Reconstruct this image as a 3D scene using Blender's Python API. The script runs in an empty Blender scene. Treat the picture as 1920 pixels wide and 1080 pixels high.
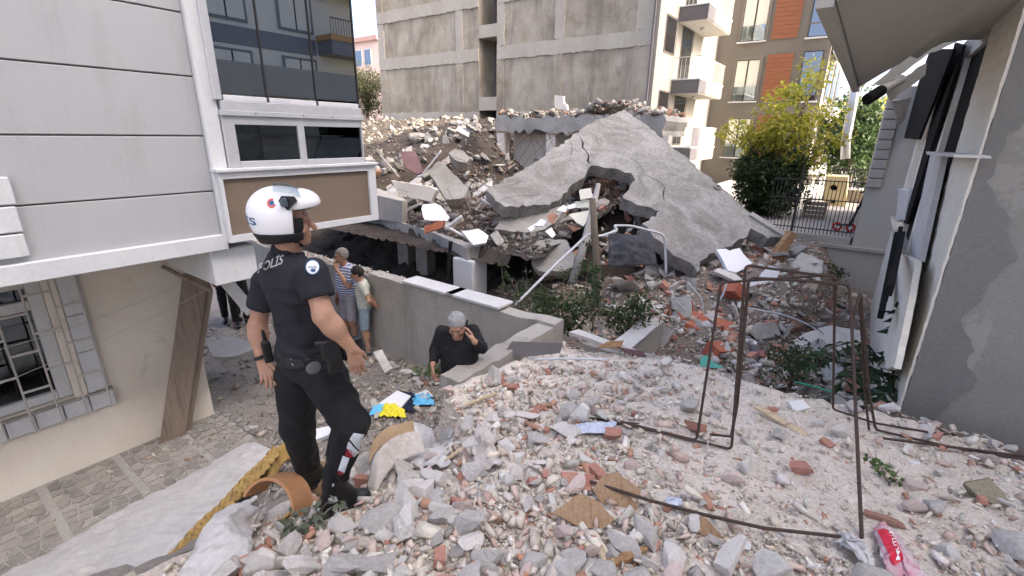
import bpy, bmesh, math, random
import numpy as np
from mathutils import Vector, Matrix, Euler, noise as mnoise
from mathutils.geometry import tessellate_polygon

rng = np.random.default_rng(7)
random.seed(7)
scn = bpy.context.scene
C = scn.collection
R = math.radians

# ------------------------------------------------------------------ camera
FPX = 880.0
CAMZ = 2.1
cam_d = bpy.data.cameras.new("camera")
cam = bpy.data.objects.new("camera", cam_d)
C.objects.link(cam)
cam_d.sensor_width = 36.0
cam_d.lens = 36.0 * FPX / 1920.0
cam_d.clip_start = 0.05
cam_d.clip_end = 2000
CAMROT = Matrix.Rotation(R(90 - 18.2), 3, 'X') @ Matrix.Rotation(R(1.0), 3, 'Z')
cam.matrix_world = Matrix.Translation((0, 0, CAMZ)) @ CAMROT.to_4x4()
scn.camera = cam

# street frame: U runs along the row of houses, V to its right
TH = R(36.0)
EU = Vector((math.sin(TH), math.cos(TH), 0))
EV = Vector((math.cos(TH), -math.sin(TH), 0))
def W(u, v, z):
    return EU * u + EV * v + Vector((0, 0, z))
def UV(p):
    return (p.dot(EU), p.dot(EV), p.z)

# ------------------------------------------------------------------ world and sun
SUN_EL = R(38)
sun_dir = (EV * 0.998 + EU * 0.06).normalized()
world = bpy.data.worlds.new("World")
scn.world = world
world.use_nodes = True
wn = world.node_tree
sky = wn.nodes.new("ShaderNodeTexSky")
sky.sky_type = 'NISHITA'
sky.sun_disc = False
sky.sun_elevation = SUN_EL
sky.sun_rotation = math.atan2(sun_dir.x, sun_dir.y)
sky.air_density = 0.32
sky.dust_density = 6.0
sky.ozone_density = 0.0
bg = wn.nodes["Background"]
bg.inputs["Strength"].default_value = 0.15
wn.links.new(sky.outputs[0], bg.inputs[0])
sun_l = bpy.data.lights.new("sun", 'SUN')
sun_l.energy = 2.0
sun_l.angle = R(0.5)
sun_l.color = (1.0, 0.90, 0.74)
sun = bpy.data.objects.new("sun", sun_l)
C.objects.link(sun)
to_sun = Vector((sun_dir.x * math.cos(SUN_EL), sun_dir.y * math.cos(SUN_EL), math.sin(SUN_EL)))
sun.rotation_euler = to_sun.to_track_quat('Z', 'Y').to_euler()
sun.location = to_sun * 60
scn.view_settings.view_transform = 'Standard'
scn.view_settings.look = 'None'
scn.view_settings.gamma = 1
scn.view_settings.exposure = 2.95
scn.cycles.max_bounces = 8

# ------------------------------------------------------------------ pixel helpers (photo pixels -> rays)
CO = Vector((0, 0, CAMZ))
def ray(px, py):
    return CAMROT @ Vector(((px - 960) / FPX, -(py - 540) / FPX, -1.0))
def onz(px, py, z):
    d = ray(px, py); return CO + d * ((z - CAMZ) / d.z)
def onV(px, py, v):
    d = ray(px, py); return CO + d * (v / d.dot(EV))
def onU(px, py, u):
    d = ray(px, py); return CO + d * (u / d.dot(EU))
def at(px, py, y):
    d = ray(px, py); return CO + d * (y / d.y)

# ------------------------------------------------------------------ materials
MATS = {}
def _n(nt, t, **kw):
    n = nt.nodes.new(t)
    for k, v in kw.items():
        setattr(n, k, v)
    return n
def pm(name, cols, scale=2.0, rough=0.85, bump=0.25, bscale=25.0, metallic=0.0, rnd=0.0, fine=0.25,
       spots=None, spec=0.35, detail=8, distort=0.3, stretch=None, alpha=None, streak=None, trans=0.0, attr=None, sss=0):
    m = bpy.data.materials.new(name)
    m.use_nodes = True
    nt = m.node_tree; L = nt.links.new
    b = nt.nodes["Principled BSDF"]
    tc = _n(nt, "ShaderNodeTexCoord")
    vec = tc.outputs["Object"]
    if rnd:
        oi = _n(nt, "ShaderNodeObjectInfo")
        ad = _n(nt, "ShaderNodeVectorMath", operation='MULTIPLY_ADD')
        L(oi.outputs["Random"], ad.inputs[0]); ad.inputs[1].default_value = (37, 53, 71); L(vec, ad.inputs[2])
        vec = ad.outputs[0]
    if stretch:
        mp = _n(nt, "ShaderNodeMapping"); mp.inputs["Scale"].default_value = stretch
        L(vec, mp.inputs["Vector"]); svec = mp.outputs[0]
    else:
        svec = vec
    nz = _n(nt, "ShaderNodeTexNoise"); nz.inputs["Scale"].default_value = scale
    nz.inputs["Detail"].default_value = detail; nz.inputs["Roughness"].default_value = 0.62
    nz.inputs["Distortion"].default_value = distort
    L(svec, nz.inputs["Vector"])
    rp = _n(nt, "ShaderNodeValToRGB")
    el = rp.color_ramp.elements
    n = len(cols)
    lo, hi = 0.32, 0.68
    for i, c in enumerate(cols):
        pos = lo + (hi - lo) * (i / max(1, n - 1))
        if i == 0: e = el[0]; e.position = pos
        elif i == n - 1 and n > 1: e = el[-1]; e.position = pos
        else: e = el.new(pos)
        e.color = (*c, 1)
    if n == 1: el[1].color = (*cols[0], 1)
    L(nz.outputs["Fac"], rp.inputs[0])
    col = rp.outputs[0]
    def mix(fac, a, bcol, mode='MIX'):
        mx = _n(nt, "ShaderNodeMix", data_type='RGBA', blend_type=mode)
        if isinstance(fac, (int, float)): mx.inputs[0].default_value = fac
        else: L(fac, mx.inputs[0])
        for sock, v in ((6, a), (7, bcol)):
            if isinstance(v, tuple): mx.inputs[sock].default_value = (*v, 1)
            else: L(v, mx.inputs[sock])
        return mx.outputs[2]
    if attr:
        at_ = _n(nt, "ShaderNodeAttribute", attribute_name=attr)
        col = mix(1.0, at_.outputs["Color"], col, 'MULTIPLY')
    nf = _n(nt, "ShaderNodeTexNoise"); nf.inputs["Scale"].default_value = bscale
    nf.inputs["Detail"].default_value = 6; nf.inputs["Roughness"].default_value = 0.7
    L(vec, nf.inputs["Vector"])
    if fine:
        mr = _n(nt, "ShaderNodeMapRange"); mr.inputs[1].default_value = 0.3; mr.inputs[2].default_value = 0.7
        mr.inputs[3].default_value = 1 - fine; mr.inputs[4].default_value = 1 + fine * 0.6
        L(nf.outputs["Fac"], mr.inputs[0])
        col = mix(1.0, col, mr.outputs[0], 'MULTIPLY')
    if streak:   # vertical runs of dirt with their own shape
        mp2 = _n(nt, "ShaderNodeMapping"); mp2.inputs["Scale"].default_value = streak[0]
        L(vec, mp2.inputs["Vector"])
        ns = _n(nt, "ShaderNodeTexNoise"); ns.inputs["Scale"].default_value = 1.0; ns.inputs["Detail"].default_value = 9
        ns.inputs["Roughness"].default_value = 0.7
        L(mp2.outputs[0], ns.inputs["Vector"])
        r2 = _n(nt, "ShaderNodeMapRange"); r2.inputs[1].default_value = streak[2]; r2.inputs[2].default_value = streak[3]
        r2.inputs[3].default_value = 0; r2.inputs[4].default_value = streak[4]
        L(ns.outputs["Fac"], r2.inputs[0])
        col = mix(r2.outputs[0], col, streak[1])
    if spots:
        n3 = _n(nt, "ShaderNodeTexNoise"); n3.inputs["Scale"].default_value = spots[1]; n3.inputs["Detail"].default_value = 7
        n3.inputs["Roughness"].default_value = 0.75; n3.inputs["Distortion"].default_value = 0.6
        L(vec, n3.inputs["Vector"])
        r3 = _n(nt, "ShaderNodeMapRange"); r3.inputs[1].default_value = spots[2]; r3.inputs[2].default_value = spots[3]
        r3.inputs[3].default_value = 0; r3.inputs[4].default_value = spots[4] if len(spots) > 4 else 1
        L(n3.outputs["Fac"], r3.inputs[0])
        col = mix(r3.outputs[0], col, spots[0])
    if rnd:
        hs = _n(nt, "ShaderNodeHueSaturation")
        mr2 = _n(nt, "ShaderNodeMapRange"); mr2.inputs[3].default_value = 1 - rnd; mr2.inputs[4].default_value = 1 + rnd
        L(oi.outputs["Random"], mr2.inputs[0]); L(mr2.outputs[0], hs.inputs["Value"]); L(col, hs.inputs["Color"])
        col = hs.outputs[0]
    L(col, b.inputs["Base Color"])
    b.inputs["Roughness"].default_value = rough
    b.inputs["Metallic"].default_value = metallic
    b.inputs["Specular IOR Level"].default_value = spec
    if sss:
        b.inputs["Subsurface Weight"].default_value = sss
        b.inputs["Subsurface Radius"].default_value = (0.02, 0.008, 0.004)
    if bump:
        bp = _n(nt, "ShaderNodeBump"); bp.inputs["Strength"].default_value = bump; bp.inputs["Distance"].default_value = 0.02
        L(nf.outputs["Fac"], bp.inputs["Height"]); L(bp.outputs[0], b.inputs["Normal"])
    if trans:
        out = nt.nodes["Material Output"]
        tl = _n(nt, "ShaderNodeBsdfTranslucent"); L(col, tl.inputs["Color"])
        ms = _n(nt, "ShaderNodeMixShader"); ms.inputs[0].default_value = trans
        L(b.outputs[0], ms.inputs[1]); L(tl.outputs[0], ms.inputs[2]); L(ms.outputs[0], out.inputs["Surface"])
    if alpha is not None:
        b.inputs["Alpha"].default_value = alpha
    MATS[name] = m
    return m

def glass_mat(name, refl=(0.75, 0.8, 0.85), tint=(0.16, 0.19, 0.2), fac=0.5, rough=0.0):
    m = bpy.data.materials.new(name); m.use_nodes = True
    nt = m.node_tree; L = nt.links.new
    out = nt.nodes["Material Output"]; nt.nodes.remove(nt.nodes["Principled BSDF"])
    g = _n(nt, "ShaderNodeBsdfGlossy"); g.inputs["Color"].default_value = (*refl, 1); g.inputs["Roughness"].default_value = rough
    t = _n(nt, "ShaderNodeBsdfTransparent"); t.inputs["Color"].default_value = (*tint, 1)
    lw = _n(nt, "ShaderNodeLayerWeight"); lw.inputs["Blend"].default_value = 0.45
    mr = _n(nt, "ShaderNodeMapRange"); mr.inputs[3].default_value = fac * 0.75; mr.inputs[4].default_value = 1.0
    L(lw.outputs["Fresnel"], mr.inputs[0])
    ms = _n(nt, "ShaderNodeMixShader")
    L(mr.outputs[0], ms.inputs[0]); L(t.outputs[0], ms.inputs[1]); L(g.outputs[0], ms.inputs[2]); L(ms.outputs[0], out.inputs["Surface"])
    MATS[name] = m
    return m

# ------------------------------------------------------------------ mesh builder
class MB:
    def __init__(s):
        s.v = []; s.f = []; s.smooth = False
    def add(s, verts, faces):
        o = len(s.v)
        s.v += [tuple(p) for p in verts]
        s.f += [tuple(i + o for i in f) for f in faces]
        return s
    def box(s, u0, u1, v0, v1, z0, z1, fr=W, bev=0.0):
        if bev > 0:
            b = min(bev, abs(u1 - u0) / 2.2, abs(v1 - v0) / 2.2, abs(z1 - z0) / 2.2)
            pts = []
            for u, du in ((u0, b), (u1, -b)):
                for v, dv in ((v0, b), (v1, -b)):
                    for z, dz in ((z0, b), (z1, -b)):
                        pts += [(u + du, v + dv, z), (u + du, v, z + dz), (u, v + dv, z + dz)]
            bm = bmesh.new()
            vs = [bm.verts.new(p) for p in pts]
            bmesh.ops.convex_hull(bm, input=vs)
            bmesh.ops.dissolve_limit(bm, angle_limit=0.01, verts=bm.verts[:], edges=bm.edges[:])
            bm.verts.index_update()
            V_ = [fr(*v.co) for v in bm.verts]; F_ = [[q.index for q in f.verts] for f in bm.faces]
            bm.free()
            return s.add(V_, F_)
        P = [fr(u, v, z) for z in (z0, z1) for v in (v0, v1) for u in (u0, u1)]
        return s.add(P, [(0, 2, 3, 1), (4, 5, 7, 6), (0, 1, 5, 4), (2, 6, 7, 3), (0, 4, 6, 2), (1, 3, 7, 5)])
    def bar(s, a, b, w, h, up=Vector((0, 0, 1))):
        a = Vector(a); b = Vector(b); d = (b - a).normalized()
        x = d.cross(up)
        if x.length < 1e-4: x = d.cross(Vector((1, 0, 0)))
        x.normalize(); y = x.cross(d).normalized()
        P = []
        for q in (a, b):
            for sx, sy in ((-1, -1), (1, -1), (1, 1), (-1, 1)):
                P.append(q + x * (sx * w / 2) + y * (sy * h / 2))
        return s.add(P, [(3, 2, 1, 0), (4, 5, 6, 7), (0, 1, 5, 4), (1, 2, 6, 5), (2, 3, 7, 6), (3, 0, 4, 7)])
    def tube(s, pts, r, n=8, cap=True, ribs=0.0):
        pts = [Vector(p) for p in pts]
        m = len(pts)
        rr = r if hasattr(r, '__len__') else [r] * m
        ring0 = len(s.v)
        prevx = None
        for i, p in enumerate(pts):
            d = (pts[min(i + 1, m - 1)] - pts[max(i - 1, 0)])
            if d.length < 1e-9: d = Vector((0, 0, 1))
            d.normalize()
            x = prevx - d * prevx.dot(d) if prevx is not None else d.orthogonal()
            if x.length < 1e-5: x = d.orthogonal()
            x.normalize(); y = d.cross(x); prevx = x
            for k in range(n):
                a = 2 * math.pi * k / n
                s.v.append(tuple(p + (x * math.cos(a) + y * math.sin(a)) * rr[i]))
        for i in range(m - 1):
            for k in range(n):
                a = ring0 + i * n + k; b = ring0 + i * n + (k + 1) % n
                s.f.append((a, b, b + n, a + n))
        if cap:
            s.f.append(tuple(ring0 + k for k in reversed(range(n))))
            s.f.append(tuple(ring0 + (m - 1) * n + k for k in range(n)))
        return s
    def prism(s, outline, thick, holes=()):
        """outline: list of world Vectors (planar-ish); thick: Vector added for the back face."""
        loops = [[Vector(p) for p in outline]] + [[Vector(p) for p in h] for h in holes]
        tris = tessellate_polygon(loops)
        flat = [p for l in loops for p in l]
        n = len(flat)
        th = Vector(thick)
        o = len(s.v)
        s.v += [tuple(p) for p in flat] + [tuple(p + th) for p in flat]
        for t in tris:
            a, b, c = t
            nrm = (flat[b] - flat[a]).cross(flat[c] - flat[a])
            if nrm.dot(th) > 0: a, c = c, a
            s.f.append((o + a, o + b, o + c)); s.f.append((o + c + n, o + b + n, o + a + n))
        k = 0
        for l in loops:
            m = len(l)
            for i in range(m):
                a = o + k + i; b = o + k + (i + 1) % m
                s.f.append((a, b, b + n, a + n))
            k += m
        return s
    def build(s, name, mat, parent=None, loc=None, smooth=False, fix=True):
        me = bpy.data.meshes.new(name)
        L = Vector(loc) if loc is not None else Vector((0, 0, 0))
        if loc is not None:
            vs = [(p[0] - L.x, p[1] - L.y, p[2] - L.z) for p in s.v]
        else:
            vs = s.v
        me.from_pydata(vs, [], s.f)
        if fix:
            bm = bmesh.new(); bm.from_mesh(me)
            bmesh.ops.recalc_face_normals(bm, faces=bm.faces[:])
            bm.to_mesh(me); bm.free()
        if smooth:
            me.polygons.foreach_set("use_smooth", [True] * len(me.polygons))
        return link(name, me, mat, parent, loc)

def link(name, me, mat, parent=None, loc=None):
    o = bpy.data.objects.new(name, me)
    if mat is not None and me is not None:
        mm = mat if isinstance(mat, (list, tuple)) else [mat]
        if len(me.materials) == 0:
            for q in mm: me.materials.append(MATS[q] if isinstance(q, str) else q)
    C.objects.link(o)
    if loc is not None: o.location = loc
    if parent is not None:
        o.parent = parent
        o.matrix_parent_inverse = wmat(parent).inverted()
    return o
def wmat(o):
    if o.parent is None: return o.matrix_basis.copy()
    return wmat(o.parent) @ o.matrix_parent_inverse @ o.matrix_basis
def thing(name, label, cat, loc=(0, 0, 0), group=None):
    o = bpy.data.objects.new(name, None)
    C.objects.link(o); o.location = loc
    o.empty_display_size = 0.2
    return tag(o, label, cat, group)
def tag(o, label, cat, group=None, kind=None):
    if label: o["label"] = label
    if cat: o["category"] = cat
    if group: o["group"] = group
    if kind or cat: o["kind"] = kind or "thing"
    return o
def struct(o):
    o["kind"] = "structure"; return o
def lerp(a, b, t): return a + (b - a) * t
def sst(a, b, x):
    t = np.clip((x - a) / (b - a), 0, 1); return t * t * (3 - 2 * t)
def jag(pts, amp, seg=0.12, seed=0, nrm=None):
    """subdivide a closed outline of Vectors and push the new points about in its plane"""
    r = random.Random(seed); out = []
    n = len(pts)
    if nrm is None:
        nrm = (pts[1] - pts[0]).cross(pts[2] - pts[0]).normalized()
    for i in range(n):
        a, b = pts[i], pts[(i + 1) % n]
        k = max(1, int((b - a).length / seg))
        d = (b - a); side = d.cross(nrm).normalized()
        for j in range(k):
            t = j / k + (r.uniform(-.3, .3) / k if j else 0)
            out.append(a + d * t + side * (r.uniform(-amp, amp) if j else 0))
    return out
# ================================================================== materials of the place
pm('siding', [(.365,.375,.385),(.405,.415,.42)], scale=.7, rough=.7, bump=.05, bscale=60, fine=.05, streak=((3,3,.6),(.24,.225,.20),.55,.78,.45))
pm('white_paint', [(.54,.555,.57),(.62,.63,.63)], scale=2.5, rough=.6, bump=.06, bscale=40, fine=.08,
   streak=((9,9,1.2),(.42,.40,.36),.56,.74,.55))
pm('cream_plaster', [(.62,.56,.47),(.69,.635,.55),(.74,.70,.62)], scale=.8, rough=.9, bump=.1, bscale=45, fine=.07,
   spots=((.30,.27,.23),2.2,.60,.74,.5))
pm('soffit_plaster', [(.52,.45,.33),(.58,.50,.38)], scale=1.0, rough=.9, bump=.1, fine=.06)
pm('brown_panel', [(.17,.128,.095),(.19,.145,.108)], scale=1.5, rough=.65, bump=.05, fine=.05)
pm('aluminium', [(.50,.51,.53),(.56,.57,.58)], scale=4, rough=.38, bump=.02, fine=.04, metallic=.35)
pm('black_rubber', [(.02,.02,.022)], rough=.7, bump=0, fine=0)
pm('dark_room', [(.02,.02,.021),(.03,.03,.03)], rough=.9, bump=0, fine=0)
pm('wood_grey', [(.20,.155,.12),(.26,.205,.16),(.16,.125,.10)], scale=1.2, stretch=(14,14,.9), rough=.8, bump=.15, bscale=50, fine=.15)
pm('concrete_old', [(.225,.197,.147),(.325,.29,.23),(.40,.37,.31)], scale=.75, rough=.95, bump=.35, bscale=14, fine=.16,
   streak=((1.6,1.6,.35),(.17,.15,.125),.48,.70,.85), spots=((.14,.125,.105),1.1,.58,.72,.65))
pm('concrete_beam', [(.345,.32,.27),(.41,.385,.335)], scale=.8, rough=.95, bump=.35, bscale=14, fine=.15,
   streak=((2,2,.5),(.30,.27,.23),.52,.74,.7))
pm('concrete_grey', [(.235,.222,.198),(.315,.30,.272),(.385,.37,.34)], scale=1.3, rough=.95, bump=.4, bscale=22, fine=.2,
   spots=((.22,.21,.20),2.4,.58,.72,.5))
pm('slab_concrete', [(.165,.158,.143),(.255,.246,.226),(.34,.33,.31)], scale=1.3, rough=.95, bump=1.0, bscale=14, fine=.32, distort=1.2,
   spots=((.24,.215,.19),1.6,.54,.66,.7))
pm('concrete_wall', [(.28,.26,.23),(.36,.34,.305),(.33,.31,.28)], scale=1.2, rough=.92, bump=.15, bscale=28, fine=.12,
   streak=((2.6,2.6,.5),(.20,.19,.15),.53,.70,.75))
pm('marble', [(.46,.455,.44),(.56,.555,.54)], scale=3, rough=.6, bump=.15, bscale=50, fine=.14, spots=((.22,.21,.2),11,.62,.68,.7))
pm('render_grey', [(.27,.258,.225),(.31,.298,.262)], scale=.8, rough=.95, bump=.22, bscale=38, fine=.1, spots=((.35,.335,.30),.55,.53,.56,.8))
pm('render_dark', [(.20,.193,.175),(.235,.228,.208)], scale=1.1, rough=.95, bump=.25, bscale=30, fine=.12)
pm('cream_strip', [(.68,.63,.53),(.76,.72,.62)], scale=2, rough=.9, bump=.2, bscale=30, fine=.1)
pm('grey_soffit', [(.40,.375,.31),(.45,.425,.36)], scale=.8, rough=.9, bump=.12, bscale=25, fine=.08)
pm('black_board', [(.010,.010,.010),(.016,.016,.016)], rough=.95, bump=.1, fine=.1, spec=.08)
pm('white_wall_far', [(.38,.355,.31),(.44,.415,.365)], scale=.4, rough=.9, bump=.05, fine=.05)
pm('pale_wall', [(.25,.232,.20),(.29,.27,.235)], scale=.4, rough=.9, bump=.05, fine=.05)
pm('balcony_grey', [(.11,.105,.108),(.135,.128,.13)], rough=.8, bump=.05, fine=.05)
pm('taupe_clad', [(.15,.132,.108),(.17,.15,.125)], scale=.5, rough=.7, bump=.03, fine=.04)
pm('orange_wood', [(.20,.072,.032),(.26,.10,.046)], scale=1.5, stretch=(1,1,14), rough=.6, bump=.08, fine=.1)
pm('curtain', [(.62,.60,.50),(.72,.70,.60)], scale=3, stretch=(20,20,.3), rough=.9, bump=.05, fine=.05)
pm('iron', [(.035,.033,.032),(.06,.05,.045)], scale=8, rough=.6, bump=.1, fine=.1)
pm('pale_iron', [(.42,.40,.37),(.52,.50,.46)], scale=8, rough=.6, bump=.1, fine=.1)
pm('pink_wall', [(.60,.46,.40),(.64,.50,.44)], scale=.4, rough=.9, bump=.0, fine=.03)
pm('roof_tile', [(.42,.27,.24),(.48,.32,.28)], rough=.9, scale=2, bump=.1, fine=.05)
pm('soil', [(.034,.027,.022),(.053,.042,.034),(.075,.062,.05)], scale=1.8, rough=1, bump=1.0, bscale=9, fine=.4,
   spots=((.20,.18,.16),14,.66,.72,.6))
pm('rubble_dust', [(.66,.59,.50),(.78,.71,.615),(.73,.64,.55)], scale=2.2, rough=1, bump=1.0, bscale=45, fine=.35,
   spots=((.38,.20,.155),20,.66,.72,.4))
pm('pavement', [(.32,.31,.285),(.40,.385,.355)], scale=2.0, rough=.95, bump=.5, bscale=40, fine=.2)
pm('paving_stone', [(.22,.205,.185),(.30,.28,.25),(.18,.175,.165)], scale=3, rough=.9, bump=.3, bscale=40, fine=.2, rnd=.22)
pm('tile_clean', [(.70,.695,.68),(.78,.775,.76)], scale=3, rough=.35, bump=.03, fine=.05)
pm('clad_white', [(.62,.60,.50),(.68,.66,.56)], scale=.5, rough=.7, bump=.02, fine=.03)
pm('clad_grey', [(.17,.18,.185),(.19,.20,.205)], rough=.6, bump=.02, fine=.03)
pm('ochre_wood', [(.42,.25,.10),(.48,.30,.13)], rough=.7, bump=.05, fine=.05)
pm('asphalt', [(.10,.095,.09),(.14,.135,.125)], rough=.95, bump=.3, fine=.2)
glass_mat('bay_glass', (.78,.82,.86), (.07,.08,.085), .52)
glass_mat('dark_glass', (.5,.55,.58), (.10,.12,.13), .14)
glass_mat('far_glass', (.7,.78,.85), (.12,.15,.16), .3)
glass_mat('clear_glass', (.8,.85,.86), (.75,.8,.8), .15)

# ================================================================== terrain
_gx = rng.normal(size=(10, 2)) ; _ph = rng.uniform(0, 6.28, 10)
def wob(u, v, s=1.0):
    r = 0
    for i in range(10):
        k = (1.3 + i * 0.75) * s
        d = _gx[i] / np.linalg.norm(_gx[i])
        r = r + np.sin((u * d[0] + v * d[1]) * k + _ph[i]) / (1 + i * .7)
    return r * 0.25
AL = -1.45
WALLU = 4.55
def height(u, v):
    u = np.asarray(u, float); v = np.asarray(v, float)
    top = .55 - .14 * np.clip(u, -1.0, 5.2) - .05 * np.clip(v - 1.2, 0, 4) + .05 * wob(u, v, 1.2)
    e = sst(1.5, 2.7, u)
    top = top - .20 * e * sst(-.9, -2.5, v)
    v0 = lerp(-1.2, -2.62, e); sl = lerp(.42, 9.0, e ** 3)
    xd = np.clip(v0 - v, 0, 20)
    z = top - sl * xd - .12 * (1 - e) * np.clip(xd - 1.0, 0, 20)
    alley = AL + .02 * wob(u, v, 3)
    heap = 1.0 * np.exp(-((u - 2.5) / .65) ** 2 - ((v + 2.85) / .6) ** 2) + .12 * np.exp(-((u - 3.6) / .8) ** 2 - ((v + 4.8) / 1.0) ** 2)
    alley = alley + heap * (1 + .25 * wob(u, v, 4))
    z = np.maximum(z, alley)
    pit = -1.15 + .16 * wob(u, v, 1.7)
    pit = pit + .85 * sst(7.2, 10.2, u) * sst(.15, -.8, v) * sst(-4.2, -1.6, v) - .28 * sst(-.4, .3, v) * sst(6.5, 8.5, u)
    pit = pit + .45 * np.exp(-((u - 7.2) / 1.0) ** 2 - ((v + 1.6) / 1.1) ** 2)
    pit = pit + .35 * np.exp(-((u - 9.2) / 1.2) ** 2 - ((v + 4.2) / 1.2) ** 2)
    pit = pit - .35 * sst(-5.5, -7.0, v)
    k = sst(WALLU - .02, WALLU + .12, u)
    soft = sst(4.6, 6.6, u)
    rt = sst(-.4, .5, v)
    out = lerp(z, pit, lerp(k, soft, rt))
    return out
def hz(u, v): return float(height(u, v))
def ground_at(px, py):
    """where the ray through a photo pixel meets the terrain"""
    d = ray(px, py); t = .3
    for i in range(400):
        p = CO + d * t
        u, v, z = UV(p)
        if p.z <= hz(u, v): break
        t += .02 + t * .003
    return p

def grid_obj(name, u0, u1, v0, v1, st, fn, mat, rough_amp=0.012):
    us = np.arange(u0, u1 + 1e-6, st); vs = np.arange(v0, v1 + 1e-6, st)
    A, B = np.meshgrid(us, vs, indexing='ij')
    Z = fn(A, B) + rng.normal(size=A.shape) * rough_amp
    X = A * EU.x + B * EV.x; Y = A * EU.y + B * EV.y
    nu, nv = A.shape
    me = bpy.data.meshes.new(name)
    co = np.stack([X, Y, Z], -1).reshape(-1, 3)
    i = np.arange(nu * nv).reshape(nu, nv)
    f = np.stack([i[:-1, :-1], i[1:, :-1], i[1:, 1:], i[:-1, 1:]], -1).reshape(-1, 4)
    me.from_pydata(co.tolist(), [], f.tolist())
    o = link(name, me, mat)
    me.polygons.foreach_set("use_smooth", [True] * len(me.polygons))
    if me.polygons[0].normal.z < 0: me.flip_normals()
    return struct(o)

struct(MB().add([(-400, -400, -1.75), (400, -400, -1.75), (400, 400, -1.75), (-400, 400, -1.75)], [(0, 1, 2, 3)]).build('ground', 'asphalt', fix=False))
grid_obj('rubble_terrain', -4.0, 4.64, -2.78, 4.2, .07, height, 'rubble_dust')
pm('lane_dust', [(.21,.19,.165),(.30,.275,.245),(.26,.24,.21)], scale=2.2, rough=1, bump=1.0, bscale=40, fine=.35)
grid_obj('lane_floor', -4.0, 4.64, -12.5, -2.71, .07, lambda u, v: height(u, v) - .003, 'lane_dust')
pm('pit_shaded_earth', [(.15,.125,.10),(.22,.185,.15),(.19,.15,.12)], scale=2.2, rough=1, bump=1.0, bscale=30, fine=.4)  # brown earth, darkened so shade between the stones sits in its colour
grid_obj('pit_terrain', 4.57, 14.2, -12.5, 4.2, .08, lambda u, v: height(u, v) - .004, 'pit_shaded_earth', .02)

def soil_h(u, v):
    z = .35 + 2.0 * sst(8.3, 17.5, u + .12 * (v + 9)) + .3 * sst(-8, -12, v)
    z = z + .22 * wob(u, v, 1.4) + .08 * wob(u * 2, v * 2, 2.3)
    return z - 2.4 * sst(-12.9, -11.4, v)
grid_obj('soil_slope', 9.2, 24.0, -32.0, -6.4, .16, soil_h, 'soil', .03)

# ---- alley pavement: crazy paving, one object per stone
pav = struct(MB().box(-4.0, 2.05, -6.24, -4.55, AL - .05, AL + .028).build('pavement', 'pavement', loc=W(0, -5.4, AL)))
def voronoi_cells(pts, bounds):
    cells = []
    P = np.array(pts)
    for i, p in enumerate(P):
        poly = [Vector((bounds[0], bounds[2])), Vector((bounds[1], bounds[2])), Vector((bounds[1], bounds[3])), Vector((bounds[0], bounds[3]))]
        d = np.hypot(*(P - p).T); near = np.argsort(d)[1:14]
        for j in near:
            q = P[j]; m = (p + q) / 2; n = q - p
            new = []
            for k in range(len(poly)):
                a, b = poly[k], poly[(k + 1) % len(poly)]
                da = (a.x - m[0]) * n[0] + (a.y - m[1]) * n[1]; db = (b.x - m[0]) * n[0] + (b.y - m[1]) * n[1]
                if da <= 0: new.append(a)
                if da * db < 0: new.append(a + (b - a) * (da / (da - db)))
            poly = new
            if len(poly) < 3: break
        if len(poly) >= 3: cells.append(poly)
    return cells
cnt = 0
for u0 in np.arange(-.9, 2.0, .62):
    pts = [(u0 + .03 + (i + .5 + random.uniform(-.38, .38)) * .56 / 5, -6.2 + (j + .5 + random.uniform(-.38, .38)) * .118) for i in range(5) for j in range(12)]
    for cell in voronoi_cells(pts, (u0 + .03, u0 + .59, -6.18, -4.76)):
        c = sum(cell, Vector((0, 0))) / len(cell)
        q = [c + (p - c) * .86 for p in cell]
        if cnt >= 295: break
        zt = AL + .036 + random.uniform(-.002, .003)
        MB().prism([W(p.x, p.y, zt) for p in q], (0, 0, -.03)).build('paving_stone', 'paving_stone', pav, loc=W(c.x, c.y, AL))
        cnt += 1

# ================================================================== left house
VO = -4.93      # face of the overhanging upper floor
VB = -6.2       # ground floor wall
lh = thing('apartment_house', 'pale house with wide siding boards, a glazed bay and an overhanging upper floor', 'house', W(0, -7, AL))
zs = [onV(300, y, VO).z for y in (455, 366, 254.5, 138, 16)]
zb = onV(410, 441, VO).z
st = zs[1] - zs[2]
uE = UV(onV(408, 400, VO))[0]        # right end of the siding
uB0 = UV(onV(402, 260, VO + .06))[0]
levels = [zb] + [zs[1], zs[2], zs[3], zs[4]]
while len(levels) < 11: levels.append(levels[-1] + (zs[4] - zs[3]))
MB().box(-4.5, uE - .02, -9.0, VO - .03, zb + .02, levels[-1] + .2).build('siding_core', 'brown_panel', lh)
for a, b in zip(levels[:-1], levels[1:]):
    MB().box(-4.5, uE, VO - .035, VO, a + .006, b - .006, bev=.005).build('siding_board', 'siding', lh)
# white fascia along the bottom of the siding and the soffit behind it
fz0 = onV(300, 489, VO + .04).z
MB().box(-4.5, uE + .03, VO - .10, VO + .05, fz0, zb + .01, bev=.008).build('fascia', 'white_paint', lh)
MB().box(-4.5, uE - .0, -9.0, VO - .102, fz0 + .03, fz0 + .10).build('soffit', 'soffit_plaster', lh)
# stepped window surround at the far left
for y0, y1, x1 in ((330, 385, 22), (386, 438, 36), (439, 486, 50)):
    zt = onV(10, y0, VO).z; zl = onV(10, y1, VO).z; ue = UV(onV(x1, (y0 + y1) / 2, VO))[0]
    MB().box(ue - 1.0, ue, VO + .002, VO + .045, zl + .004, zt - .004, bev=.008).build('surround_block', 'white_paint', lh)
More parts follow.
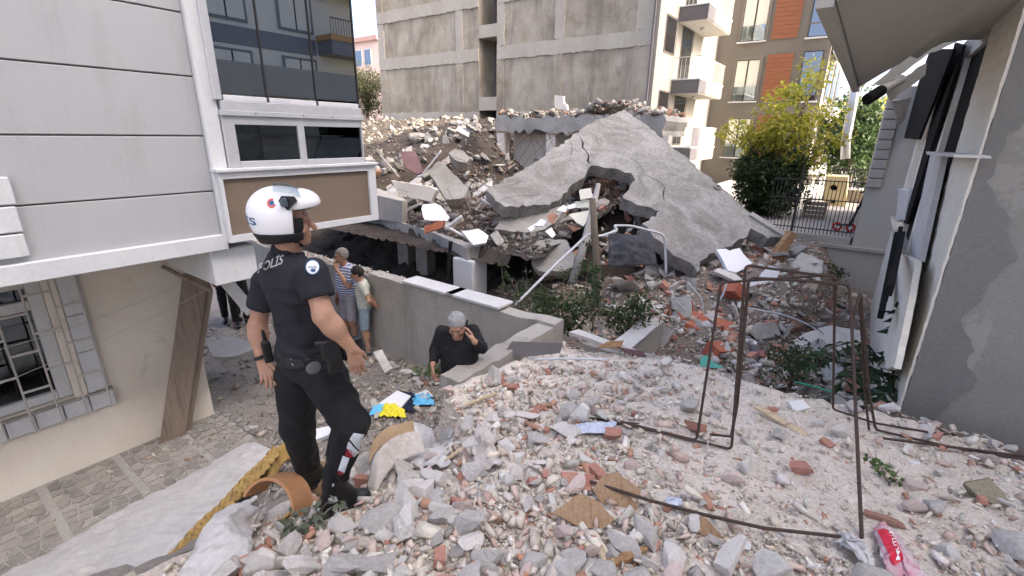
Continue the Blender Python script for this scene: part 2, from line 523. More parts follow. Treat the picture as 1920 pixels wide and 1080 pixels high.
# corner trim between siding and bay
bayL = UV(onV(418, 330, VO + .06))[0]
MB().box(uE + .002, uE + .14, VO - .2, VO + .055, zb - .05, levels[-1], bev=.01).build('corner_trim', 'white_paint', lh)
# ---- bay
bV = VO + .07
bu1 = UV(onV(684, 300, bV))[0]
bu0 = uE + .145
pz0 = onV(430, 455, bV).z + .0
pzs = onV(560, 316, bV).z           # sill
lz1 = onV(560, 222, bV).z           # top of the lower window row
gz0 = onV(560, 196, bV).z           # bottom of the tall glass
gz1 = gz0 + 2.0
bay = MB().box(bu0 - .1, bu1 + .10, bV - .02, bV + .03, pz0, pzs - .03)
uf0, uf1 = bu0 - .12, UV(onV(704, 370, bV))[0]
bay = MB()
hole_u0, hole_u1 = UV(onV(424, 390, bV))[0], UV(onV(691, 360, bV))[0]
hz0, hz1 = onV(560, 423, bV).z, onV(560, 327, bV).z
for a in ((uf0, hole_u0, pz0, pzs), (hole_u1, uf1, pz0, pzs), (hole_u0, hole_u1, pz0, hz0), (hole_u0, hole_u1, hz1, pzs)):
    bay.box(a[0], a[1], bV - .06, bV + .035, a[2], a[3])
bay.build('parapet_frame', 'white_paint', lh)
MB().box(hole_u0, hole_u1, bV - .05, bV + .005, hz0, hz1).build('parapet_panel', 'brown_panel', lh)
MB().box(uf0, uf1 + .01, -9, bV - .062, pz0 + .02, pz0 + .16).build('bay_floor', 'white_paint', lh)
MB().box(uf0 - .03, uf1 + .03, bV - .1, bV + .07, pzs + .002, pzs + .035, bev=.006).build('sill', 'white_paint', lh)
# lower window row: frame with two panes
w1 = pzs + .037
midu = UV(onV(567, 260, bV))[0]
fr = MB()
fw = .075
for a in ((bu0, bu0 + .11, w1, lz1), (bu1 - .012, bu1 + .0, w1, lz1), (midu - .035, midu + .035, w1, lz1)):
    fr.box(a[0], a[1], bV - .06, bV + .0, a[2], a[3], bev=.004)
fr.box(bu0 + .112, midu - .037, bV - .06, bV, w1, w1 + .055, bev=.004); fr.box(midu + .037, bu1 - .014, bV - .06, bV, w1, w1 + .055, bev=.004)
fr.box(bu0 + .112, midu - .037, bV - .06, bV, lz1 - .075, lz1, bev=.004); fr.box(midu + .037, bu1 - .014, bV - .06, bV, lz1 - .075, lz1, bev=.004)
fr.build('lower_window_frame', 'aluminium', lh)
for a, b in ((bu0 + .112, midu - .037), (midu + .037, bu1 - .014)):
    MB().box(a, b, bV - .035, bV - .029, w1 + .056, lz1 - .076).build('lower_pane', 'dark_glass', lh)
MB().box(bu0 - .01, bu1 + .02, bV - .07, bV + .025, lz1 + .002, lz1 + .05, bev=.004).build('transom', 'aluminium', lh)
MB().box(bu0 + .01, bu1, bV - .06, bV + .012, lz1 + .052, gz0 - .002, bev=.004).build('glass_track', 'aluminium', lh)
for t in (.2, .52, .74):
    u = lerp(bu0, bu1, t)
    MB().tube([W(u, bV + .024, lz1 + .026), W(u, bV + .029, lz1 + .026)], .006, 8).build('drain_cap', 'black_rubber', lh)
gx = [bu0 + .03, UV(onV(497, 150, bV))[0], UV(onV(590, 150, bV))[0], bu1 - .02]
for i in range(3):
    a, b = gx[i] + .006, gx[i + 1] - .006
    MB().box(a + .01, b - .005, bV - .03, bV + .004, gz0, gz0 + .045, bev=.004).build('glass_rail', 'white_paint', lh)
    MB().box(a, b, bV - .02, bV - .012, gz0 + .046, gz1).build('glass_panel', 'bay_glass', lh)
    MB().box(b - .002, b + .012, bV - .03, bV + .0, gz0 + .002, gz1).build('glass_seal', 'black_rubber', lh)
MB().box(bu0 - .04, bu0 + .028, bV - .06, bV + .02, gz0, gz1, bev=.004).build('side_jamb', 'aluminium', lh)
MB().box(bu0 - .04, bu1 + .02, bV - .3, bV + .05, gz1 + .002, gz1 + .3).build('bay_lintel', 'white_paint', lh)
# inside of the bay: floor, back wall, a table seen through the lower panes
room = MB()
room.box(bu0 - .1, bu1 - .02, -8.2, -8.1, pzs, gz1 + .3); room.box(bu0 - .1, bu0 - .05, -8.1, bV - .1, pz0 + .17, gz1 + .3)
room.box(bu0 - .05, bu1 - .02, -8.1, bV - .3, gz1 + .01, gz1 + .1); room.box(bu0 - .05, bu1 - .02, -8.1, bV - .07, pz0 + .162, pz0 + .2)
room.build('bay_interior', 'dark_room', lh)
tb = thing('balcony_table', 'dark folding table standing behind the lower panes of the glazed bay', 'table', W(bu0 + .6, -5.6, pz0 + .2))
MB().box(bu0 + .15, bu0 + .85, -5.9, -5.3, lz1 - .16, lz1 - .14).build('table_top', 'balcony_grey', tb)
for du, dv in ((.2, -5.85), (.2, -5.35), (.8, -5.85), (.8, -5.35)):
    MB().bar(W(bu0 + du, dv, pz0 + .202), W(bu0 + 1.0 - du, dv, lz1 - .162), .02, .02).build('leg', 'balcony_grey', tb)

# ---- ground floor
gE = UV(onV(405, 790, VB))[0]
wl0, wl1 = -3.0, UV(onV(128, 700, VB))[0]
wz0, wz1 = onV(60, 770, VB).z, onV(60, 523, VB).z
g = MB()
g.box(-4.5, wl0, -8.9, VB, AL - .2, fz0 + .028); g.box(wl1, gE, -8.9, VB, AL - .2, fz0 + .028)
g.box(wl0, wl1, -8.9, VB, AL - .2, wz0); g.box(wl0, wl1, -8.9, VB, wz1, fz0 + .028); g.box(wl0, wl1, -8.9, VB - .22, wz0, wz1)
g.build('ground_floor_wall', 'cream_plaster', lh)
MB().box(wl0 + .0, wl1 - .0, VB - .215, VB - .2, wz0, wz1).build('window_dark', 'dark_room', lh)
win = MB()
win.box(wl1 - .11, wl1 - .002, VB - .14, VB - .05, wz0 + .01, wz1 - .01, bev=.006); tz = onV(60, 575, VB).z
win.box(wl0, wl1 - .112, VB - .14, VB - .05, wz0 + .01, wz0 + .10, bev=.006); win.box(wl0, wl1 - .112, VB - .14, VB - .05, wz1 - .09, wz1 - .01, bev=.006)
win.box(wl0, wl1 - .112, VB - .14, VB - .05, tz - .05, tz + .05, bev=.006)
wf = win.build('window_frame', 'white_paint', lh)
MB().box(wl0, wl1 - .112, VB - .11, VB - .105, wz0 + .1, wz1 - .09).build('window_pane', 'dark_glass', lh)
MB().box(wl1, wl1 + .10, VB + .002, VB + .028, wz0 - .02, wz1 + .15, bev=.006).build('window_jamb', 'cream_plaster', lh)
for a, b in ((0, .33), (.335, .62), (.625, .97)):
    MB().box(wl1 + .104, wl1 + .27, VB + .002, VB + .04, lerp(wz0, wz1 + .1, a), lerp(wz0, wz1 + .1, b), bev=.01).build('surround_block', 'white_paint', lh)
for i in range(7):
    a = wl1 + .30 - .21 * (i + 1)
    MB().box(a + .006, a + .204, VB + .002, VB + .05, wz0 - .20, wz0 - .03, bev=.006).build('sill_tile', 'white_paint', lh)
MB().box(wl0, wl1 + .3, VB + .0, VB + .06, wz0 - .028, wz0 - .004, bev=.004).build('window_sill', 'concrete_wall', lh)
gr = thing('window_grille', 'pale iron grille fixed over the ground floor window under the overhang', 'grille', W(wl1 - .6, VB + .08, wz0))
gvs = VB + .10
nb = 7
for i in range(nb):
    u = wl1 + .24 - .2 * i
    MB().bar(W(u, gvs, wz0 - .2), W(u, gvs, wz1 + .05), .012, .012).build('bar', 'pale_iron', gr)
for i in range(nb - 1):
    for k in range(3):
        z = wz0 + .25 + .38 * k + (.17 if i % 2 else 0)
        u = wl1 + .24 - .2 * i
        MB().bar(W(u - .2, gvs + .012, z), W(u, gvs + .012, z), .010, .022).build('cross_bar', 'pale_iron', gr)
# plank column standing against the wall, and the beam end under the overhang
pk = thing('plank_casing', 'tall grey brown plank casing standing against the cream ground floor wall', 'planks', onz(330, 835, AL))
p0 = onz(320, 836, AL + .05); u0 = UV(p0)[0]
pu = UV(onV(300, 832, VB + .14))[0]; pu1 = UV(onV(345, 832, VB + .14))[0]
zt = fz0 - .02
MB().prism([onV(300, 834, VB + .2), onV(344, 836, VB + .2), onV(390, 520, VB + .2), onV(345, 512, VB + .2)], EV * -.022).build('plank', 'wood_grey', pk)
MB().prism([onV(345, 812, VB + .15), onV(358, 810, VB + .15), onV(400, 545, VB + .15), onV(389, 520, VB + .15)], EV * -.02).build('plank', 'wood_grey', pk)
b0 = UV(onV(392, 505, VO - .2))[0]
MB().box(uE - .12, uE + .30, -8.9, VO - .02, fz0 - .36, fz0 - .004, bev=.01).build('beam', 'white_paint', lh)
a = onV(305, 500, VB + .05); b = onV(395, 545, VB + .55)
tag(MB().tube([a, b], .022, 8).build('wooden_pole', 'wood_grey', loc=a), 'short brown pole sticking out of the cream wall above the planks', 'pole')
lp = at(412, 514, 5.4); lq = at(470, 582, 5.2)
tag(MB().bar(lp, lq, .03, .2).build('white_board', 'white_paint', loc=lq), 'long white board leaning down from the beam end behind the officer', 'board')
for (x0, y0, x1, y1, sag) in ((0, 655, 345, 528, .05), (0, 720, 395, 540, .03)):
    a = onV(x0, y0, VB + .2); b = onV(x1, y1, VB + .2)
    tag(MB().tube([a.lerp(b, t) - Vector((0, 0, sag * 4 * t * (1 - t))) for t in np.linspace(0, 1, 14)], .003, 5).build('cable', 'pale_iron', loc=a),
        'thin pale cable strung across the barred ground floor window', 'cable', 'cables across the barred window')

# ================================================================== concrete party wall and its house
CU = 20.9
cr = UV(onU(1219, 100, CU))[1]; cl = UV(onU(711, 120, CU))[1]
ch = thing('concrete_house', 'house with a bare stained concrete party wall and a light window shaft', 'house', W(CU + 4, (cr + cl) / 2, 0))
sh0, sh1 = UV(onU(897, 120, CU))[1], UV(onU(931, 120, CU))[1]
ZT = 11.5
def zU(x, y): return onU(x, y, CU).z
core = MB()
core.box(CU + .06, CU + 9, cl, sh0, -.5, ZT); core.box(CU + .06, CU + 9, sh1, cr, -.5, ZT); core.box(CU + 1.4, CU + 9, sh0, sh1, -.5, ZT)
core.build('wall_core', 'concrete_old', ch)
shaft_z = [(zU(912, 240), zU(912, 207)), (zU(912, 182), zU(912, 70)), (zU(912, 46), zU(912, 46) + 4.2)]
prev = -.5
for (a, b) in shaft_z:
    MB().box(CU + .02, CU + 1.4, sh0, sh1, prev, a).build('shaft_lintel', 'concrete_beam', ch)
    wv0 = lerp(sh0, sh1, .32); zc = a + .42
    MB().box(CU + 1.36, CU + 1.40, wv0, wv0 + .34, zc, zc + .62).build('shaft_window', 'black_board', ch)
    prev = b
MB().box(CU + .02, CU + 1.4, sh0, sh1, prev, ZT).build('shaft_lintel', 'concrete_beam', ch)
MB().box(CU + 1.35, CU + 1.358, sh0, sh1, -.5, ZT).build('shaft_back', 'balcony_grey', ch)
# concrete frame: floor beams and columns stand proud of the infill
bz = [(zU(800, 232), zU(800, 213)), (zU(800, 124), zU(800, 104)), (zU(800, 30), zU(800, 8)), ]
bz = [(a, a + .62) for a, b in bz]
bz.append((bz[2][0] + 3.0, bz[2][0] + 3.6))
cols = [(cl, cl + .55), (lerp(cl, sh0, .80), lerp(cl, sh0, .80) + .5), (sh1, sh1 + .45), (lerp(sh1, cr, .42), lerp(sh1, cr, .42) + .5), (cr - .75, cr)]
def rough_box(u0, u1, v0, v1, z0, z1, amp, seed):
    o = [W(u0, v0, z0), W(u0, v1, z0), W(u0, v1, z1), W(u0, v0, z1)]
    return MB().prism(jag(o, amp, .13, seed), EU * (u1 - u0))
k = 0
for a, b in bz:
    for c0, c1 in ((cl, sh0), (sh1, cr)):
        rough_box(CU - .0, CU + .06, c0 + .01, c1 - .01, a, b, .03, k).build('floor_beam', 'concrete_beam', ch); k += 1
edges = [-.5] + [q for a in bz for q in a] + [ZT]
for c0, c1 in cols:
    for i in range(0, len(edges) - 1, 2):
        if edges[i + 1] - edges[i] > .1:
            rough_box(CU + .012, CU + .06, c0, c1, edges[i] + .002, edges[i + 1] - .002, .025, k).build('column', 'concrete_old' if k % 2 else 'concrete_beam', ch); k += 1
pm('hollow_brick', [(.36,.13,.075),(.44,.17,.10)], scale=6, rough=.9, bump=.3, bscale=40, fine=.2)
for (x, y, w, h) in ((980, 88, 16, 9), (998, 86, 9, 8), (980, 98, 7, 8)):
    p = onU(x, y, CU); q = onU(x + w, y + h, CU); 
    MB().box(CU + .03, CU + .09, UV(p)[1], UV(q)[1], q.z, p.z, bev=.02).build('exposed_brick', 'hollow_brick', ch)
# side of the same house: pale wall with balconies, facing the street
def balcony(ch, u0, u1, zf, depth, v, rail=True, curtain=False):
    MB().box(u0, u1, v + .002, v + depth, zf - .55, zf, bev=.01).build('balcony_slab', 'balcony_grey', ch)
    MB().box(u0 + .03, u1 - .03, v + .002, v + depth - .03, zf - .58, zf - .552).build('balcony_soffit', 'white_wall_far', ch)
    MB().box(u0 - .02, u1 + .02, v + .002, v + depth + .02, zf + .002, zf + .05).build('balcony_edge', 'white_paint', ch)
    rl = MB()
    rl.bar(W(u0, v + depth - .03, zf + .95), W(u1, v + depth - .03, zf + .95), .04, .03); rl.bar(W(u0 + .03, v, zf + .95), W(u0 + .03, v + depth - .05, zf + .95), .04, .03)
    o = rl.build('hand_rail', 'pale_iron', ch)
    n = int((u1 - u0) / .16)
    for i in range(n + 1):
        u = lerp(u0 + .03, u1 - .03, i / n)
        MB().bar(W(u, v + depth - .03, zf + .05), W(u, v + depth - .03, zf + .935), .014, .014).build('baluster', 'pale_iron', o)
    n = int(depth / .16)
    for i in range(1, n):
        MB().bar(W(u0 + .03, v + depth * i / n, zf + .05), W(u0 + .03, v + depth * i / n, zf + .935), .014, .014).build('baluster', 'pale_iron', o)
    if curtain:
        MB().box(u0, u1, v + depth - .012, v + depth - .006, zf + .1, zf + .92).build('balcony_screen', 'balcony_grey', ch)
wallU1 = CU + 9.2
MB().box(CU + .02, wallU1, cr + .002, cr + .25, -.5, ZT).build('street_wall', 'pale_wall', ch)
SV = cr + .25
MB().tube([W(CU - .05, cr + .06, -.3), W(CU - .05, cr + .06, ZT)], .05, 8).build('downpipe', 'balcony_grey', ch)
zf2 = onV(1330, 160, SV + .9).z; 
f0 = [zf2 - 2.95, zf2, zf2 + 2.95]
for i, zf in enumerate(f0):
    uu0 = CU + 2.3; uu1 = CU + 6.4
    balcony(ch, uu0, uu1, zf, 1.25, SV, curtain=(i == 0))
    # barred window and balcony door
    for (a, b, h0, h1, bars) in ((CU + .8, CU + 2.1, 1.0, 2.45, True), (CU + 3.0, CU + 4.6, .12, 2.35, True)):
        wd = MB().box(a, b, SV + .002, SV + .03, zf + h0, zf + h1).build('window', 'taupe_clad', ch)
        MB().box(a + .06, b - .06, SV + .031, SV + .036, zf + h0 + .06, zf + h1 - .06).build('pane', 'far_glass', wd)
        n = 9
        for j in range(n):
            u = lerp(a + .04, b - .04, j / (n - 1))
            MB().bar(W(u, SV + .075, zf + h0), W(u, SV + .075, zf + h1), .018, .018).build('bar', 'iron', wd)
    MB().tube([W(CU + 3.9, SV + .6, zf - .60), W(CU + 3.9, SV + .6, zf - .66), W(CU + 3.9, SV + .6, zf - .72)], [.09, .1, .05], 10).build('ceiling_lamp', 'pale_iron', ch)
# ================================================================== taupe house with orange panels
TU = 30.0
tl_, tr_ = UV(onU(1372, 60, TU))[1] - 2.5, UV(onU(1552, 120, TU))[1]
th = thing('clad_apartment_block', 'taupe clad apartment block with orange timber panels and cream curtains', 'building', W(TU + 5, (tl_ + tr_) / 2, -1))
MB().box(TU + .05, TU + 11, tl_, tr_, -2, 13).build('wall', 'taupe_clad', th)
s2 = onU(1400, 190, TU).z
sills = [s2 - 2.98, s2, s2 + 2.98, s2 + 5.96]
vv = lambda x, y=140: UV(onU(x, y, TU))[1]
for s in sills:
    wv0, wv1 = vv(1378), vv(1422)
    fr = MB()
    fr.box(TU - .02, TU + .05, wv0 - .12, wv0, s, s + 2.25); fr.box(TU - .02, TU + .05, wv1, wv1 + .12, s, s + 2.25); fr.box(TU - .02, TU + .05, wv0, wv1, s + 2.1, s + 2.25)
    wd = fr.build('window', 'taupe_clad', th)
    m = (wv0 + wv1) / 2
    for a, b in ((wv0 + .03, m - .04), (m + .04, wv1 - .03)):
        MB().box(TU + .03, TU + .048, a, b, s + .05, s + 2.05).build('curtain', 'curtain', wd)
    MB().box(TU + .02, TU + .049, m - .035, m + .035, s + .05, s + 2.05).build('mullion', 'iron', wd)
    MB().box(TU - .06, TU - .05, wv0 + .02, wv1 - .02, s + .05, s + .75).build('glass_guard', 'clear_glass', wd)
    MB().box(TU - .1, TU + .05, wv0 - .15, wv1 + .1, s - .06, s - .003).build('sill', 'white_paint', wd)
    ov0, ov1 = vv(1434), vv(1482)
    n = 11
    pn = MB().box(TU + .01, TU + .049, ov0 - .04, ov1 + .04, s - .02, s + 2.3).build('panel_frame', 'taupe_clad', th)
    for j in range(n):
        MB().box(TU - .015, TU + .009, ov0, ov1, s + .02 + j * .205, s + .02 + j * .205 + .195).build('slat', 'orange_wood', pn)
    gv0, gv1 = vv(1500), tr_ - .25
    wd = MB().box(TU + .0, TU + .049, gv0, gv1, s - .05, s + 2.3).build('large_window', 'iron', th)
    MB().box(TU - .02, TU - .012, gv0 + .05, gv1 - .05, s + .0, s + 2.25).build('pane', 'far_glass', wd)
    MB().box(TU - .05, TU - .02, gv0, gv1, s + .55, s + .62).build('transom', 'taupe_clad', wd)
    MB().box(TU - .08, TU + .05, gv0 - .1, gv1 + .1, s - .12, s - .052).build('sill', 'white_paint', wd)
for s in sills:
    for j in range(3):
        u = TU + 1.2 + j * 3.2
        wd = MB().box(u, u + 2.0, tr_ + .002, tr_ + .06, s, s + 2.2).build('side_window', 'taupe_clad', th)
        MB().box(u + .08, u + 1.92, tr_ + .061, tr_ + .066, s + .08, s + 2.1).build('pane', 'far_glass', wd)
    MB().box(TU + .3, TU + 4.2, tr_ + .07, tr_ + .75, s - .75, s - .35, bev=.02).build('side_balcony', 'white_paint', th)
# ================================================================== pink house far left, with dish
PU = 46.0
pc = onU(684, 90, PU)
pv = UV(pc)[1]
ph = thing('pink_house', 'distant pink house with a tiled roof seen between the bay and the concrete wall', 'house', W(PU + 4, pv, 0))
zr = onU(684, 78, PU).z
MB().box(PU, PU + 8, pv - 14, pv + 3, -1, zr).build('wall', 'pink_wall', ph)
MB().box(PU - .4, PU + 8, pv - 14.3, pv + 3.2, zr + .002, zr + .55).build('roof', 'roof_tile', ph)
for dv in (-5.5, -1.4, .55):
    z0 = onU(684, 122, PU).z
    wd = MB().box(PU - .06, PU - .002, pv + dv - .7, pv + dv + .7, z0 - .1, z0 + 2.0).build('window', 'white_paint', ph)
    for q in (-.62, .03):
        MB().box(PU - .09, PU - .061, pv + dv + q, pv + dv + q + .58, z0, z0 + 1.9).build('pane', 'far_glass', wd)
dsh = thing('satellite_dish', 'wire satellite dish on a thin mast above the pink roof', 'dish', W(PU + 1, pv - 1.2, zr + .55))
dp = onU(669, 50, PU)
MB().bar(W(PU + .3, UV(dp)[1], zr + .55), dp, .06, .06).build('mast', 'pale_iron', dsh)
bmx = MB(); ring = [dp + (EV * math.cos(a) + Vector((0, 0, 1)) * math.sin(a)) * .62 + EU * -.0 for a in np.linspace(0, 2 * math.pi, 25)]
bmx.tube(ring, .035, 5, cap=False)
for a in np.linspace(0, math.pi, 5)[:-1]:
    q = (EV * math.cos(a) + Vector((0, 0, 1)) * math.sin(a)) * .6
    bmx.tube([dp - q, dp + EU * .2, dp + q], .018, 4)
bmx.build('dish', 'pale_iron', dsh)
# ================================================================== house across the street (seen in the bay glass; it shades the lane)
AV = 14.5
ah = thing('opposite_house', 'tall cream and grey clad house with curtained windows reflected in the bay glass', 'house', W(6, AV + 3, -1.5))
AU0, AU1 = -16.0, 18.3
AZ = 26.7
MB().box(AU0, AU1, AV, AV + 8, -1.8, AZ).build('wall', 'clad_white', ah)
for i in range(9):
    z = .2 + i * 2.95
    if i % 2 == 0:
        MB().box(AU0 + .01, AU1 - 2.6, AV - .03, AV - .002, z - .35, z + .42).build('clad_band', 'clad_grey', ah)
    for j in range(9):
        u = AU1 - 4.4 - j * 3.3
        if u < AU0 + .5: continue
        wd = MB().box(u - .12, u + 1.72, AV - .07, AV - .035, z + .62, z + 2.42).build('window', 'clad_grey', ah)
        for q in (0, .84):
            MB().box(u + q, u + q + .76, AV - .085, AV - .072, z + .74, z + 2.3).build('curtain', 'curtain', wd)
        MB().box(u + .77, u + .83, AV - .095, AV - .073, z + .7, z + 2.34).build('mullion', 'iron', wd)
    if z > 1:
        MB().box(AU1 - 2.5, AU1 + 1.2, AV - 1.3, AV + 1.5, z - .3, z + .35).build('balcony', 'clad_grey', ah)
        MB().box(AU1 - 2.55, AU1 + 1.25, AV - 1.35, AV + 1.5, z + .352, z + .62).build('balcony_band', 'ochre_wood', ah)
        rl = MB().bar(W(AU1 - 2.5, AV - 1.3, z + 1.35), W(AU1 + 1.2, AV - 1.3, z + 1.35), .04, .04)
        rl = rl.build('balcony_rail', 'iron', ah)
        for j in range(25):
            u = lerp(AU1 - 2.5, AU1 + 1.2, j / 24)
            MB().bar(W(u, AV - 1.3, z + .63), W(u, AV - 1.3, z + 1.33), .02, .02).build('baluster', 'iron', rl)

# unseen house added past the opposite one to shade the balconies beyond the slab
nh = thing('added_shade_house', 'plain cream house added out of view across the street to shade the balconies', 'house', W(23.5, AV + 3, -1.5))
NU0, NU1 = 21.4, 25.6
MB().box(NU0, NU1, AV, AV + 8, -1.8, 29).build('wall', 'clad_white', nh)
for i in range(9):
    z = .2 + i * 2.95
    for u in (NU0 + .5, NU0 + 2.4):
        wd = MB().box(u - .1, u + 1.4, AV - .06, AV - .003, z + .7, z + 2.3).build('window', 'clad_grey', nh)
        MB().box(u, u + 1.3, AV - .075, AV - .061, z + .8, z + 2.2).build('pane', 'far_glass', wd)
# ================================================================== right house (damaged)
RV = .7; RU = 5.3
rh = thing('damaged_house', 'damaged grey rendered house with black window openings and a torn overhang', 'house', W(RU + 2, RV + 1, -1))
MB().box(RU, RU + .25, RV + .01, 9, -2, 3.34).build('grey_wall', 'render_grey', rh)
o = [W(RU - .012, RV + .012, -1.6)]
r_ = random.Random(3)
for z in np.arange(-1.6, 3.32, .05):
    o.append(W(RU - .012, RV + .30 + .05 * math.sin(z * 2.1) + .09 * math.sin(z * 5.3 + 1) + r_.uniform(-.02, .02) + .025 * math.sin(z * 17) - .04 * z, z))
o.append(W(RU - .012, RV + .012, 3.32))
MB().prism(o, EU * .011).build('dark_render_strip', 'render_dark', rh)
pU = UV(onV(1855, 80, RV))[0]
MB().prism(jag([W(RU - .008, RV - .012, -1.8), W(RU - .008, RV + .008, -1.8), W(RU - .008, RV + .008, 3.33), W(RU - .008, RV - .012, 3.33)], .004, .06, 5), EU * (pU - RU)).build('corner_pilaster', 'cream_strip', rh)
oz0, oz1 = .62, 3.05
MB().box(pU + .005, 12.5, RV - .03, RV + .3, -1.9, oz0 - .06).build('lower_wall', 'cream_strip', rh)
MB().box(pU + .005, 12.5, RV + .002, RV + .3, oz1, 3.32).build('upper_wall', 'grey_soffit', rh)
for a, b in ((8.15, 8.55), (10.0, 10.5), (12.0, 12.5)):
    MB().box(a, b, RV - .02, RV + .3, oz0, oz1 - .002).build('pier', 'cream_strip', rh)
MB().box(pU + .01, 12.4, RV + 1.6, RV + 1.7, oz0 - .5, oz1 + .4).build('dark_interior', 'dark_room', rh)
MB().box(pU - .25, 12.45, RV - .12, RV + .3, oz0 - .055, oz0 - .0).build('window_ledge', 'concrete_beam', rh)
MB().box(pU + .01, 8.14, RV + .04, RV + .06, oz0 + .002, oz1 - .006).build('dark_opening_board', 'black_board', rh)  # black boards close the openings, standing in for the unlit room behind
MB().box(8.56, 9.99, RV + .04, RV + .06, oz0 + .002, oz1 - .006).build('dark_opening_board', 'black_board', rh)
# loose shutter boards hanging out of the openings
def vpoly(pix, V0, th, name, mat, parent=None, label=None, cat=None, amp=.0):
    pts = [onV(x, y, V0) for x, y in pix]
    if amp: pts = jag(pts, amp, .08, 9)
    o = MB().prism(pts, EV * th).build(name, mat, parent, loc=None if parent else sum(pts, Vector()) / len(pts))
    if label: tag(o, label, cat)
    return o
vpoly([(1744, 92), (1788, 92), (1722, 262), (1686, 258)], RV - .16, .03, 'shutter', 'black_board', label='large black shutter board hanging askew below the torn overhang', cat='shutter')
vpoly([(1790, 80), (1806, 85), (1738, 300), (1700, 420), (1694, 418), (1735, 270)], RV - .08, .03, 'shutter', 'black_board', label='long narrow black shutter board slipped beside the pale marble upright', cat='shutter')
vpoly([(1744, 291), (1766, 293), (1722, 490), (1702, 488)], RV - .10, .05, 'marble_upright', 'marble', label='pale marble upright standing in the black window opening', cat='marble slab')
vpoly([(1736, 284), (1788, 290), (1789, 295), (1738, 290)], RV - .2, .2, 'marble_ledge', 'marble', label='thin marble ledge jutting out of the window opening', cat='marble slab')
vpoly([(1684, 355), (1706, 355), (1694, 412), (1680, 414)], RV - .10, .06, 'marble_fragment', 'marble', label='short broken marble fragment caught in the far window opening', cat='marble slab', amp=.02)
# torn overhang: hanging slab with a ragged far end
ozI, ozO = 3.12, 2.74
ov = [W(3.0, RV - .005, ozI), W(7.35, RV - .005, ozI)]
ragged = [(1815, 75), (1770, 80), (1745, 92), (1720, 110), (1703, 104), (1690, 118), (1650, 140), (1612, 163)]
for (x, y), t in zip(ragged, np.linspace(.12, 1, len(ragged))):
    v = lerp(RV, -.28, t); z = lerp(ozI, ozO, t)
    ov.append(onz(x, y, z))
ov += [W(3.0, -.28, ozO)]
MB().prism(ov, (0, 0, .16)).build('overhang_slab', 'grey_soffit', rh)
MB().box(3.0, 8.3, -.36, -.285, ozO - .03, ozO + .5).build('overhang_fascia', 'grey_soffit', rh)
# broken strips of soffit board below it
for (pix, v0) in (([(1700, 104), (1800, 64), (1795, 78), (1742, 100), (1660, 160), (1640, 158)], 6.2), ([(1660, 165), (1738, 118), (1735, 140), (1672, 190)], 6.4), ([(1673, 190), (1710, 182), (1698, 222), (1690, 232), (1682, 228)], 6.5)):
    pts = jag([at(x, y, v0) for x, y in pix], .015, .1, int(pix[0][0]))
    MB().prism(pts, Vector((0, .03, 0))).build('soffit_strip', 'grey_soffit' if pix[0][0] != 1673 else 'concrete_grey', rh)
a, b, c = at(1690, 148, 6.3), at(1655, 168, 6.2), at(1626, 187, 6.1)
dp_ = thing('drain_pipe', 'grey drain pipe stub with a dark rubber end poking from the torn overhang', 'pipe', a)
MB().tube([a, b], .055, 14).build('pipe', 'grey_soffit', dp_, smooth=False); MB().tube([b.lerp(c, .1), c], .066, 14).build('rubber_end', 'black_board', dp_)
for i, (pix) in enumerate((((1660, 560), (1688, 430)), ((1652, 590), (1680, 440)), ((1668, 545), (1692, 440)))):
    a = onV(*pix[0], RV - .25 - .05 * i); b = onV(*pix[1], RV - .15)
    tag(MB().bar(a, b, .05, .09).build('steel_profile', 'black_board', loc=a), 'dark steel profile leaning against the damaged house under its windows', 'profile', 'steel profiles against the damaged house')
vpoly([(1648, 690), (1666, 575), (1690, 476), (1716, 490), (1704, 560), (1682, 665), (1676, 690)], RV - .16, .05, 'rendered_slab', 'cream_strip', label='tall cream rendered slab leaning against the foot of the damaged house', cat='slab', amp=.015)

# ================================================================== garden beyond: wall, fence, patio, side house, oven
GU = 14.0
zg = onU(1600, 452, GU).z
gw = thing('garden_wall', 'low rendered garden wall with a stepped coping below the iron fence', 'wall', W(GU, -1.5, -1.3))
MB().box(GU, GU + .3, -5.5, 2.4, -1.9, zg - .22).build('wall', 'white_wall_far', gw)
MB().box(GU - .06, GU + .36, -5.5, 2.4, zg - .218, zg - .14).build('coping', 'concrete_beam', gw)
MB().box(GU + .06, GU + .5, -5.5, UV(onU(1597, 440, GU))[1], zg - .138, zg + .04).build('upper_kerb', 'concrete_beam', gw)
pz = zg + .02
struct(MB().box(GU + .5, GU + 16.3, -6.2, 8, pz - 1, pz).build('patio', 'concrete_wall'))
fn = thing('iron_fence', 'thin black iron fence standing on the garden wall', 'fence', W(GU + .2, -1, zg))
fv0, fv1 = UV(onU(1440, 400, GU))[1], UV(onU(1612, 400, GU))[1]
fz1 = onU(1540, 338, GU).z
for zz in (zg + .16, fz1 - .02, zg + .9):
    MB().bar(W(GU + .2, fv0, zz), W(GU + .2, fv1, zz), .02, .025).build('rail', 'iron', fn)
n = 24
for i in range(n + 1):
    v = lerp(fv0, fv1, i / n)
    MB().bar(W(GU + .2, v, zg + .04), W(GU + .2, v, fz1), .013, .013).build('bar', 'iron', fn)
MB().bar(W(GU + .15, lerp(fv0, fv1, .31), zg - .1), W(GU + .15, lerp(fv0, fv1, .31), fz1 + .35), .035, .035).build('post', 'iron', fn)
fn2 = thing('iron_fence', 'second run of black iron fence at the far side of the sunlit patio', 'fence', W(GU + 9, -1, pz))
va, vb = UV(onU(1548, 340, GU + 9))[1], UV(onU(1640, 340, GU + 9))[1]
zfa = onU(1590, 350, GU + 9).z; zfb = onU(1590, 318, GU + 9).z
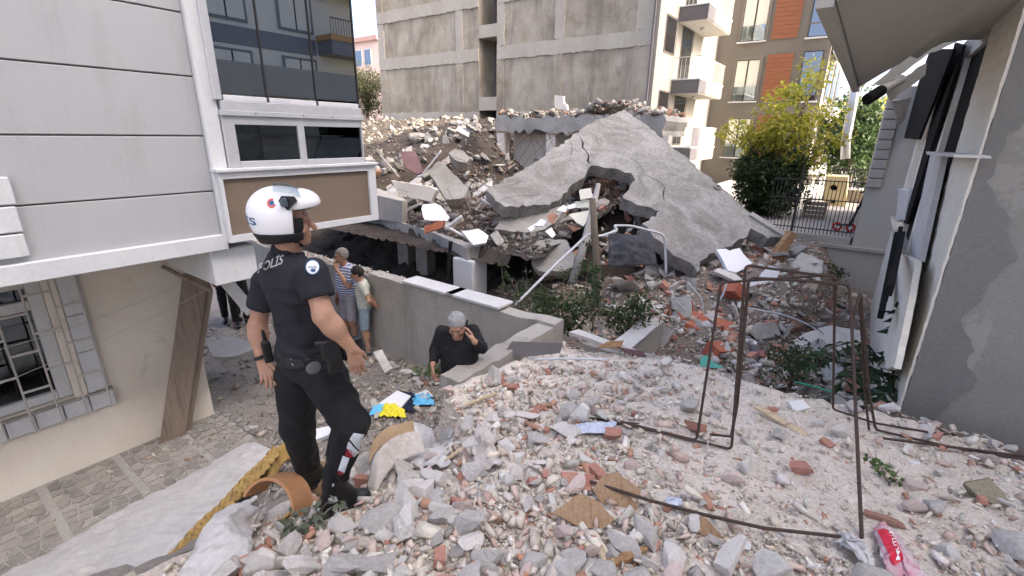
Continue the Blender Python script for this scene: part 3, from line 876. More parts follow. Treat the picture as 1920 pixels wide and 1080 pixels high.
for zz in (zfa, zfb): MB().bar(W(GU + 9, va, zz), W(GU + 9, vb, zz), .035, .035).build('rail', 'iron', fn2)
for i in range(19):
    v = lerp(va, vb, i / 18); MB().bar(W(GU + 9, v, zfa - .1), W(GU + 9, v, zfb + .08), .025, .025).build('bar', 'iron', fn2)
pm('stone_low', [(.25,.20,.14),(.36,.29,.2)], scale=5, rough=.95, bump=.8, bscale=12, fine=.3)
tag(MB().box(GU + 8.9, GU + 9.2, va, vb, pz + .002, zfa - .12).build('stone_wall', 'stone_low', loc=W(GU + 9, va, pz)), 'low ochre stone wall under the far iron fence of the patio', 'wall')
ovn = thing('garden_oven', 'yellow rendered garden oven with two arched openings in the sun', 'oven', W(GU + 7.3, UV(onU(1560, 380, GU + 7.3))[1], pz))
OU = GU + 7.0
q = [onU(x, y, OU) for x, y in ((1541, 412), (1583, 414), (1590, 332), (1549, 330))]
h1 = [onU(1563 + 7 * math.cos(a), 354 + 8 * math.sin(a) * (1 if math.sin(a) < 0 else .4), OU) for a in np.linspace(0, 2 * math.pi, 13)[:-1]]
h2 = [onU(1562 + 6 * math.cos(a), 378 + 5 * math.sin(a), OU) for a in np.linspace(.8, 2 * math.pi + .8, 5)[:-1]]
pm('yellow_render', [(.62,.48,.24),(.68,.55,.30)], scale=2, rough=.9, bump=.1, fine=.06)
MB().prism(q, EU * 1.0, [h1, h2]).build('body', 'yellow_render', ovn)
MB().prism([p + EU * 1.002 for p in q], EU * .1).build('back', 'yellow_render', ovn)
c0 = onU(1520, 425, GU + 3); 
cb = thing('wooden_crate', 'brown wooden crate standing on the patio behind the fence', 'crate', W(GU + 3.2, UV(c0)[1], pz))
cv = UV(c0)[1]
for k in range(4):
    MB().box(GU + 3, GU + 3.03, cv - .3, cv + .3, pz + .01 + k * .13, pz + .125 + k * .13).build('board', 'wood_grey', cb)
for dv in (-.3, .27): MB().box(GU + 3.031, GU + 3.5, cv + dv, cv + dv + .03, pz + .005, pz + .52).build('side', 'wood_grey', cb)
pm('red_plastic', [(.5,.03,.03)], rough=.4, bump=0, fine=.1)
pm('black_plastic', [(.02,.02,.022)], rough=.45, bump=.0, fine=.0)
sp = onU(1584, 415, GU + 1.2)
sc_ = thing('child_scooter', 'folded child scooter with red wheels leaning by the white side house', 'scooter', W(GU + 1.2, UV(sp)[1], pz))
for dv in (-.14, .16):
    ring = [W(GU + 1.2, UV(sp)[1] + dv, pz + .12) + (EV * math.cos(a) + Vector((0, 0, 1)) * math.sin(a)) * .09 for a in np.linspace(0, 2 * math.pi, 15)]
    MB().tube(ring, .03, 7, cap=False).build('wheel', 'red_plastic', sc_)
MB().bar(W(GU + 1.2, UV(sp)[1] + .12, pz + .15), W(GU + 1.15, UV(sp)[1] + .32, pz + 1.1), .05, .05).build('stem', 'black_plastic', sc_)
MB().bar(W(GU + 1.2, UV(sp)[1] - .15, pz + .16), W(GU + 1.2, UV(sp)[1] + .14, pz + .2), .09, .04).build('deck', 'black_plastic', sc_)
MB().tube([W(GU + 1.1, UV(sp)[1] + .18, pz + 1.04), W(GU + 1.15, UV(sp)[1] + .32, pz + 1.1), W(GU + 1.2, UV(sp)[1] + .45, pz + 1.12)], .022, 6).build('handle_bar', 'black_plastic', sc_)
shs = thing('side_house', 'white side house with a moulded corner of stacked quoin blocks', 'house', W(GU + 1, 1, -1))
qv = UV(onU(1597, 440, GU))[1]
MB().box(GU + .12, GU + 6, qv + .05, 5, zg - .135, onU(1660, 185, GU).z + .25).build('wall', 'white_wall_far', shs)
zq0, zq1 = onU(1617, 352, GU).z, onU(1660, 186, GU).z
n = 9
for i in range(n):
    a = lerp(zq0, zq1, i / n); b = lerp(zq0, zq1, (i + 1) / n)
    MB().box(GU + .04, GU + .119, qv + .045, qv + .33, a + .008, b - .008, bev=.02).build('quoin', 'concrete_beam', shs)
# steel flue far away beside the clad block
fl = thing('steel_flue', 'shiny steel flue pipe hanging bent beside the clad block', 'flue', onU(1585, 298, 24))
pts = [onU(x, y, 24.) for x, y in ((1609, 130), (1599, 190), (1590, 240), (1586, 258), (1585, 298))]
pm('steel', [(.42,.44,.45),(.5,.52,.53)], rough=.35, metallic=.9, bump=.1, bscale=4, fine=.1)
MB().tube(pts, .17, 12).build('pipe', 'steel', fl, smooth=True)
for t in (0, 1, 2, 3): MB().tube([pts[t] * .97 + pts[t + 1] * .03, pts[t] * .92 + pts[t + 1] * .08], .185, 12).build('pipe_joint', 'steel', fl)
# ================================================================== retaining wall of the lane
def rough_wall(u0, u1, v0, v1, z0, z1, amp, seed, name, mat, parent, along='v'):
    n = 14
    r = random.Random(seed); top = []
    for i in range(n + 1):
        t = i / n
        top.append((t, z1 + r.uniform(-amp, amp)))
    m = MB()
    if along == 'v':
        o = [W(u0, v0, z0), W(u0, v1, z0)] + [W(u0, lerp(v1, v0, t), z) for t, z in top]
        m.prism(o, EU * (u1 - u0))
    else:
        o = [W(u0, v0, z0), W(u1, v0, z0)] + [W(lerp(u1, u0, t), v0, z) for t, z in top]
        m.prism(o, EV * (v1 - v0))
    return m.build(name, mat, parent)
rw = thing('retaining_wall', 'stained concrete retaining wall turning a corner beside the sunken lane', 'wall', W(WALLU, -5, AL))
wt = -.10
rough_wall(WALLU, WALLU + .22, -11.5, -6.2, -2, wt - .03, .035, 1, 'wall', 'concrete_wall', rw)
rough_wall(WALLU, WALLU + .22, -6.195, -2.66, -2, wt, .02, 2, 'wall', 'concrete_wall', rw)
rough_wall(2.85, WALLU - .004, -2.9, -2.66, -2, wt - .01, .018, 3, 'wall_return', 'concrete_wall', rw, 'u')
def coping(x0, y0, x1, y1, name, label):
    v0, v1 = UV(onz(x0, y0, wt + .05))[1], UV(onz(x1, y1, wt + .05))[1]
    c = W(WALLU + .1, (v0 + v1) / 2, wt)
    tag(MB().box(WALLU - .05, WALLU + .27, v0, v1, wt + .022, wt + .062, bev=.006).build(name, 'marble', loc=c), label, 'coping')
coping(752, 527, 842, 556, 'coping_slab', 'chipped marble coping slab on the lane wall beside the white pillar')
coping(846, 546, 940, 576, 'coping_slab', 'second marble coping slab on the lane wall nearer its corner')
# beam with marble edge along the far rim of the mound
kb = thing('rim_wall', 'low concrete rim wall along the back edge of the rubble mound', 'wall', W(WALLU, -1, -1))
rough_wall(WALLU + .0, WALLU + .2, -2.25, .55, -1.9, -.20, .03, 4, 'wall', 'concrete_grey', kb)
pw = thing('white_pit_wall', 'white painted low wall running away below the rim wall among weeds', 'wall', W(5.6, -2, -1))
rough_wall(4.82, 6.6, -2.2, -1.98, -1.9, -.52, .02, 5, 'wall', 'white_wall_far', pw, 'u')
MB().box(4.95, 6.2, -2.23, -1.96, -.495, -.465, bev=.006).build('marble_top', 'marble', pw)

# ================================================================== broken ground floor of the collapsed house
def onP(px, py, P0, N):
    d = ray(px, py); return CO + d * ((P0 - CO).dot(N) / d.dot(N))
bf = thing('broken_floor', 'broken floor slab of the collapsed house above a dark basement', 'slab', W(8, -8, -1.6))
zs0 = -.32
e = [onz(600, 408, zs0), onz(705, 421, zs0), onz(790, 447, zs0), onz(875, 488, zs0), onz(952, 474, zs0), onz(990, 462, zs0)]
e = [e[0], e[1], e[1].lerp(e[2], .5), e[2], e[2].lerp(e[3], .5) + Vector((0, .06, 0)), e[3], e[4], e[5]]
back = [W(11.5, -4.6, zs0), W(11.5, -16, zs0)]
MB().prism(jag(e + back, .05, .3, 8), (0, 0, .24)).build('slab', 'concrete_grey', bf)
p1, p2 = e[1], e[3]
pu = [p1 + Vector((0, 0, .245)), (p1.lerp(p2, .62)) + Vector((0, 0, .245)), p1.lerp(p2, .64) + Vector((0, 0, .80)), p1 + Vector((0, 0, .95)), e[0] + Vector((0, 0, 1.02)), e[0] + Vector((0, 0, .245))]
MB().prism(pu, EU * .18).build('parapet', 'concrete_wall', bf)
cc = onz(872, 490, zs0)
cu, cv_, _ = UV(cc)
MB().box(cu + .08, cu + .55, cv_ - .42, cv_ + .12, -2, zs0 - .002, bev=.02).build('pillar', 'white_paint', bf)
for (x, y) in ((735, 450), (700, 440)):
    q = onz(x, y, zs0 - .02); u_, v_, _ = UV(q)
    MB().box(u_ + .9, u_ + 1.2, v_ - .2, v_ + .2, -2, zs0 - .002).build('inner_pillar', 'concrete_grey', bf)
MB().box(11.0, 11.3, -16, -4.8, -2.2, zs0 - .002).build('basement_back_wall', 'concrete_grey', bf)
MB().box(4.9, 11, -16, -15.7, -2.2, zs0).build('basement_side_wall', 'concrete_grey', bf)
grid_obj('basement_shade_soil', 5.6, 10.95, -15.6, -5.2, .12, lambda u, v: -1.75 + 1.0 * sst(6.2, 10.5, u) + .12 * wob(u, v, 2.5), 'soil', .04)  # dark soil heap added so the basement void reads as unlit
# debris heap on that slab
def heap_h(u, v):
    d = (u - 7.0) + .24 * (v + 6.0)
    z = -.12 + .20 * np.clip(d, 0, 9) ** .9 + (.16 * wob(u, v, 2.2) + .14 * np.abs(wob(u * 1.7, v * 1.7, 3.1))) * np.clip(d, 0, 1)
    z = z + .5 * np.exp(-((u - 12.8) / 1.1) ** 2 - ((v + 10.4) / 1.3) ** 2) * 3.4
    z = z - 1.2 * sst(10.8, 13.0, u) * sst(-11.0, -9.6, v) * sst(-4.0, -6.5, v)
    return np.where(d < .12, -.30, z)
grid_obj('debris_slope', 6.9, 15.2, -13.5, -4.4, .09, heap_h, 'soil', .02)

# ================================================================== ruin at the back: standing wall under a slab with rubble
RUU = 15.0
ru = thing('ruined_storey', 'remains of a storey with cream walls under a broken slab edge', 'ruin', W(RUU + 1, -8, 0))
v0r, v1r = UV(onU(930, 250, RUU))[1], UV(onU(1246, 225, RUU))[1]
zl0, zl1 = onU(1000, 246, RUU).z, onU(1000, 222, RUU).z
o = [W(RUU, v0r, zl0 - .0), W(RUU, v1r, zl0 - .1), W(RUU, v1r, zl1 + .05), W(RUU, v0r, zl1 + .05)]
MB().prism(jag(o, .10, .16, 11), EU * 2.2).build('broken_slab', 'concrete_grey', ru)
MB().box(RUU + .9, RUU + 1.05, v0r + .2, v1r - .2, -.5, zl0 - .06).build('cream_wall', 'cream_plaster', ru)
for x0, x1 in ((930, 940), (1022, 1034), (1232, 1244)):
    a, b = UV(onU(x0, 280, RUU))[1], UV(onU(x1, 280, RUU))[1]
    MB().box(RUU + .06, RUU + .4, a, b + .1, -.5, zl0 - .07).build('pillar', 'cream_plaster', ru)
MB().prism([W(RUU + .05, v1r - 1.3, zl0 - .1), W(RUU + .05, v1r, zl0 - .1), W(RUU + .05, v1r - .3, zl0 - .75), W(RUU + .05, v1r - .8, zl0 - .9)], EU * .4).build('hanging_beam', 'concrete_grey', ru)
pl = onU(1052, 190, RUU + .6)
MB().prism(jag([onU(x, y, RUU + .6) for x, y in ((1040, 205), (1064, 206), (1062, 196), (1057, 194), (1056, 180), (1040, 178))], .01, .1, 4), EU * .12).build('wall_stub', 'cream_plaster', ru)
# bare reinforcing wires hanging in front of the cream wall
pm('rust_wire', [(.13,.075,.05),(.19,.115,.08)], scale=20, rough=.85, bump=.2, fine=.2)
wr = MB()
r_ = random.Random(5)
for i in range(22):
    x = r_.uniform(950, 1070); a = onU(x, 247, RUU - .05)
    pts = [a]; d = Vector((r_.uniform(-.25, .25), 0, -.18))
    for k in range(7):
        pts.append(pts[-1] + d); d = d + Vector((r_.uniform(-.1, .1), r_.uniform(-.05, .05), -.03))
    wr.tube(pts, .008, 4)
tag(wr.build('hanging_wire', 'rust_wire', ru), None, None, kind='stuff')

# ================================================================== the great tilted slab
A_ = at(1168, 206, 13.7); B_ = at(1475, 442, 9.9); D_ = at(1263, 479, 9.0)
NS = (B_ - A_).cross(D_ - A_).normalized()
if NS.z < 0: NS = -NS
slab_px = [(1172,206),(1221,243),(1295,303),(1358,356),(1408,400),(1475,442),(1440,448),(1408,428),(1394,447),(1355,465),(1320,486),(1307,511),(1295,493),(1263,479),(1246,458),(1221,437),(1204,419),(1239,396),(1218,388),(1193,384),(1168,372),(1179,356),(1191,338),(1183,324),(1140,315),(1109,310),(1098,328),(1073,345),(1056,363),(1052,373),(1031,384),(947,388),(912,356),(985,314),(1066,261),(1091,240),(1126,222)]
pts = [onP(x, y, A_, NS) for x, y in slab_px]
def crack(pp, w):
    l = [onP(x, y, A_, NS) for x, y in pp]
    n = len(l); left = []; right = []
    for i, p in enumerate(l):
        d = (l[min(i + 1, n - 1)] - l[max(0, i - 1)]).normalized(); s = d.cross(NS)
        ww = w * (.25 if i in (0, n - 1) else random.uniform(.6, 1.2))
        left.append(p + s * ww); right.append(p - s * ww)
    return left + right[::-1]
cr1 = crack([(1088, 257), (1093, 268), (1092, 276), (1100, 285), (1104, 293), (1102, 302), (1106, 308)], .022)
cr2 = crack([(1199, 326), (1216, 330), (1226, 336), (1238, 340), (1246, 352), (1243, 366), (1246, 378)], .013)
cr3 = crack([(1172, 288), (1185, 297), (1199, 309), (1206, 320), (1213, 327)], .007)
cr4 = crack([(950, 372), (975, 366), (1005, 366), (1030, 362), (1048, 361)], .008)
cr5 = crack([(1070, 262), (1073, 280), (1068, 300)], .006)
ts = thing('tilted_slab', 'huge cracked grey concrete slab tilted up with a ragged hole', 'slab', sum(pts, Vector()) / len(pts))
dn = -NS * .30
MB().prism(jag(pts, .05, .11, 21, NS), dn, [cr1, cr2, cr3, cr4, cr5]).build('slab', 'slab_concrete', ts)
# lift eye pipe stub on the slab
c = onP(1345, 352, A_, NS)
ring = [c + NS * .02 + ((B_ - A_).normalized() * math.cos(a) + (B_ - A_).normalized().cross(NS) * math.sin(a)) * .07 for a in np.linspace(0, 6.283, 17)]
MB().tube(ring, .028, 6, cap=False).build('pipe_collar', 'concrete_grey', ts)
# cut edge strip along the right border (thickness of the slab catches light)
MB().prism([onP(x, y, A_, NS) + NS * .004 for x, y in ((1408, 400), (1475, 442), (1466, 445), (1404, 406))], NS * .05).build('edge_fragment', 'concrete_grey', ts)

# ================================================================== shards and larger debris
def shard(name, pix, Y, nrm, th, mat, label, cat, amp=.015, seg=.12, group=None):
    cx = sum(p[0] for p in pix) / len(pix); cy = sum(p[1] for p in pix) / len(pix)
    P0 = at(cx, cy, Y); N = Vector(nrm).normalized()
    if N.dot(P0 - CO) > 0: N = -N
    q = [onP(x, y, P0, N) for x, y in pix]
    q = jag(q, amp, seg, int(cx * 7 + cy), N) if amp else q
    o = MB().prism(q, -N * th).build(name, mat, loc=P0 - N * th)
    return tag(o, label, cat, group)
pm('white_tile', [(.70,.71,.73),(.76,.77,.78)], scale=3, rough=.4, bump=.05, bscale=60, fine=.06, spots=((.45,.42,.38),9,.66,.75,.5))
pm('maroon_board', [(.11,.06,.062),(.15,.085,.085)], scale=3, rough=.8, bump=.1, fine=.15)
pm('timber_broken', [(.22,.12,.055),(.36,.22,.11),(.28,.16,.08)], scale=4, stretch=(2, 2, 12), rough=.85, bump=.4, bscale=40, fine=.3)
pm('timber_pale', [(.48,.38,.24),(.58,.48,.33),(.40,.30,.19)], scale=5, stretch=(1, 6, 6), rough=.85, bump=.25, bscale=50, fine=.25)
pm('ply_brown', [(.27,.17,.095),(.35,.235,.14),(.24,.15,.085)], scale=4, stretch=(12, 2, 2), rough=.85, bump=.3, bscale=60, fine=.25, spots=((.50,.42,.33),7,.60,.68,.6))
pm('terracotta', [(.40,.18,.125),(.48,.25,.185),(.35,.16,.115)], scale=5, rough=.92, bump=.4, bscale=50, fine=.22, rnd=.12, spots=((.52,.42,.37),6,.58,.68,.7))
pm('chunk_grey', [(.44,.415,.38),(.54,.515,.475),(.62,.595,.55)], scale=6, rough=.95, bump=.6, bscale=55, fine=.25, rnd=.16, spots=((.25,.235,.22),12,.62,.70,.55))
pm('chunk_pale', [(.59,.56,.51),(.67,.645,.60),(.55,.505,.445)], scale=6, rough=.95, bump=.5, bscale=55, fine=.2, rnd=.12, spots=((.36,.31,.25),9,.60,.70,.5))
pm('chunk_pink', [(.53,.41,.36),(.59,.48,.43),(.62,.55,.51)], scale=6, rough=.95, bump=.5, bscale=55, fine=.22, rnd=.13)
pm('plaster_white', [(.62,.615,.60),(.72,.71,.69)], scale=6, rough=.8, bump=.15, bscale=60, fine=.12, rnd=.08, spots=((.42,.38,.34),14,.62,.7,.5))
pm('rock_yellow', [(.40,.35,.235),(.50,.44,.31),(.33,.27,.17)], scale=7, rough=.95, bump=.9, bscale=40, fine=.3, spots=((.36,.33,.29),5,.5,.62,.7))
pm('rock_rust', [(.36,.19,.145),(.42,.24,.19),(.45,.30,.16)], scale=6, rough=.95, bump=.7, bscale=45, fine=.28, spots=((.5,.42,.38),7,.6,.7,.6))
pm('tile_back', [(.38,.19,.12),(.46,.25,.17)], scale=8, rough=.9, bump=.3, bscale=60, fine=.2, rnd=.1)
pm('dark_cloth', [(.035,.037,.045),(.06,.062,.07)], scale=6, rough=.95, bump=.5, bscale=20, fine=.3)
Z3 = Vector((0, 0, 1))
shard('tiled_slab', [(793,383),(816,381),(827,386),(843,408),(838,415),(796,412),(790,391)], 9.9, (0,-.8,.6), .05, 'white_tile', 'broken white tile panel propped behind the red hollow block', 'panel')
shard('tiled_slab', [(866,433),(896,429),(916,442),(911,455),(888,459),(877,447)], 9.2, (.1,-.55,.8), .05, 'white_tile', 'flat white tile panel lying at the edge of the broken floor', 'panel')
shard('hollow_block', [(795,424),(832,413),(829,427),(796,438)], 9.5, (0,-1,.2), .3, 'hollow_brick', 'red hollow clay block on the broken floor under the white panel', 'block', .004)
shard('maroon_board', [(749,284),(778,283),(795,322),(782,327),(763,316)], 12.6, (.1,-.6,.8), .03, 'maroon_board', 'maroon board lying on the dark soil slope', 'board')
shard('concrete_column', [(803,322),(824,300),(878,352),(872,372),(836,374)], 11.0, (-.1,-.8,.6), .45, 'concrete_grey', 'thick fallen concrete column lying across the debris slope', 'column', .02)
shard('rounded_boulder', [(841,287),(850,280),(868,282),(883,296),(874,305),(858,302),(850,297)], 12.2, (0,-.8,.6), .4, 'concrete_grey', 'rounded grey boulder lodged in the debris above the fallen column', 'boulder')
shard('cream_parapet', [(733,338),(806,350),(818,356),(808,378),(768,370),(745,362)], 11.0, (-.4,-.9,.1), .12, 'cream_plaster', 'cream parapet fragment lying behind the grey parapet', 'parapet', .01)
shard('tile_slab', [(1343,468),(1360,466),(1368,470),(1387,465),(1394,476),(1411,493),(1380,511),(1365,507)], 9.0, (.05,-.62,.78), .09, 'white_tile', 'thick white faced slab on brown bricks at the foot of the tilted slab', 'slab')
shard('tile_slab', [(1404,528),(1412,520),(1420,524),(1443,498),(1464,504),(1443,556),(1404,549)], 8.3, (.0,-.8,.6), .05, 'white_tile', 'torn white faced slab standing behind the bent rebar frame', 'slab')
shard('concrete_block', [(1484,499),(1503,473),(1544,489),(1541,512),(1512,512)], 9.2, (.1,-.7,.75), .3, 'chunk_grey', 'rough grey concrete block resting on a larger block by the garden wall', 'block', .025, .08)
shard('concrete_block', [(1466,530),(1482,520),(1535,530),(1522,562),(1507,571),(1490,566),(1469,552)], 8.5, (.1,-.85,.5), .4, 'rock_yellow', 'large rough block with a yellowish broken face behind the rebar frame', 'block', .025, .08)
shard('broken_timber', [(1452,484),(1463,462),(1485,433),(1494,440),(1478,472),(1466,492)], 9.6, (.3,-.95,.2), .14, 'timber_broken', 'splintered brown timber stump sticking up by the garden wall', 'timber', .02, .06)
shard('rounded_slab', [(997,460),(1012,450),(1062,450),(1080,478),(1074,500),(1050,509),(1010,508),(996,490)], 8.6, (-.1,-.75,.65), .22, 'concrete_grey', 'rounded grey slab fragment hanging above the weeds', 'slab', .02)
shard('slab_fragment', [(926,430),(945,404),(975,390),(1031,386),(1058,388),(1040,418),(1021,430),(986,436)], 9.9, (-.1,-.55,.85), .32, 'concrete_grey', 'thick grey slab fragment covered with tile shards left of the ragged hole', 'slab', .02)
shard('slab_fragment', [(985,452),(1004,432),(1026,440),(1030,462),(1008,482),(990,478)], 9.4, (.1,-.85,.5), .12, 'slab_concrete', 'grey plate of concrete slipping off the thick slab fragment', 'slab', .015)
shard('wall_board', [(1066,402),(1105,394),(1110,402),(1094,424),(1082,418)], 9.0, (-.1,-.7,.7), .02, 'clad_white', 'curled pale wall board leaning on the bare trunk', 'board', .01)
shard('pale_plate', [(1485,640),(1510,624),(1560,610),(1614,620),(1618,640),(1563,660),(1510,662)], 6.6, (0,-.5,.85), .14, 'chunk_pale', 'large flat pale slab behind the climbing leaves', 'slab', .03)
shard('white_sheet', [(1540,690),(1562,678),(1582,690),(1574,716),(1550,712)], 5.6, (0,-.9,.4), .02, 'white_tile', 'crumpled white sheet below the flat pale slab', 'sheet', .01)
shard('grey_sheet', [(945,662),(960,640),(1056,643),(1050,662),(1000,668)], 4.55, (-.1,-.9,.4), .025, 'balcony_grey', 'grey sheet propped on edge at the back of the mound', 'sheet', .004)
shard('rim_plank', [(1067,622),(1085,617),(1215,664),(1200,668)], 4.75, (0,-.6,.8), .07, 'marble', 'white marble strip lying across the rim of the mound', 'strip', .006)
shard('arch_tile', [(1117,652),(1140,640),(1170,638),(1164,652)], 4.7, (0,-.8,.6), .03, 'timber_broken', 'curved brown tile fragment beside the white marble strip', 'tile', .004)
shard('brown_strip', [(1158,650),(1205,658),(1213,668),(1180,664)], 4.55, (.1,-.8,.6), .03, 'maroon_board', 'dark brown curved strip on the rim of the mound', 'strip', .004)
shard('teal_sheet', [(1311,686),(1316,668),(1327,666),(1336,678),(1358,690),(1340,690)], 5.3, (0,-.7,.7), .01, pm('teal', [(.10,.42,.34),(.14,.50,.42)], rough=.5, bump=.05, fine=.1), 'torn teal plastic sheet at the back rim of the mound', 'sheet', .005)
i = 0
for pix, m in (([(1000,423),(1013,411),(1027,414),(1019,424)],'white_tile'),([(988,428),(1010,416),(1012,421),(995,434)],'white_tile'),([(1026,404),(1036,398),(1046,404),(1036,420),(1028,412)],'tile_back'),([(1043,394),(1056,384),(1067,390),(1060,398)],'white_tile'),([(1062,386),(1082,380),(1084,388),(1066,392)],'white_tile'),([(1086,356),(1108,352),(1112,370),(1088,374)],'clad_white'),([(1078,378),(1104,376),(1104,388),(1082,390)],'clad_white'),([(1076,470),(1087,466),(1090,478),(1080,482)],'tile_back'),([(1022,434),(1034,426),(1042,440),(1036,446)],'white_tile'),([(1062,420),(1074,424),(1090,428),(1076,434)],'tile_back')):
    names = {'white_tile': ('tile_shard', 'white glazed tile shard strewn over the thick slab fragment', 'tile shards on the slab fragment'), 'tile_back': ('tile_shard', 'brown clay backed tile shard among the debris by the ragged hole', 'brown tile shards by the ragged hole'), 'clad_white': ('tile_shard', 'cream tile shard stacked under the ragged hole of the slab', 'cream tile shards under the ragged hole')}
    nm, lb, gp = names[m]
    shard(nm, pix, 9.3 - .02 * i, (random.uniform(-.4, .4), -.8, .6), .025, m, lb, 'tile', .004, .05, gp); i += 1
# ================================================================== loose rubble
def hull_template(seed, n=11, box=False):
    r = np.random.default_rng(seed)
    if box:
        p = np.array([[x, y, z] for x in (-1, 1) for y in (-.62, .62) for z in (-.4, .4)], float)
        p += r.normal(size=p.shape) * .10
        p = p[r.permutation(8)][:7] if r.random() < .6 else p
        p = np.vstack([p, r.uniform(-.5, .5, (3, 3)) * [2, 1.2, .8]])
    else:
        p = r.normal(size=(n, 3)); p /= np.linalg.norm(p, axis=1)[:, None]; p *= r.uniform(.7, 1.15, (n, 1))
    bm = bmesh.new()
    vs = [bm.verts.new(q) for q in p]
    bmesh.ops.convex_hull(bm, input=vs)
    bm.verts.ensure_lookup_table()
    for v in [v for v in bm.verts if not v.link_faces]: bm.verts.remove(v)
    bmesh.ops.triangulate(bm, faces=bm.faces[:])
    bm.verts.index_update()
    V_ = np.array([v.co[:] for v in bm.verts]); F_ = np.array([[v.index for v in f.verts] for f in bm.faces])
    bm.free()
    return V_, F_
TPL = [hull_template(100 + i, 7 + i % 4) for i in range(22)] + [hull_template(300 + i, box=True) for i in range(10)]
PAL = np.array([(.60,.56,.49),(.50,.465,.405),(.75,.69,.59),(.67,.60,.50),(.69,.55,.465),(.62,.47,.39),(.50,.28,.195),(.83,.79,.72),(.30,.27,.235)])
PW_MOUND = np.array([.21,.10,.20,.14,.13,.09,.045,.075,.01]); PW_MOUND /= PW_MOUND.sum()
PW_PIT = np.array([.24,.22,.10,.10,.05,.06,.11,.03,.09]); PW_PIT /= PW_PIT.sum()
PW_SOIL = np.array([.07,.22,.015,.04,.01,.03,.03,.01,.58]); PW_SOIL /= PW_SOIL.sum()
PW_LANE = np.array([.30,.26,.12,.12,.03,.02,.02,.06,.07]); PW_LANE /= PW_LANE.sum()
pm('stone_mix', [(.88,.88,.88),(1.06,1.05,1.03)], scale=9, rough=.95, bump=.45, bscale=70, fine=.18, attr='Col')

def stone_stuff(name, u, v, z, size, pw, label, cat, flat=(.45, .95), seed=1, tone=1.0):
    r = np.random.default_rng(seed)
    n = len(u)
    X = u * EU.x + v * EV.x; Y = u * EU.y + v * EV.y
    tid = r.integers(0, len(TPL), n)
    ci = r.choice(len(PAL), n, p=pw)
    col = PAL[ci] * tone * r.uniform(.82, 1.14, (n, 1)) * (1 + r.normal(size=(n, 3)) * .02)
    # terracotta pieces use the blocky templates
    tid = np.where(ci == 6, 22 + r.integers(0, 10, n), tid)
    yaw = r.uniform(0, 6.283, n); pit = r.normal(size=n) * .45; rol = r.normal(size=n) * .45
    cy, sy, cp, sp, cr_, sr = np.cos(yaw), np.sin(yaw), np.cos(pit), np.sin(pit), np.cos(rol), np.sin(rol)
    Rm = np.empty((n, 3, 3))
    Rm[:, 0, 0] = cy * cp; Rm[:, 0, 1] = cy * sp * sr - sy * cr_; Rm[:, 0, 2] = cy * sp * cr_ + sy * sr
    Rm[:, 1, 0] = sy * cp; Rm[:, 1, 1] = sy * sp * sr + cy * cr_; Rm[:, 1, 2] = sy * sp * cr_ - cy * sr
    Rm[:, 2, 0] = -sp; Rm[:, 2, 1] = cp * sr; Rm[:, 2, 2] = cp * cr_
    sc = np.stack([size * r.uniform(.85, 1.35, n), size * r.uniform(.6, 1.0, n), size * r.uniform(*flat, n)], -1)
    zc = z + sc[:, 2] * r.uniform(.05, .55, n)
    cen = np.stack([X, Y, zc], -1)
    VV = []; FF = []; CC = []; off = 0
    for t, (tv, tf) in enumerate(TPL):
        idx = np.where(tid == t)[0]
        if len(idx) == 0: continue
        P = tv[None] * sc[idx][:, None, :]
        P = np.einsum('nij,nkj->nki', Rm[idx], P) + cen[idx][:, None, :]
        k = len(tv)
        VV.append(P.reshape(-1, 3))
        f = tf[None] + (np.arange(len(idx)) * k)[:, None, None] + off
        FF.append(f.reshape(-1, 3)); CC.append(np.repeat(col[idx], k, axis=0))
        off += k * len(idx)
    VV = np.vstack(VV); FF = np.vstack(FF); CC = np.vstack(CC)
    me = bpy.data.meshes.new(name)
    me.vertices.add(len(VV)); me.vertices.foreach_set("co", VV.astype(np.float32).ravel())
    me.loops.add(FF.size); me.loops.foreach_set("vertex_index", FF.astype(np.int32).ravel())
    me.polygons.add(len(FF)); me.polygons.foreach_set("loop_start", np.arange(0, FF.size, 3, dtype=np.int32))
    ca = me.color_attributes.new("Col", 'FLOAT_COLOR', 'POINT')
    ca.data.foreach_set("color", np.hstack([CC, np.ones((len(CC), 1))]).astype(np.float32).ravel())
    me.update(calc_edges=True); me.validate()
    o = link(name, me, 'stone_mix')
    return tag(o, label, cat, kind='stuff')

def sample(n, u0, u1, v0, v1, keep, seed):
    r = np.random.default_rng(seed)
    us = []; vs = []; c = 0
    while c < n:
        u = r.uniform(u0, u1, n * 3); v = r.uniform(v0, v1, n * 3)
        k = r.uniform(0, 1, n * 3) < keep(u, v)
        us.append(u[k]); vs.append(v[k]); c += k.sum()
    return np.concatenate(us)[:n], np.concatenate(vs)[:n], r
def pareto(r, n, lo, hi, a): 
    x = r.uniform(0, 1, n); return (lo ** -a - x * (lo ** -a - hi ** -a)) ** (-1 / a)
def dist2(u, v): return u * u + v * v
MAT_POLY = None
def on_mound(u, v):
    lim = lerp(-2.55, -2.5, sst(1.3, 2.5, u))
    m = (u < 4.55) & (v > lim)
    m2 = (v > .2) & (u < 5.25)
    return (m | m2).astype(float)
kz = lambda u, v: height(u, v)
CLEAR = []
for (x, y, rr) in ((632, 955, .15), (600, 905, .2), (1085, 903, .10), (1155, 925, .13), (1090, 962, .14), (1465, 788, .09), (1430, 770, .06), (1500, 808, .06), (730, 765, .22), (775, 760, .16), (1105, 815, .13), (1655, 1040, .12), (1600, 1050, .1), (1660, 1075, .1), (1838, 915, .16), (1706, 905, .10), (1665, 970, .12), (1320, 990, .07), (1260, 955, .06), (800, 850, .12), (500, 985, .22), (700, 830, .15)):
    p = ground_at(x, y); CLEAR.append((UV(p)[0], UV(p)[1], rr))
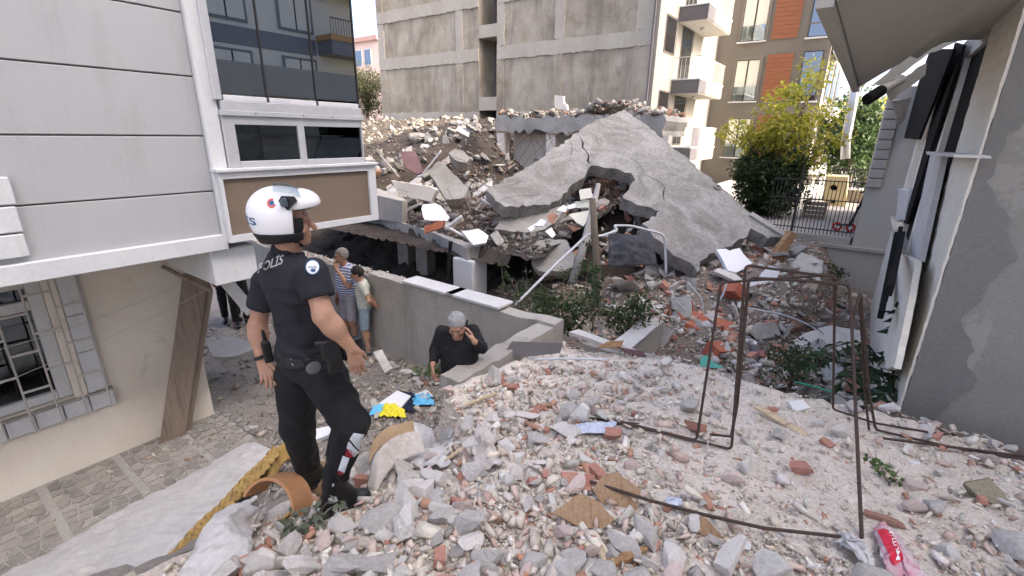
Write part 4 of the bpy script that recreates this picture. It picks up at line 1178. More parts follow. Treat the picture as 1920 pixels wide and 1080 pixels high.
def cm(u, v):
    k = np.ones_like(u)
    for a, b, rr in CLEAR: k = k * ((u - a) ** 2 + (v - b) ** 2 > (rr * .9) ** 2)
    return k
# gravel of the mound
u, v, r = sample(44000, .2, 5.2, -3.0, 4.2, lambda u, v: on_mound(u, v) * np.clip(2.2 / (.4 + dist2(u, v)), 0, 1), 11)
stone_stuff('mound_gravel', u, v, kz(u, v), pareto(r, len(u), .0045, .016, 1.6), PW_MOUND, 'fine pale and pinkish gravel covering the rubble mound', 'gravel', seed=21, tone=1.08)
u, v, r = sample(16000, .2, 5.2, -3.0, 4.2, lambda u, v: cm(u, v) * on_mound(u, v) * np.clip(3.5 / (.6 + dist2(u, v)), 0.05, 1) * (.18 + .82 * np.clip(sst(-.3, -1.6, v) + sst(3.0, 1.0, u) + sst(.2, 1.4, v), 0, 1)), 12)
stone_stuff('mound_pebbles', u, v, kz(u, v), pareto(r, len(u), .013, .034, 1.9), PW_MOUND, 'walnut sized broken stones scattered over the rubble mound', 'stones', seed=22)
u, v, r = sample(3900, .2, 5.2, -2.9, 4.2, lambda u, v: cm(u, v) * on_mound(u, v) * np.clip(4.5 / (.8 + dist2(u, v)), 0.03, 1) * (.10 + .9 * np.clip(sst(-.2, -1.3, v) + sst(2.6, 1.2, u) + sst(.3, 1.4, v), 0, 1)), 31)
stone_stuff('mound_stones', u, v, kz(u, v) + r.uniform(0, .035, len(u)), pareto(r, len(u), .020, .060, 1.9), PW_MOUND, 'egg sized broken stones piled over the rubble mound', 'stones', seed=32)
# sunken debris field
u, v, r = sample(9000, 4.8, 13.6, -6.2, .75, lambda u, v: np.clip(60 / dist2(u, v), .2, 1) * (1 - .75 * ((v < -3.2) & (u < 8)) ), 13)
stone_stuff('pit_debris', u, v, kz(u, v), pareto(r, len(u), .018, .11, 1.5), PW_PIT, 'broken brick and concrete debris filling the sunken plot', 'debris', seed=23, tone=.85)
# debris on the broken floor and soil slope
u, v, r = sample(8000, 6.9, 15.0, -13.0, -4.5, lambda u, v: ((u - 7.0) + .24 * (v + 6.0) > .15) * 1.0, 14)
stone_stuff('floor_debris', u, v, heap_h(u, v), pareto(r, len(u), .022, .15, 1.5), PW_SOIL * .4 + PW_PIT * .6, 'grey broken debris heaped on the broken floor slab', 'debris', seed=24, tone=.42)
u, v, r = sample(5500, 9.4, 20.8, -27.0, -7.0, lambda u, v: np.clip(.25 + .75 * (wob(u, v, .8) > .05), 0, 1), 15)
stone_stuff('soil_stones', u, v, soil_h(u, v), pareto(r, len(u), .03, .30, 1.6), PW_SOIL, 'dark clods and stones strewn over the soil slope', 'stones', seed=25, tone=.5)
# lane
u, v, r = sample(6500, 1.3, 4.5, -9.8, -2.95, lambda u, v: np.clip(np.exp(-((v + 3.9) / 1.6) ** 2) + .15, 0, 1) * ((v > -6.0) | (u > 2.2)), 16)
stone_stuff('lane_rubble', u, v, kz(u, v), pareto(r, len(u), .010, .07, 1.35), PW_LANE, 'grey rubble scattered over the floor of the sunken lane', 'rubble', seed=26, tone=.62)
u, v, r = sample(900, -.6, 2.0, -6.1, -4.6, lambda u, v: (np.exp(-((u - 2.0) / .7) ** 2) * .9 + .06), 17)
stone_stuff('pavement_grit', u, v, np.full(len(u), AL + .035), pareto(r, len(u), .006, .03, 1.6), PW_LANE, 'grit and small stones lying on the crazy paving', 'grit', seed=27, tone=.7)
u, v, r = sample(2200, 15.0, 17.1, v0r + .1, v1r - .05, lambda u, v: np.clip(1.3 - (u - 15) * .3, 0, 1), 18)
rz = zl1 + .08 + .18 * (wob(u, v, 2) + .5) + .3 * np.exp(-((v - lerp(v0r, v1r, .72)) / .9) ** 2)
stone_stuff('slab_top_debris', u, v, rz - .1 * r.uniform(0, 1, len(u)), pareto(r, len(u), .03, .2, 1.5), PW_PIT, 'broken blocks piled along the top of the ruined storey', 'debris', seed=28, tone=.6)
u, v, r = sample(1500, WALLU + .0, WALLU + .22, -11, -5.4, lambda u, v: np.ones_like(u), 19)
stone_stuff('wall_top_grit', u, v, np.full(len(u), wt - .02), pareto(r, len(u), .008, .04, 1.4), PW_LANE, 'grit and broken tile lying on top of the lane wall', 'grit', seed=29, tone=.8)

# ---- single chunks: things of their own
def chunk_mesh(name, seed, mat, sub=2, flat=(.8, .55), cuts=9, rough=.035, box=False):
    r = np.random.default_rng(seed)
    bm = bmesh.new()
    bmesh.ops.create_icosphere(bm, subdivisions=sub, radius=1.0)
    dirs = r.normal(size=(cuts, 3)); dirs /= np.linalg.norm(dirs, axis=1)[:, None]
    lim = r.uniform(.34, .66, cuts)
    if box:
        dirs = np.array([(1,0,0),(-1,0,0),(0,1,0),(0,-1,0),(0,0,1),(0,0,-1)], float) + r.normal(size=(6, 3)) * .08
        dirs /= np.linalg.norm(dirs, axis=1)[:, None]
        lim = np.array([.75, .75, .55, .55, .5, .5]) * r.uniform(.8, 1.1, 6)
        e = r.normal(size=(2, 3)); e /= np.linalg.norm(e, axis=1)[:, None]
        dirs = np.vstack([dirs, e]); lim = np.append(lim, [.55, .6])
    for v in bm.verts:
        p = np.array(v.co)
        if box: p = p * 1.35
        for d, l in zip(dirs, lim):
            k = p @ d
            if k > l: p = p - d * (k - l) * .96
        n = mnoise.noise(Vector(p * 2.3 + seed)) * rough * 2 + mnoise.noise(Vector(p * 6.1 + seed)) * rough
        p = p * (1 + n)
        v.co = (p[0], p[1] * flat[0], p[2] * flat[1])
    me = bpy.data.meshes.new(name); bm.to_mesh(me); bm.free()
    me.materials.append(MATS[mat])
    return me
KINDS = {
 'concrete_chunk': ('chunk_grey', False, (.8, .62), .055),
 'pale_stone': ('chunk_pale', False, (.78, .6), .03),
 'mortar_lump': ('chunk_pink', False, (.8, .6), .04),
 'brick_fragment': ('terracotta', True, (.9, .8), .02),
 'plaster_shard': ('plaster_white', True, (.8, .28), .02)}
CM = {k: [chunk_mesh(k, 500 + 31 * i + 7 * j, a[0], 3, a[2], 13, a[3], a[1]) for j in range(9)] for i, (k, a) in enumerate(KINDS.items())}
LBL = {
 'concrete_chunk': ('rough grey concrete chunk lying loose on the rubble mound', 'chunk', 'grey concrete chunks on the mound'),
 'pale_stone': ('pale sandy stone lying loose on the rubble mound', 'stone', 'pale stones on the mound'),
 'mortar_lump': ('pinkish lump of brick and mortar lying on the rubble mound', 'lump', 'pinkish mortar lumps on the mound'),
 'brick_fragment': ('orange red brick fragment lying on the rubble mound', 'brick', 'brick fragments on the mound'),
 'plaster_shard': ('flat white plaster shard lying on the rubble mound', 'shard', 'white plaster shards on the mound')}
def put_chunk(kind, u, v, size, r, lbl, z=None, sink=.3, name=None):
    me = CM[kind][int(r.integers(0, 9))]
    o = bpy.data.objects.new(name or kind, me); C.objects.link(o)
    zz = hz(u, v) if z is None else z
    o.location = W(u, v, zz + size * KINDS[kind][2][1] * (1 - sink) * .8)
    o.rotation_euler = (r.normal() * .3, r.normal() * .3, r.uniform(0, 6.28))
    o.scale = (size * r.uniform(.85, 1.3), size * r.uniform(.75, 1.1), size * r.uniform(.75, 1.15))
    tag(o, *lbl)
    return o
def clear_of(u, v):
    for (a, b, rr) in CLEAR:
        if (u - a) ** 2 + (v - b) ** 2 < rr * rr: return False
    return True
def mound_keep(u, v):
    k = on_mound(u, v) * np.clip(4.0 / (.8 + dist2(u, v)), .05, 1)
    k = k * (.10 + .9 * np.clip(sst(-.4, -1.3, v) * sst(4.4, 3.2, u) + sst(2.4, 1.2, u) + sst(.3, 1.2, v), 0, 1))
    return k * (v > lerp(-2.2, -2.5, sst(.6, 1.6, u)))
for kind, n, lo, hi, sd in (('concrete_chunk', 295, .042, .16, 61), ('pale_stone', 295, .040, .15, 62), ('mortar_lump', 170, .036, .11, 63), ('brick_fragment', 120, .030, .08, 64), ('plaster_shard', 80, .025, .06, 65)):
    u, v, r = sample(n * 2, .3, 5.2, -2.8, 3.8, mound_keep, sd)
    s = pareto(r, n * 2, lo, hi, .75); c = 0
    for a, b, q in zip(u, v, s):
        if c >= n: break
        if not clear_of(a, b): continue
        q = min(q, .060 + .030 * math.hypot(a, b))
        put_chunk(kind, a, b, q, r, LBL[kind], sink=-.05); c += 1
LP = {'concrete_chunk': ('broken grey block lying in the sunken debris below the tilted slab', 'block', 'grey blocks in the sunken debris'),
      'brick_fragment': ('red brick piece lying in the sunken debris below the tilted slab', 'brick', 'red bricks in the sunken debris'),
      'plaster_shard': ('white tile piece lying in the sunken debris below the tilted slab', 'tile', 'white tile pieces in the sunken debris')}
for kind, n, lo, hi, sd in (('concrete_chunk', 130, .08, .22, 71), ('brick_fragment', 90, .07, .14, 72), ('plaster_shard', 45, .07, .16, 73)):
    u, v, r = sample(n, 5.0, 12.5, -4.0, .6, lambda u, v: np.clip(1.2 - .08 * (u - 5), .3, 1) * (1 - .85 * ((v < -2.6) & (u < 7.5))), sd)
    for a, b, q in zip(u, v, pareto(r, n, lo, hi, 1.6)): put_chunk(kind, a, b, q, r, LP[kind], name={'concrete_chunk': 'broken_block', 'brick_fragment': 'broken_brick', 'plaster_shard': 'tile_piece'}[kind])
CM['concrete_plate'] = [chunk_mesh('concrete_plate', 2000 + 13 * j, ('concrete_grey', 'chunk_grey', 'concrete_grey')[j % 3], 3, (.8, .22), 9, .03, True) for j in range(9)]
KINDS['concrete_plate'] = ('chunk_grey', True, (.8, .22), .03)
u, v, r = sample(60, 5.2, 12.0, -4.0, .5, lambda u, v: np.clip(.3 + .1 * (u - 5), .3, 1) * (1 - .85 * ((v < -2.6) & (u < 7.5))), 74)
for a, b, q in zip(u, v, pareto(r, 60, .16, .42, 1.6)):
    o = put_chunk('concrete_plate', a, b, q, r, ('flat broken concrete plate tipped among the sunken debris', 'plate', 'concrete plates in the sunken debris')); o.rotation_euler = (r.normal() * .6, r.normal() * .6, r.uniform(0, 6.28)); o.location.z += q * .15
u, v, r = sample(85, 7.4, 14.4, -12.0, -4.8, lambda u, v: ((u - 7.0) + .24 * (v + 6.0) > .3) * 1.0, 84)
for a, b, q in zip(u, v, pareto(r, 85, .2, .7, 1.4)):
    o = put_chunk('concrete_plate', a, b, q, r, ('flat broken concrete plate tipped on the heap over the broken floor', 'plate', 'concrete plates on the floor heap'), z=float(heap_h(a, b))); o.rotation_euler = (r.normal() * .6, r.normal() * .6, r.uniform(0, 6.28)); o.location.z += q * .15
CM['dark_chunk'] = [chunk_mesh('dark_chunk', 700 + 11 * j, 'concrete_grey', 3, (.8, .62), 13, .055) for j in range(9)]; KINDS['dark_chunk'] = ('concrete_grey', False, (.8, .62), .055)
LF = ('broken grey block on the debris heap over the broken floor', 'block', 'grey blocks on the floor heap')
u, v, r = sample(130, 7.3, 14.6, -12.0, -4.8, lambda u, v: ((u - 7.0) + .24 * (v + 6.0) > .3) * 1.0, 81)
for a, b, q in zip(u, v, pareto(r, 130, .09, .34, 1.6)): put_chunk('dark_chunk', a, b, q, r, LF, z=float(heap_h(a, b)), name='heap_block')
u, v, r = sample(110, 9.6, 18.5, -21.0, -11.0, lambda u, v: np.clip(1.2 - .25 * np.abs(v + 13), .12, 1), 85)
for a, b, q in zip(u, v, pareto(r, 110, .12, .5, 1.3)):
    o = put_chunk('dark_chunk' if r.random() < .6 else 'concrete_plate', a, b, q, r, ('broken block lodged on the dark soil slope beneath the concrete house', 'block', 'blocks on the soil slope'), z=max(float(soil_h(a, b)), float(heap_h(a, b)) if b > -13.5 and a < 15.2 else -9), name='slope_block'); o.rotation_euler = (r.normal() * .6, r.normal() * .6, r.uniform(0, 6.28))
LL = ('grey broken slab piece lying on the floor of the sunken lane', 'slab piece', 'slab pieces in the lane')
u, v, r = sample(70, 1.9, 4.4, -6.4, -3.0, lambda u, v: np.clip(np.exp(-((v + 3.8) / 1.2) ** 2), 0, 1), 82)
for a, b, q in zip(u, v, pareto(r, 70, .05, .15, 1.5)): put_chunk('concrete_chunk', a, b, q, r, LL, name='slab_piece')
# ---- debris filling the hollow of the tilted slab
hol_px = [(1204,419),(1239,396),(1193,384),(1168,372),(1191,338),(1140,315),(1109,310),(1073,345),(1052,373),(1031,384),(1040,440),(1100,500),(1200,500),(1250,470)]
def in_poly(x, y, P):
    c = False; n = len(P)
    for i in range(n):
        (x0, y0), (x1, y1) = P[i], P[(i + 1) % n]
        if (y0 > y) != (y1 > y) and x < (x1 - x0) * (y - y0) / (y1 - y0) + x0: c = not c
    return c
back_n = 26
bo = [onP(x, y, A_ - NS * 1.0, NS) for x, y in ((1000, 300), (1260, 300), (1290, 520), (1000, 520))]
V_ = []
for i in range(back_n + 1):
    for j in range(back_n + 1):
        p = bo[0].lerp(bo[1], i / back_n).lerp(bo[3].lerp(bo[2], i / back_n), j / back_n)
        V_.append(p + NS * .22 * (mnoise.noise(p * 1.8) + .6 * mnoise.noise(p * 4.5)))
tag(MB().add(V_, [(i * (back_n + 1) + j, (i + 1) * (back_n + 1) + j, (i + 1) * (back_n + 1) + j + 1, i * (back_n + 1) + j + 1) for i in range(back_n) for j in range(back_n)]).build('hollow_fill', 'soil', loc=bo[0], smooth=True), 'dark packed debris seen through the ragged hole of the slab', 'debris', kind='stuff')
r = np.random.default_rng(91); c = 0
LH = {'concrete_chunk': ('grey block wedged in the hollow under the tilted slab', 'block', 'grey blocks in the hollow'), 'concrete_plate': ('flat concrete plate wedged in the hollow under the tilted slab', 'plate', 'concrete plates in the hollow'), 'brick_fragment': ('red brick piece wedged in the hollow under the tilted slab', 'brick', 'red bricks in the hollow')}
while c < 120:
    x, y = r.uniform(1030, 1260), r.uniform(312, 505)
    if not in_poly(x, y, hol_px): continue
    k = ('concrete_chunk', 'concrete_plate', 'concrete_chunk', 'brick_fragment')[c % 4]
    p = onP(x, y, A_ - NS * r.uniform(.55, .95), NS); q = float(pareto(r, 1, .07, .26, 1.5)[0]) * (1.4 if k == 'concrete_plate' else 1)
    u_, v_, z_ = UV(p)
    o = put_chunk(k, u_, v_, q, r, LH[k], z=z_, name={'concrete_chunk': 'wedged_block', 'concrete_plate': 'wedged_plate', 'brick_fragment': 'wedged_brick'}[k]); o.rotation_euler = (r.normal() * .9, r.normal() * .9, r.uniform(0, 6.28)); c += 1
# ---- large rocks that can be told apart
def rock(px, py, size, mat, label, cat, seed, flat=(.75, .6), box=False, sink=.25, rot=0.0, tilt=(.1, .1)):
    p = ground_at(px, py)
    me = chunk_mesh('rock', seed, mat, 4, flat, 11, .05, box)
    o = bpy.data.objects.new(cat.split()[-1] if False else 'rock', me); C.objects.link(o)
    o.location = p + Vector((0, 0, size * flat[1] * (.75 - sink)))
    o.scale = (size,) * 3
    o.rotation_euler = (tilt[0], tilt[1], rot)
    return tag(o, label, cat)
rock(485, 1075, .085, 'marble', 'white speckled mortar block beside the crushed bottle', 'rock', 921, (.6, .5), True, rot=.3)
rock(165, 1078, .10, 'chunk_grey', 'grey stone lying on the lower end of the mattress', 'rock', 922, (.7, .5), rot=.3)
rock(1838, 935, .155, 'rock_yellow', 'large rough yellowish rock at the foot of the long rebar bundle', 'rock', 901, (.72, .66), rot=-.5)
rock(1706, 918, .088, 'chunk_pink', 'pinkish blocky brick lump beside the small green weed', 'rock', 902, (.7, .65), True, rot=-.2)
rock(1665, 985, .115, 'rock_rust', 'long rust red rock against the upright rebar', 'rock', 903, (.5, .5), rot=-.45)
rock(1060, 1085, .075, 'chunk_pale', 'bulky pale stone in front of the brown broken plywood', 'rock', 904, (.85, .7))
rock(1145, 1050, .068, 'chunk_grey', 'upright grey wedge stone next to the bulky pale stone', 'rock', 905, (.6, .9), rot=.9)
rock(735, 975, .075, 'chunk_grey', 'knobbly grey stone lying beside the officer\'s toe', 'rock', 906, (.7, .7), rot=.5)
rock(905, 940, .05, 'chunk_grey', 'grey stone near the tan pebble up from the brown plywood', 'rock', 907, (.8, .7))
rock(1770, 1045, .07, 'chunk_pale', 'round pale boulder beside the torn red carrier bag', 'rock', 908, (.9, .8))
rock(830, 870, .085, 'chunk_grey', 'long grey stone below the pale splintered stick', 'rock', 909, (.5, .6), rot=.9)
rock(775, 905, .10, 'chunk_grey', 'big grey lump beside the cardboard roll', 'rock', 910, (.7, .6), rot=.3)
rock(880, 800, .09, 'chunk_grey', 'grey boulder amid the stones beside the wooden stick', 'rock', 911, (.75, .7), rot=1.2)
rock(960, 790, .08, 'chunk_pale', 'pale grey boulder on the slope above the wooden stick', 'rock', 912, (.8, .65), rot=.2)
rock(905, 680, .16, 'chunk_pale', 'large pale stone behind the lane wall return', 'rock', 913, (.8, .6), rot=.2)
rock(1600, 770, .12, 'chunk_grey', 'grey stone between the legs of the rebar frame', 'rock', 914, (.8, .6), rot=.4)
rock(1535, 800, .10, 'chunk_pale', 'smooth flat pale stone under the rebar frame', 'rock', 915, (.7, .5), rot=1.0)
rock(1690, 760, .13, 'chunk_pink', 'pinkish boulder below the dark climbing leaves', 'rock', 916, (.7, .6), rot=.1)
rock(1790, 800, .12, 'chunk_grey', 'grey boulder at the foot of the rendered wall', 'rock', 917, (.8, .65), rot=.6)
rock(1870, 800, .11, 'rock_rust', 'rust red boulder at the foot of the rendered wall', 'rock', 918, (.7, .6), rot=.3)
# ================================================================== rebar
pm('rust', [(.05,.034,.027),(.085,.058,.046),(.065,.046,.037)], scale=30, rough=.8, bump=.3, bscale=90, fine=.25, metallic=.2)
def smooth_path(pts, step=.02, bend=.035):
    """polyline of Vectors -> path with rounded corners, evenly stepped"""
    out = [pts[0]]
    for i in range(1, len(pts) - 1):
        a, b, c = pts[i - 1], pts[i], pts[i + 1]
        d1 = (a - b); d2 = (c - b)
        k = min(bend, d1.length * .45, d2.length * .45)
        p, q = b + d1.normalized() * k, b + d2.normalized() * k
        for t in np.linspace(0, 1, 6):
            out.append(p.lerp(b, t).lerp(b.lerp(q, t), t))
    out.append(pts[-1])
    res = [out[0]]
    for a, b in zip(out[:-1], out[1:]):
        n = max(1, int((b - a).length / step))
        for j in range(1, n + 1): res.append(a.lerp(b, j / n))
    return res
def rebar(name, pts, r, parent=None, label=None, cat='rebar', group=None):
    path = smooth_path([Vector(p) for p in pts], .007)
    rr = [r * (1.07 if i % 2 else .93) for i in range(len(path))]
    o = MB().tube(path, rr, 8).build(name, 'rust', parent, loc=None if parent else path[0], smooth=True)
    if label: tag(o, label, cat, group)
    return o
def G(px, py, h=.03):
    p = ground_at(px, py); u, v, _ = UV(p); return W(u, v, hz(u, v) + h)
gA, gB = G(1305, 833, .02), G(1370, 850, .02)
yA, yB = gA.y, gB.y
rf = thing('bent_stirrups', 'bent rusty rebar stirrups standing as a frame on the mound', 'rebar frame', gB)
RR = .0085
rebar('stirrup', [G(1060, 785), G(1190, 806), gA, at(1352, 530, yA + .12), at(1566, 515, yA + .28), at(1563, 560, yA + .28)], RR, rf)
rE = G(1560, 774, .03)
rebar('stirrup', [G(1135, 797), G(1250, 822), gB, at(1398, 497, yB + .1), at(1470, 507, yB + .12), at(1566, 520, yB + .3), rE, G(1640, 800, .03), G(1760, 822, .03), G(1905, 838, .04)], RR, rf)
rebar('stirrup', [at(1371, 818, yB + .01), at(1382, 760, yB + .04), at(1404, 521, yB + .08), at(1500, 526, yB + .12), at(1592, 534, yB + .18), at(1597, 605, yB + .10), at(1604, 760, yB - .2), G(1616, 1012, .0)], RR * 1.15, rf)
gE_ = G(1640, 812, .02)
rebar('stirrup', [at(1597, 605, yB + .12), at(1613, 547, yB + .2), at(1630, 740, gE_.y + .02), gE_, G(1770, 845, .03), G(1925, 872, .04)], RR * 1.1, rf)
rebar('stirrup', [at(1612, 552, yB + .24), at(1622, 740, gE_.y + .06), at(1630, 812, gE_.y + .02)], RR, rf)
rebar('tie_bar', [G(1162, 797, .02), at(1300, 811, yB + .25), at(1374, 819, yB)], RR * .9, rf)
rebar('rebar_rod', [G(1105, 922, .06), G(1210, 955, .06), G(1320, 987, .06), G(1430, 1006, .05), G(1570, 1026, .05)], .0085, None, 'long rusty rod lying over the brown plywood towards the red bag', 'rebar')
rebar('rebar_rod', [G(1650, 828, .03), G(1790, 850, .04), G(1925, 868, .05)], .0095, None, 'rusty rod lying along the foot of the rebar frame to the right', 'rebar')
rebar('rebar_rod', [G(1450, 640, .1), G(1530, 690, .12), G(1640, 700, .1)], .012, None, 'thin dark rod in the weeds behind the mound rim', 'rebar')
# pale conduit and loose wires in the sunken debris
def wire(pix, Y, r, mat, label, cat, group=None):
    n = len(pix); YY = Y if hasattr(Y, '__len__') else [Y] * n
    p = smooth_path([at(x, y, q) for (x, y), q in zip(pix, YY)], .06, .12)
    return tag(MB().tube(p, r, 6).build('pipe' if cat == 'pipe' else 'wire', mat, loc=p[0], smooth=True), label, cat, group)
wire([(966, 572), (1040, 498), (1105, 437), (1123, 444), (1158, 432), (1151, 423), (1183, 423), (1246, 440), (1249, 514)], [6.6, 7.0, 7.4, 7.5, 7.7, 7.7, 7.9, 8.1, 8.2], .022, 'white_paint', 'long bent white plastic pipe rising out of the weeds', 'pipe')
wire([(1400, 577), (1470, 590), (1520, 610), (1545, 632)], 6.9, .015, 'white_paint', 'thin pale conduit lying across the debris behind the rebar frame', 'conduit')
wire([(1290, 530), (1316, 560), (1318, 580), (1314, 575)], 7.4, .016, 'white_paint', 'bent pale conduit hooked over the red bricks', 'conduit')
wire([(1335, 578), (1355, 556), (1363, 530)], 7.2, .016, 'white_paint', 'curved pale conduit beside the torn white slab', 'conduit')
wire([(1258, 545), (1268, 565), (1290, 585)], 7.3, .014, 'white_paint', 'short pale conduit above the red bricks', 'conduit')
wire([(1000, 674), (1060, 672), (1140, 674)], [4.2, 4.1, 3.95], .012, 'white_paint', 'straight white pipe lying along the back of the mound', 'pipe')
wire([(782, 331), (790, 330), (827, 283)], 11.2, .022, 'white_paint', 'white angled pipe sticking out of the soil slope', 'pipe')
wire([(713, 291), (749, 333)], 11.6, .022, 'pale_iron', 'pale rod lying on the soil slope beside the maroon board', 'rod')
wire([(834, 430), (866, 405)], 9.3, .035, 'white_paint', 'white window profile leaning by the red hollow block', 'profile')
wire([(836, 425), (872, 444)], 9.3, .035, 'white_paint', 'white window profile lying below the leaning one', 'profile')
wire([(900, 386), (918, 366)], 10.2, .03, 'white_paint', 'white splintered batten left of the tilted slab', 'batten')
wire([(900, 372), (925, 388)], 10.1, .03, 'white_paint', 'second white batten crossing the splintered one', 'batten')
wire([(1490, 716), (1525, 724), (1562, 736)], [4.1, 4.0, 3.9], .011, pm('green_hose', [(.03,.22,.13)], rough=.5, bump=0, fine=.1), 'green hose lying at the back rim beside the leaves', 'hose')
# tangles of thin wire in the hollow of the tilted slab and by the blocks
def tangle(cx, cy, Y, sx, sy, n, seed, mat, label):
    r = random.Random(seed); m = MB()
    for i in range(n):
        p = at(cx + r.uniform(-sx, sx), cy + r.uniform(-sy, sy), Y + r.uniform(-.3, .3)); d = Vector((r.uniform(-1, 1), r.uniform(-.4, .4), r.uniform(-1, .6))).normalized() * .1
        pts = [p]
        for k in range(r.randint(4, 8)):
            pts.append(pts[-1] + d); d = (d + Vector((r.uniform(-.06, .06), r.uniform(-.04, .04), r.uniform(-.06, .05)))).normalized() * .1
        m.tube(pts, r.uniform(.004, .008), 4)
    o = m.build('wire_tangle', mat, loc=at(cx, cy, Y))
    return tag(o, label, 'wires', kind='stuff')
tangle(1135, 350, 11.3, 20, 14, 50, 1, 'rust_wire', 'rusty wire mesh hanging in the ragged hole of the slab')
tangle(1500, 600, 7.2, 40, 25, 60, 2, 'rust_wire', 'tangled wires under the yellowish block')
tangle(900, 385, 10.0, 40, 25, 50, 3, 'rust_wire', 'wires sticking out of the debris beside the slab')
tangle(850, 330, 11.5, 60, 30, 30, 4, 'rust_wire', 'bent wires on the debris slope')

# ================================================================== sheets, cloths and bags
def rnoise(p, s):
    return 1 - 2 * abs(mnoise.noise(p * s))
def sheet(name, cs, n, m, mat, label, cat, bulge=.03, wr=.02, wsc=9., seed=0, th=.004, follow=True, edge=.0, parent=None, smooth=True, lift=.03):
    r = random.Random(seed); off = Vector((r.uniform(0, 50), r.uniform(0, 50), 0))
    cs = [Vector(c) for c in cs]
    nrm = (cs[1] - cs[0]).cross(cs[3] - cs[0]).normalized()
    if nrm.z < 0: nrm = -nrm
    V_ = []
    for i in range(n + 1):
        for j in range(m + 1):
            s, t = i / n, j / m
            p = cs[0].lerp(cs[1], s).lerp(cs[3].lerp(cs[2], s), t)
            if edge:
                p = p + (cs[1] - cs[0]).normalized() * edge * mnoise.noise(Vector((t * 6, s * 2, seed))) + (cs[3] - cs[0]).normalized() * edge * mnoise.noise(Vector((s * 6, 9 + t * 2, seed)))
            if follow:
                u, v, _ = UV(p); p = Vector((p.x, p.y, hz(u, v) + lift if follow == 2 else max(p.z, hz(u, v) + lift)))
            d = bulge * math.sin(math.pi * s) * math.sin(math.pi * t)
            d += wr * (rnoise(p + off, wsc) + .5 * rnoise(p + off, wsc * 2.1)) * .6
            V_.append(p + nrm * d)
    F_ = [(i * (m + 1) + j, (i + 1) * (m + 1) + j, (i + 1) * (m + 1) + j + 1, i * (m + 1) + j + 1) for i in range(n) for j in range(m)]
    mb = MB().add(V_, F_)
    o = mb.build(name, mat, parent, loc=None if parent else cs[0], smooth=smooth)
    if o.data.polygons[0].normal.z < 0: o.data.flip_normals()
    if th:
        md = o.modifiers.new('solid', 'SOLIDIFY'); md.thickness = th; md.offset = -1
    if label: tag(o, label, cat)
    return o
pm('mattress_cloth', [(.42,.41,.39),(.52,.51,.485)], scale=5, rough=.9, bump=.6, bscale=22, fine=.12, spots=((.40,.36,.32),3.2,.54,.70,.7), streak=((2,6,2),(.45,.42,.38),.5,.7,.5))
pm('foam_yellow', [(.30,.195,.06),(.39,.265,.095),(.25,.16,.055)], scale=7, rough=.95, bump=.4, bscale=60, fine=.2)
pm('sack', [(.50,.49,.475),(.62,.61,.59)], scale=4, rough=.75, bump=.3, bscale=25, fine=.15, spots=((.38,.34,.29),4,.6,.72,.6))
pm('clay_pipe', [(.40,.20,.09),(.46,.245,.115)], scale=5, rough=.7, bump=.1, bscale=40, fine=.12)
pm('dusty_paper', [(.46,.42,.37),(.56,.52,.475),(.40,.345,.285)], scale=5, rough=.9, bump=.3, bscale=30, fine=.2, spots=((.34,.25,.17),4,.6,.7,.6))
pm('cardboard', [(.34,.235,.135),(.42,.30,.18)], scale=5, rough=.9, bump=.15, fine=.15)
pm('yellow_bag', [(.72,.62,.02),(.80,.72,.04)], scale=5, rough=.45, bump=.05, fine=.05)
pm('blue_bag', [(.10,.45,.72),(.16,.52,.78)], scale=5, rough=.45, bump=.05, fine=.08)
pm('navy_cloth', [(.012,.018,.045),(.02,.028,.06)], scale=8, rough=.9, bump=.3, fine=.2)
pm('blue_cloth', [(.34,.42,.60),(.55,.60,.70),(.62,.66,.72)], scale=42, rough=.9, bump=.2, fine=.2, detail=2, distort=1)
pm('clear_plastic', [(.6,.62,.63)], rough=.25, bump=.0, fine=.0, spec=.6)
pm('blue_cap', [(.05,.25,.62)], rough=.4, bump=0, fine=0)
# mattress: quilted top with an egg crate foam edge
mt = thing('mattress', 'dirty white quilted mattress with a torn yellow foam edge sliding into the lane', 'mattress', onz(300, 960, -.9))
mA, mB = onz(-140, 1150, -1.02), onz(452, 838, -.80)
mC, mD = onz(512, 842, -.60), onz(195, 1165, -.28)
n, m = 90, 22
V_ = []
for i in range(n + 1):
    for j in range(m + 1):
        s, t = i / n, j / m
        p = mA.lerp(mB, s).lerp(mD.lerp(mC, s), t)
        q = .018 * rnoise(Vector((s * 9, t * 3.2, 1)), 1.6) + .010 * rnoise(Vector((s * 26, t * 8, 3)), 1.3) - .010 * (abs(math.sin(s * 30 + 1.5 * math.sin(t * 9))) < .18)
        q += .03 * math.sin(math.pi * min(1, t * 1.0)) + .012 * math.sin(s * 14 + t * 3)
        if t < .06: q -= .05 * (1 - t / .06)
        V_.append(p + Vector((0, 0, q)))
F_ = [(i * (m + 1) + j, (i + 1) * (m + 1) + j, (i + 1) * (m + 1) + j + 1, i * (m + 1) + j + 1) for i in range(n) for j in range(m)]
o = MB().add(V_, F_).build('quilted_cover', 'mattress_cloth', mt, smooth=True)
o.modifiers.new('solid', 'SOLIDIFY').thickness = .05
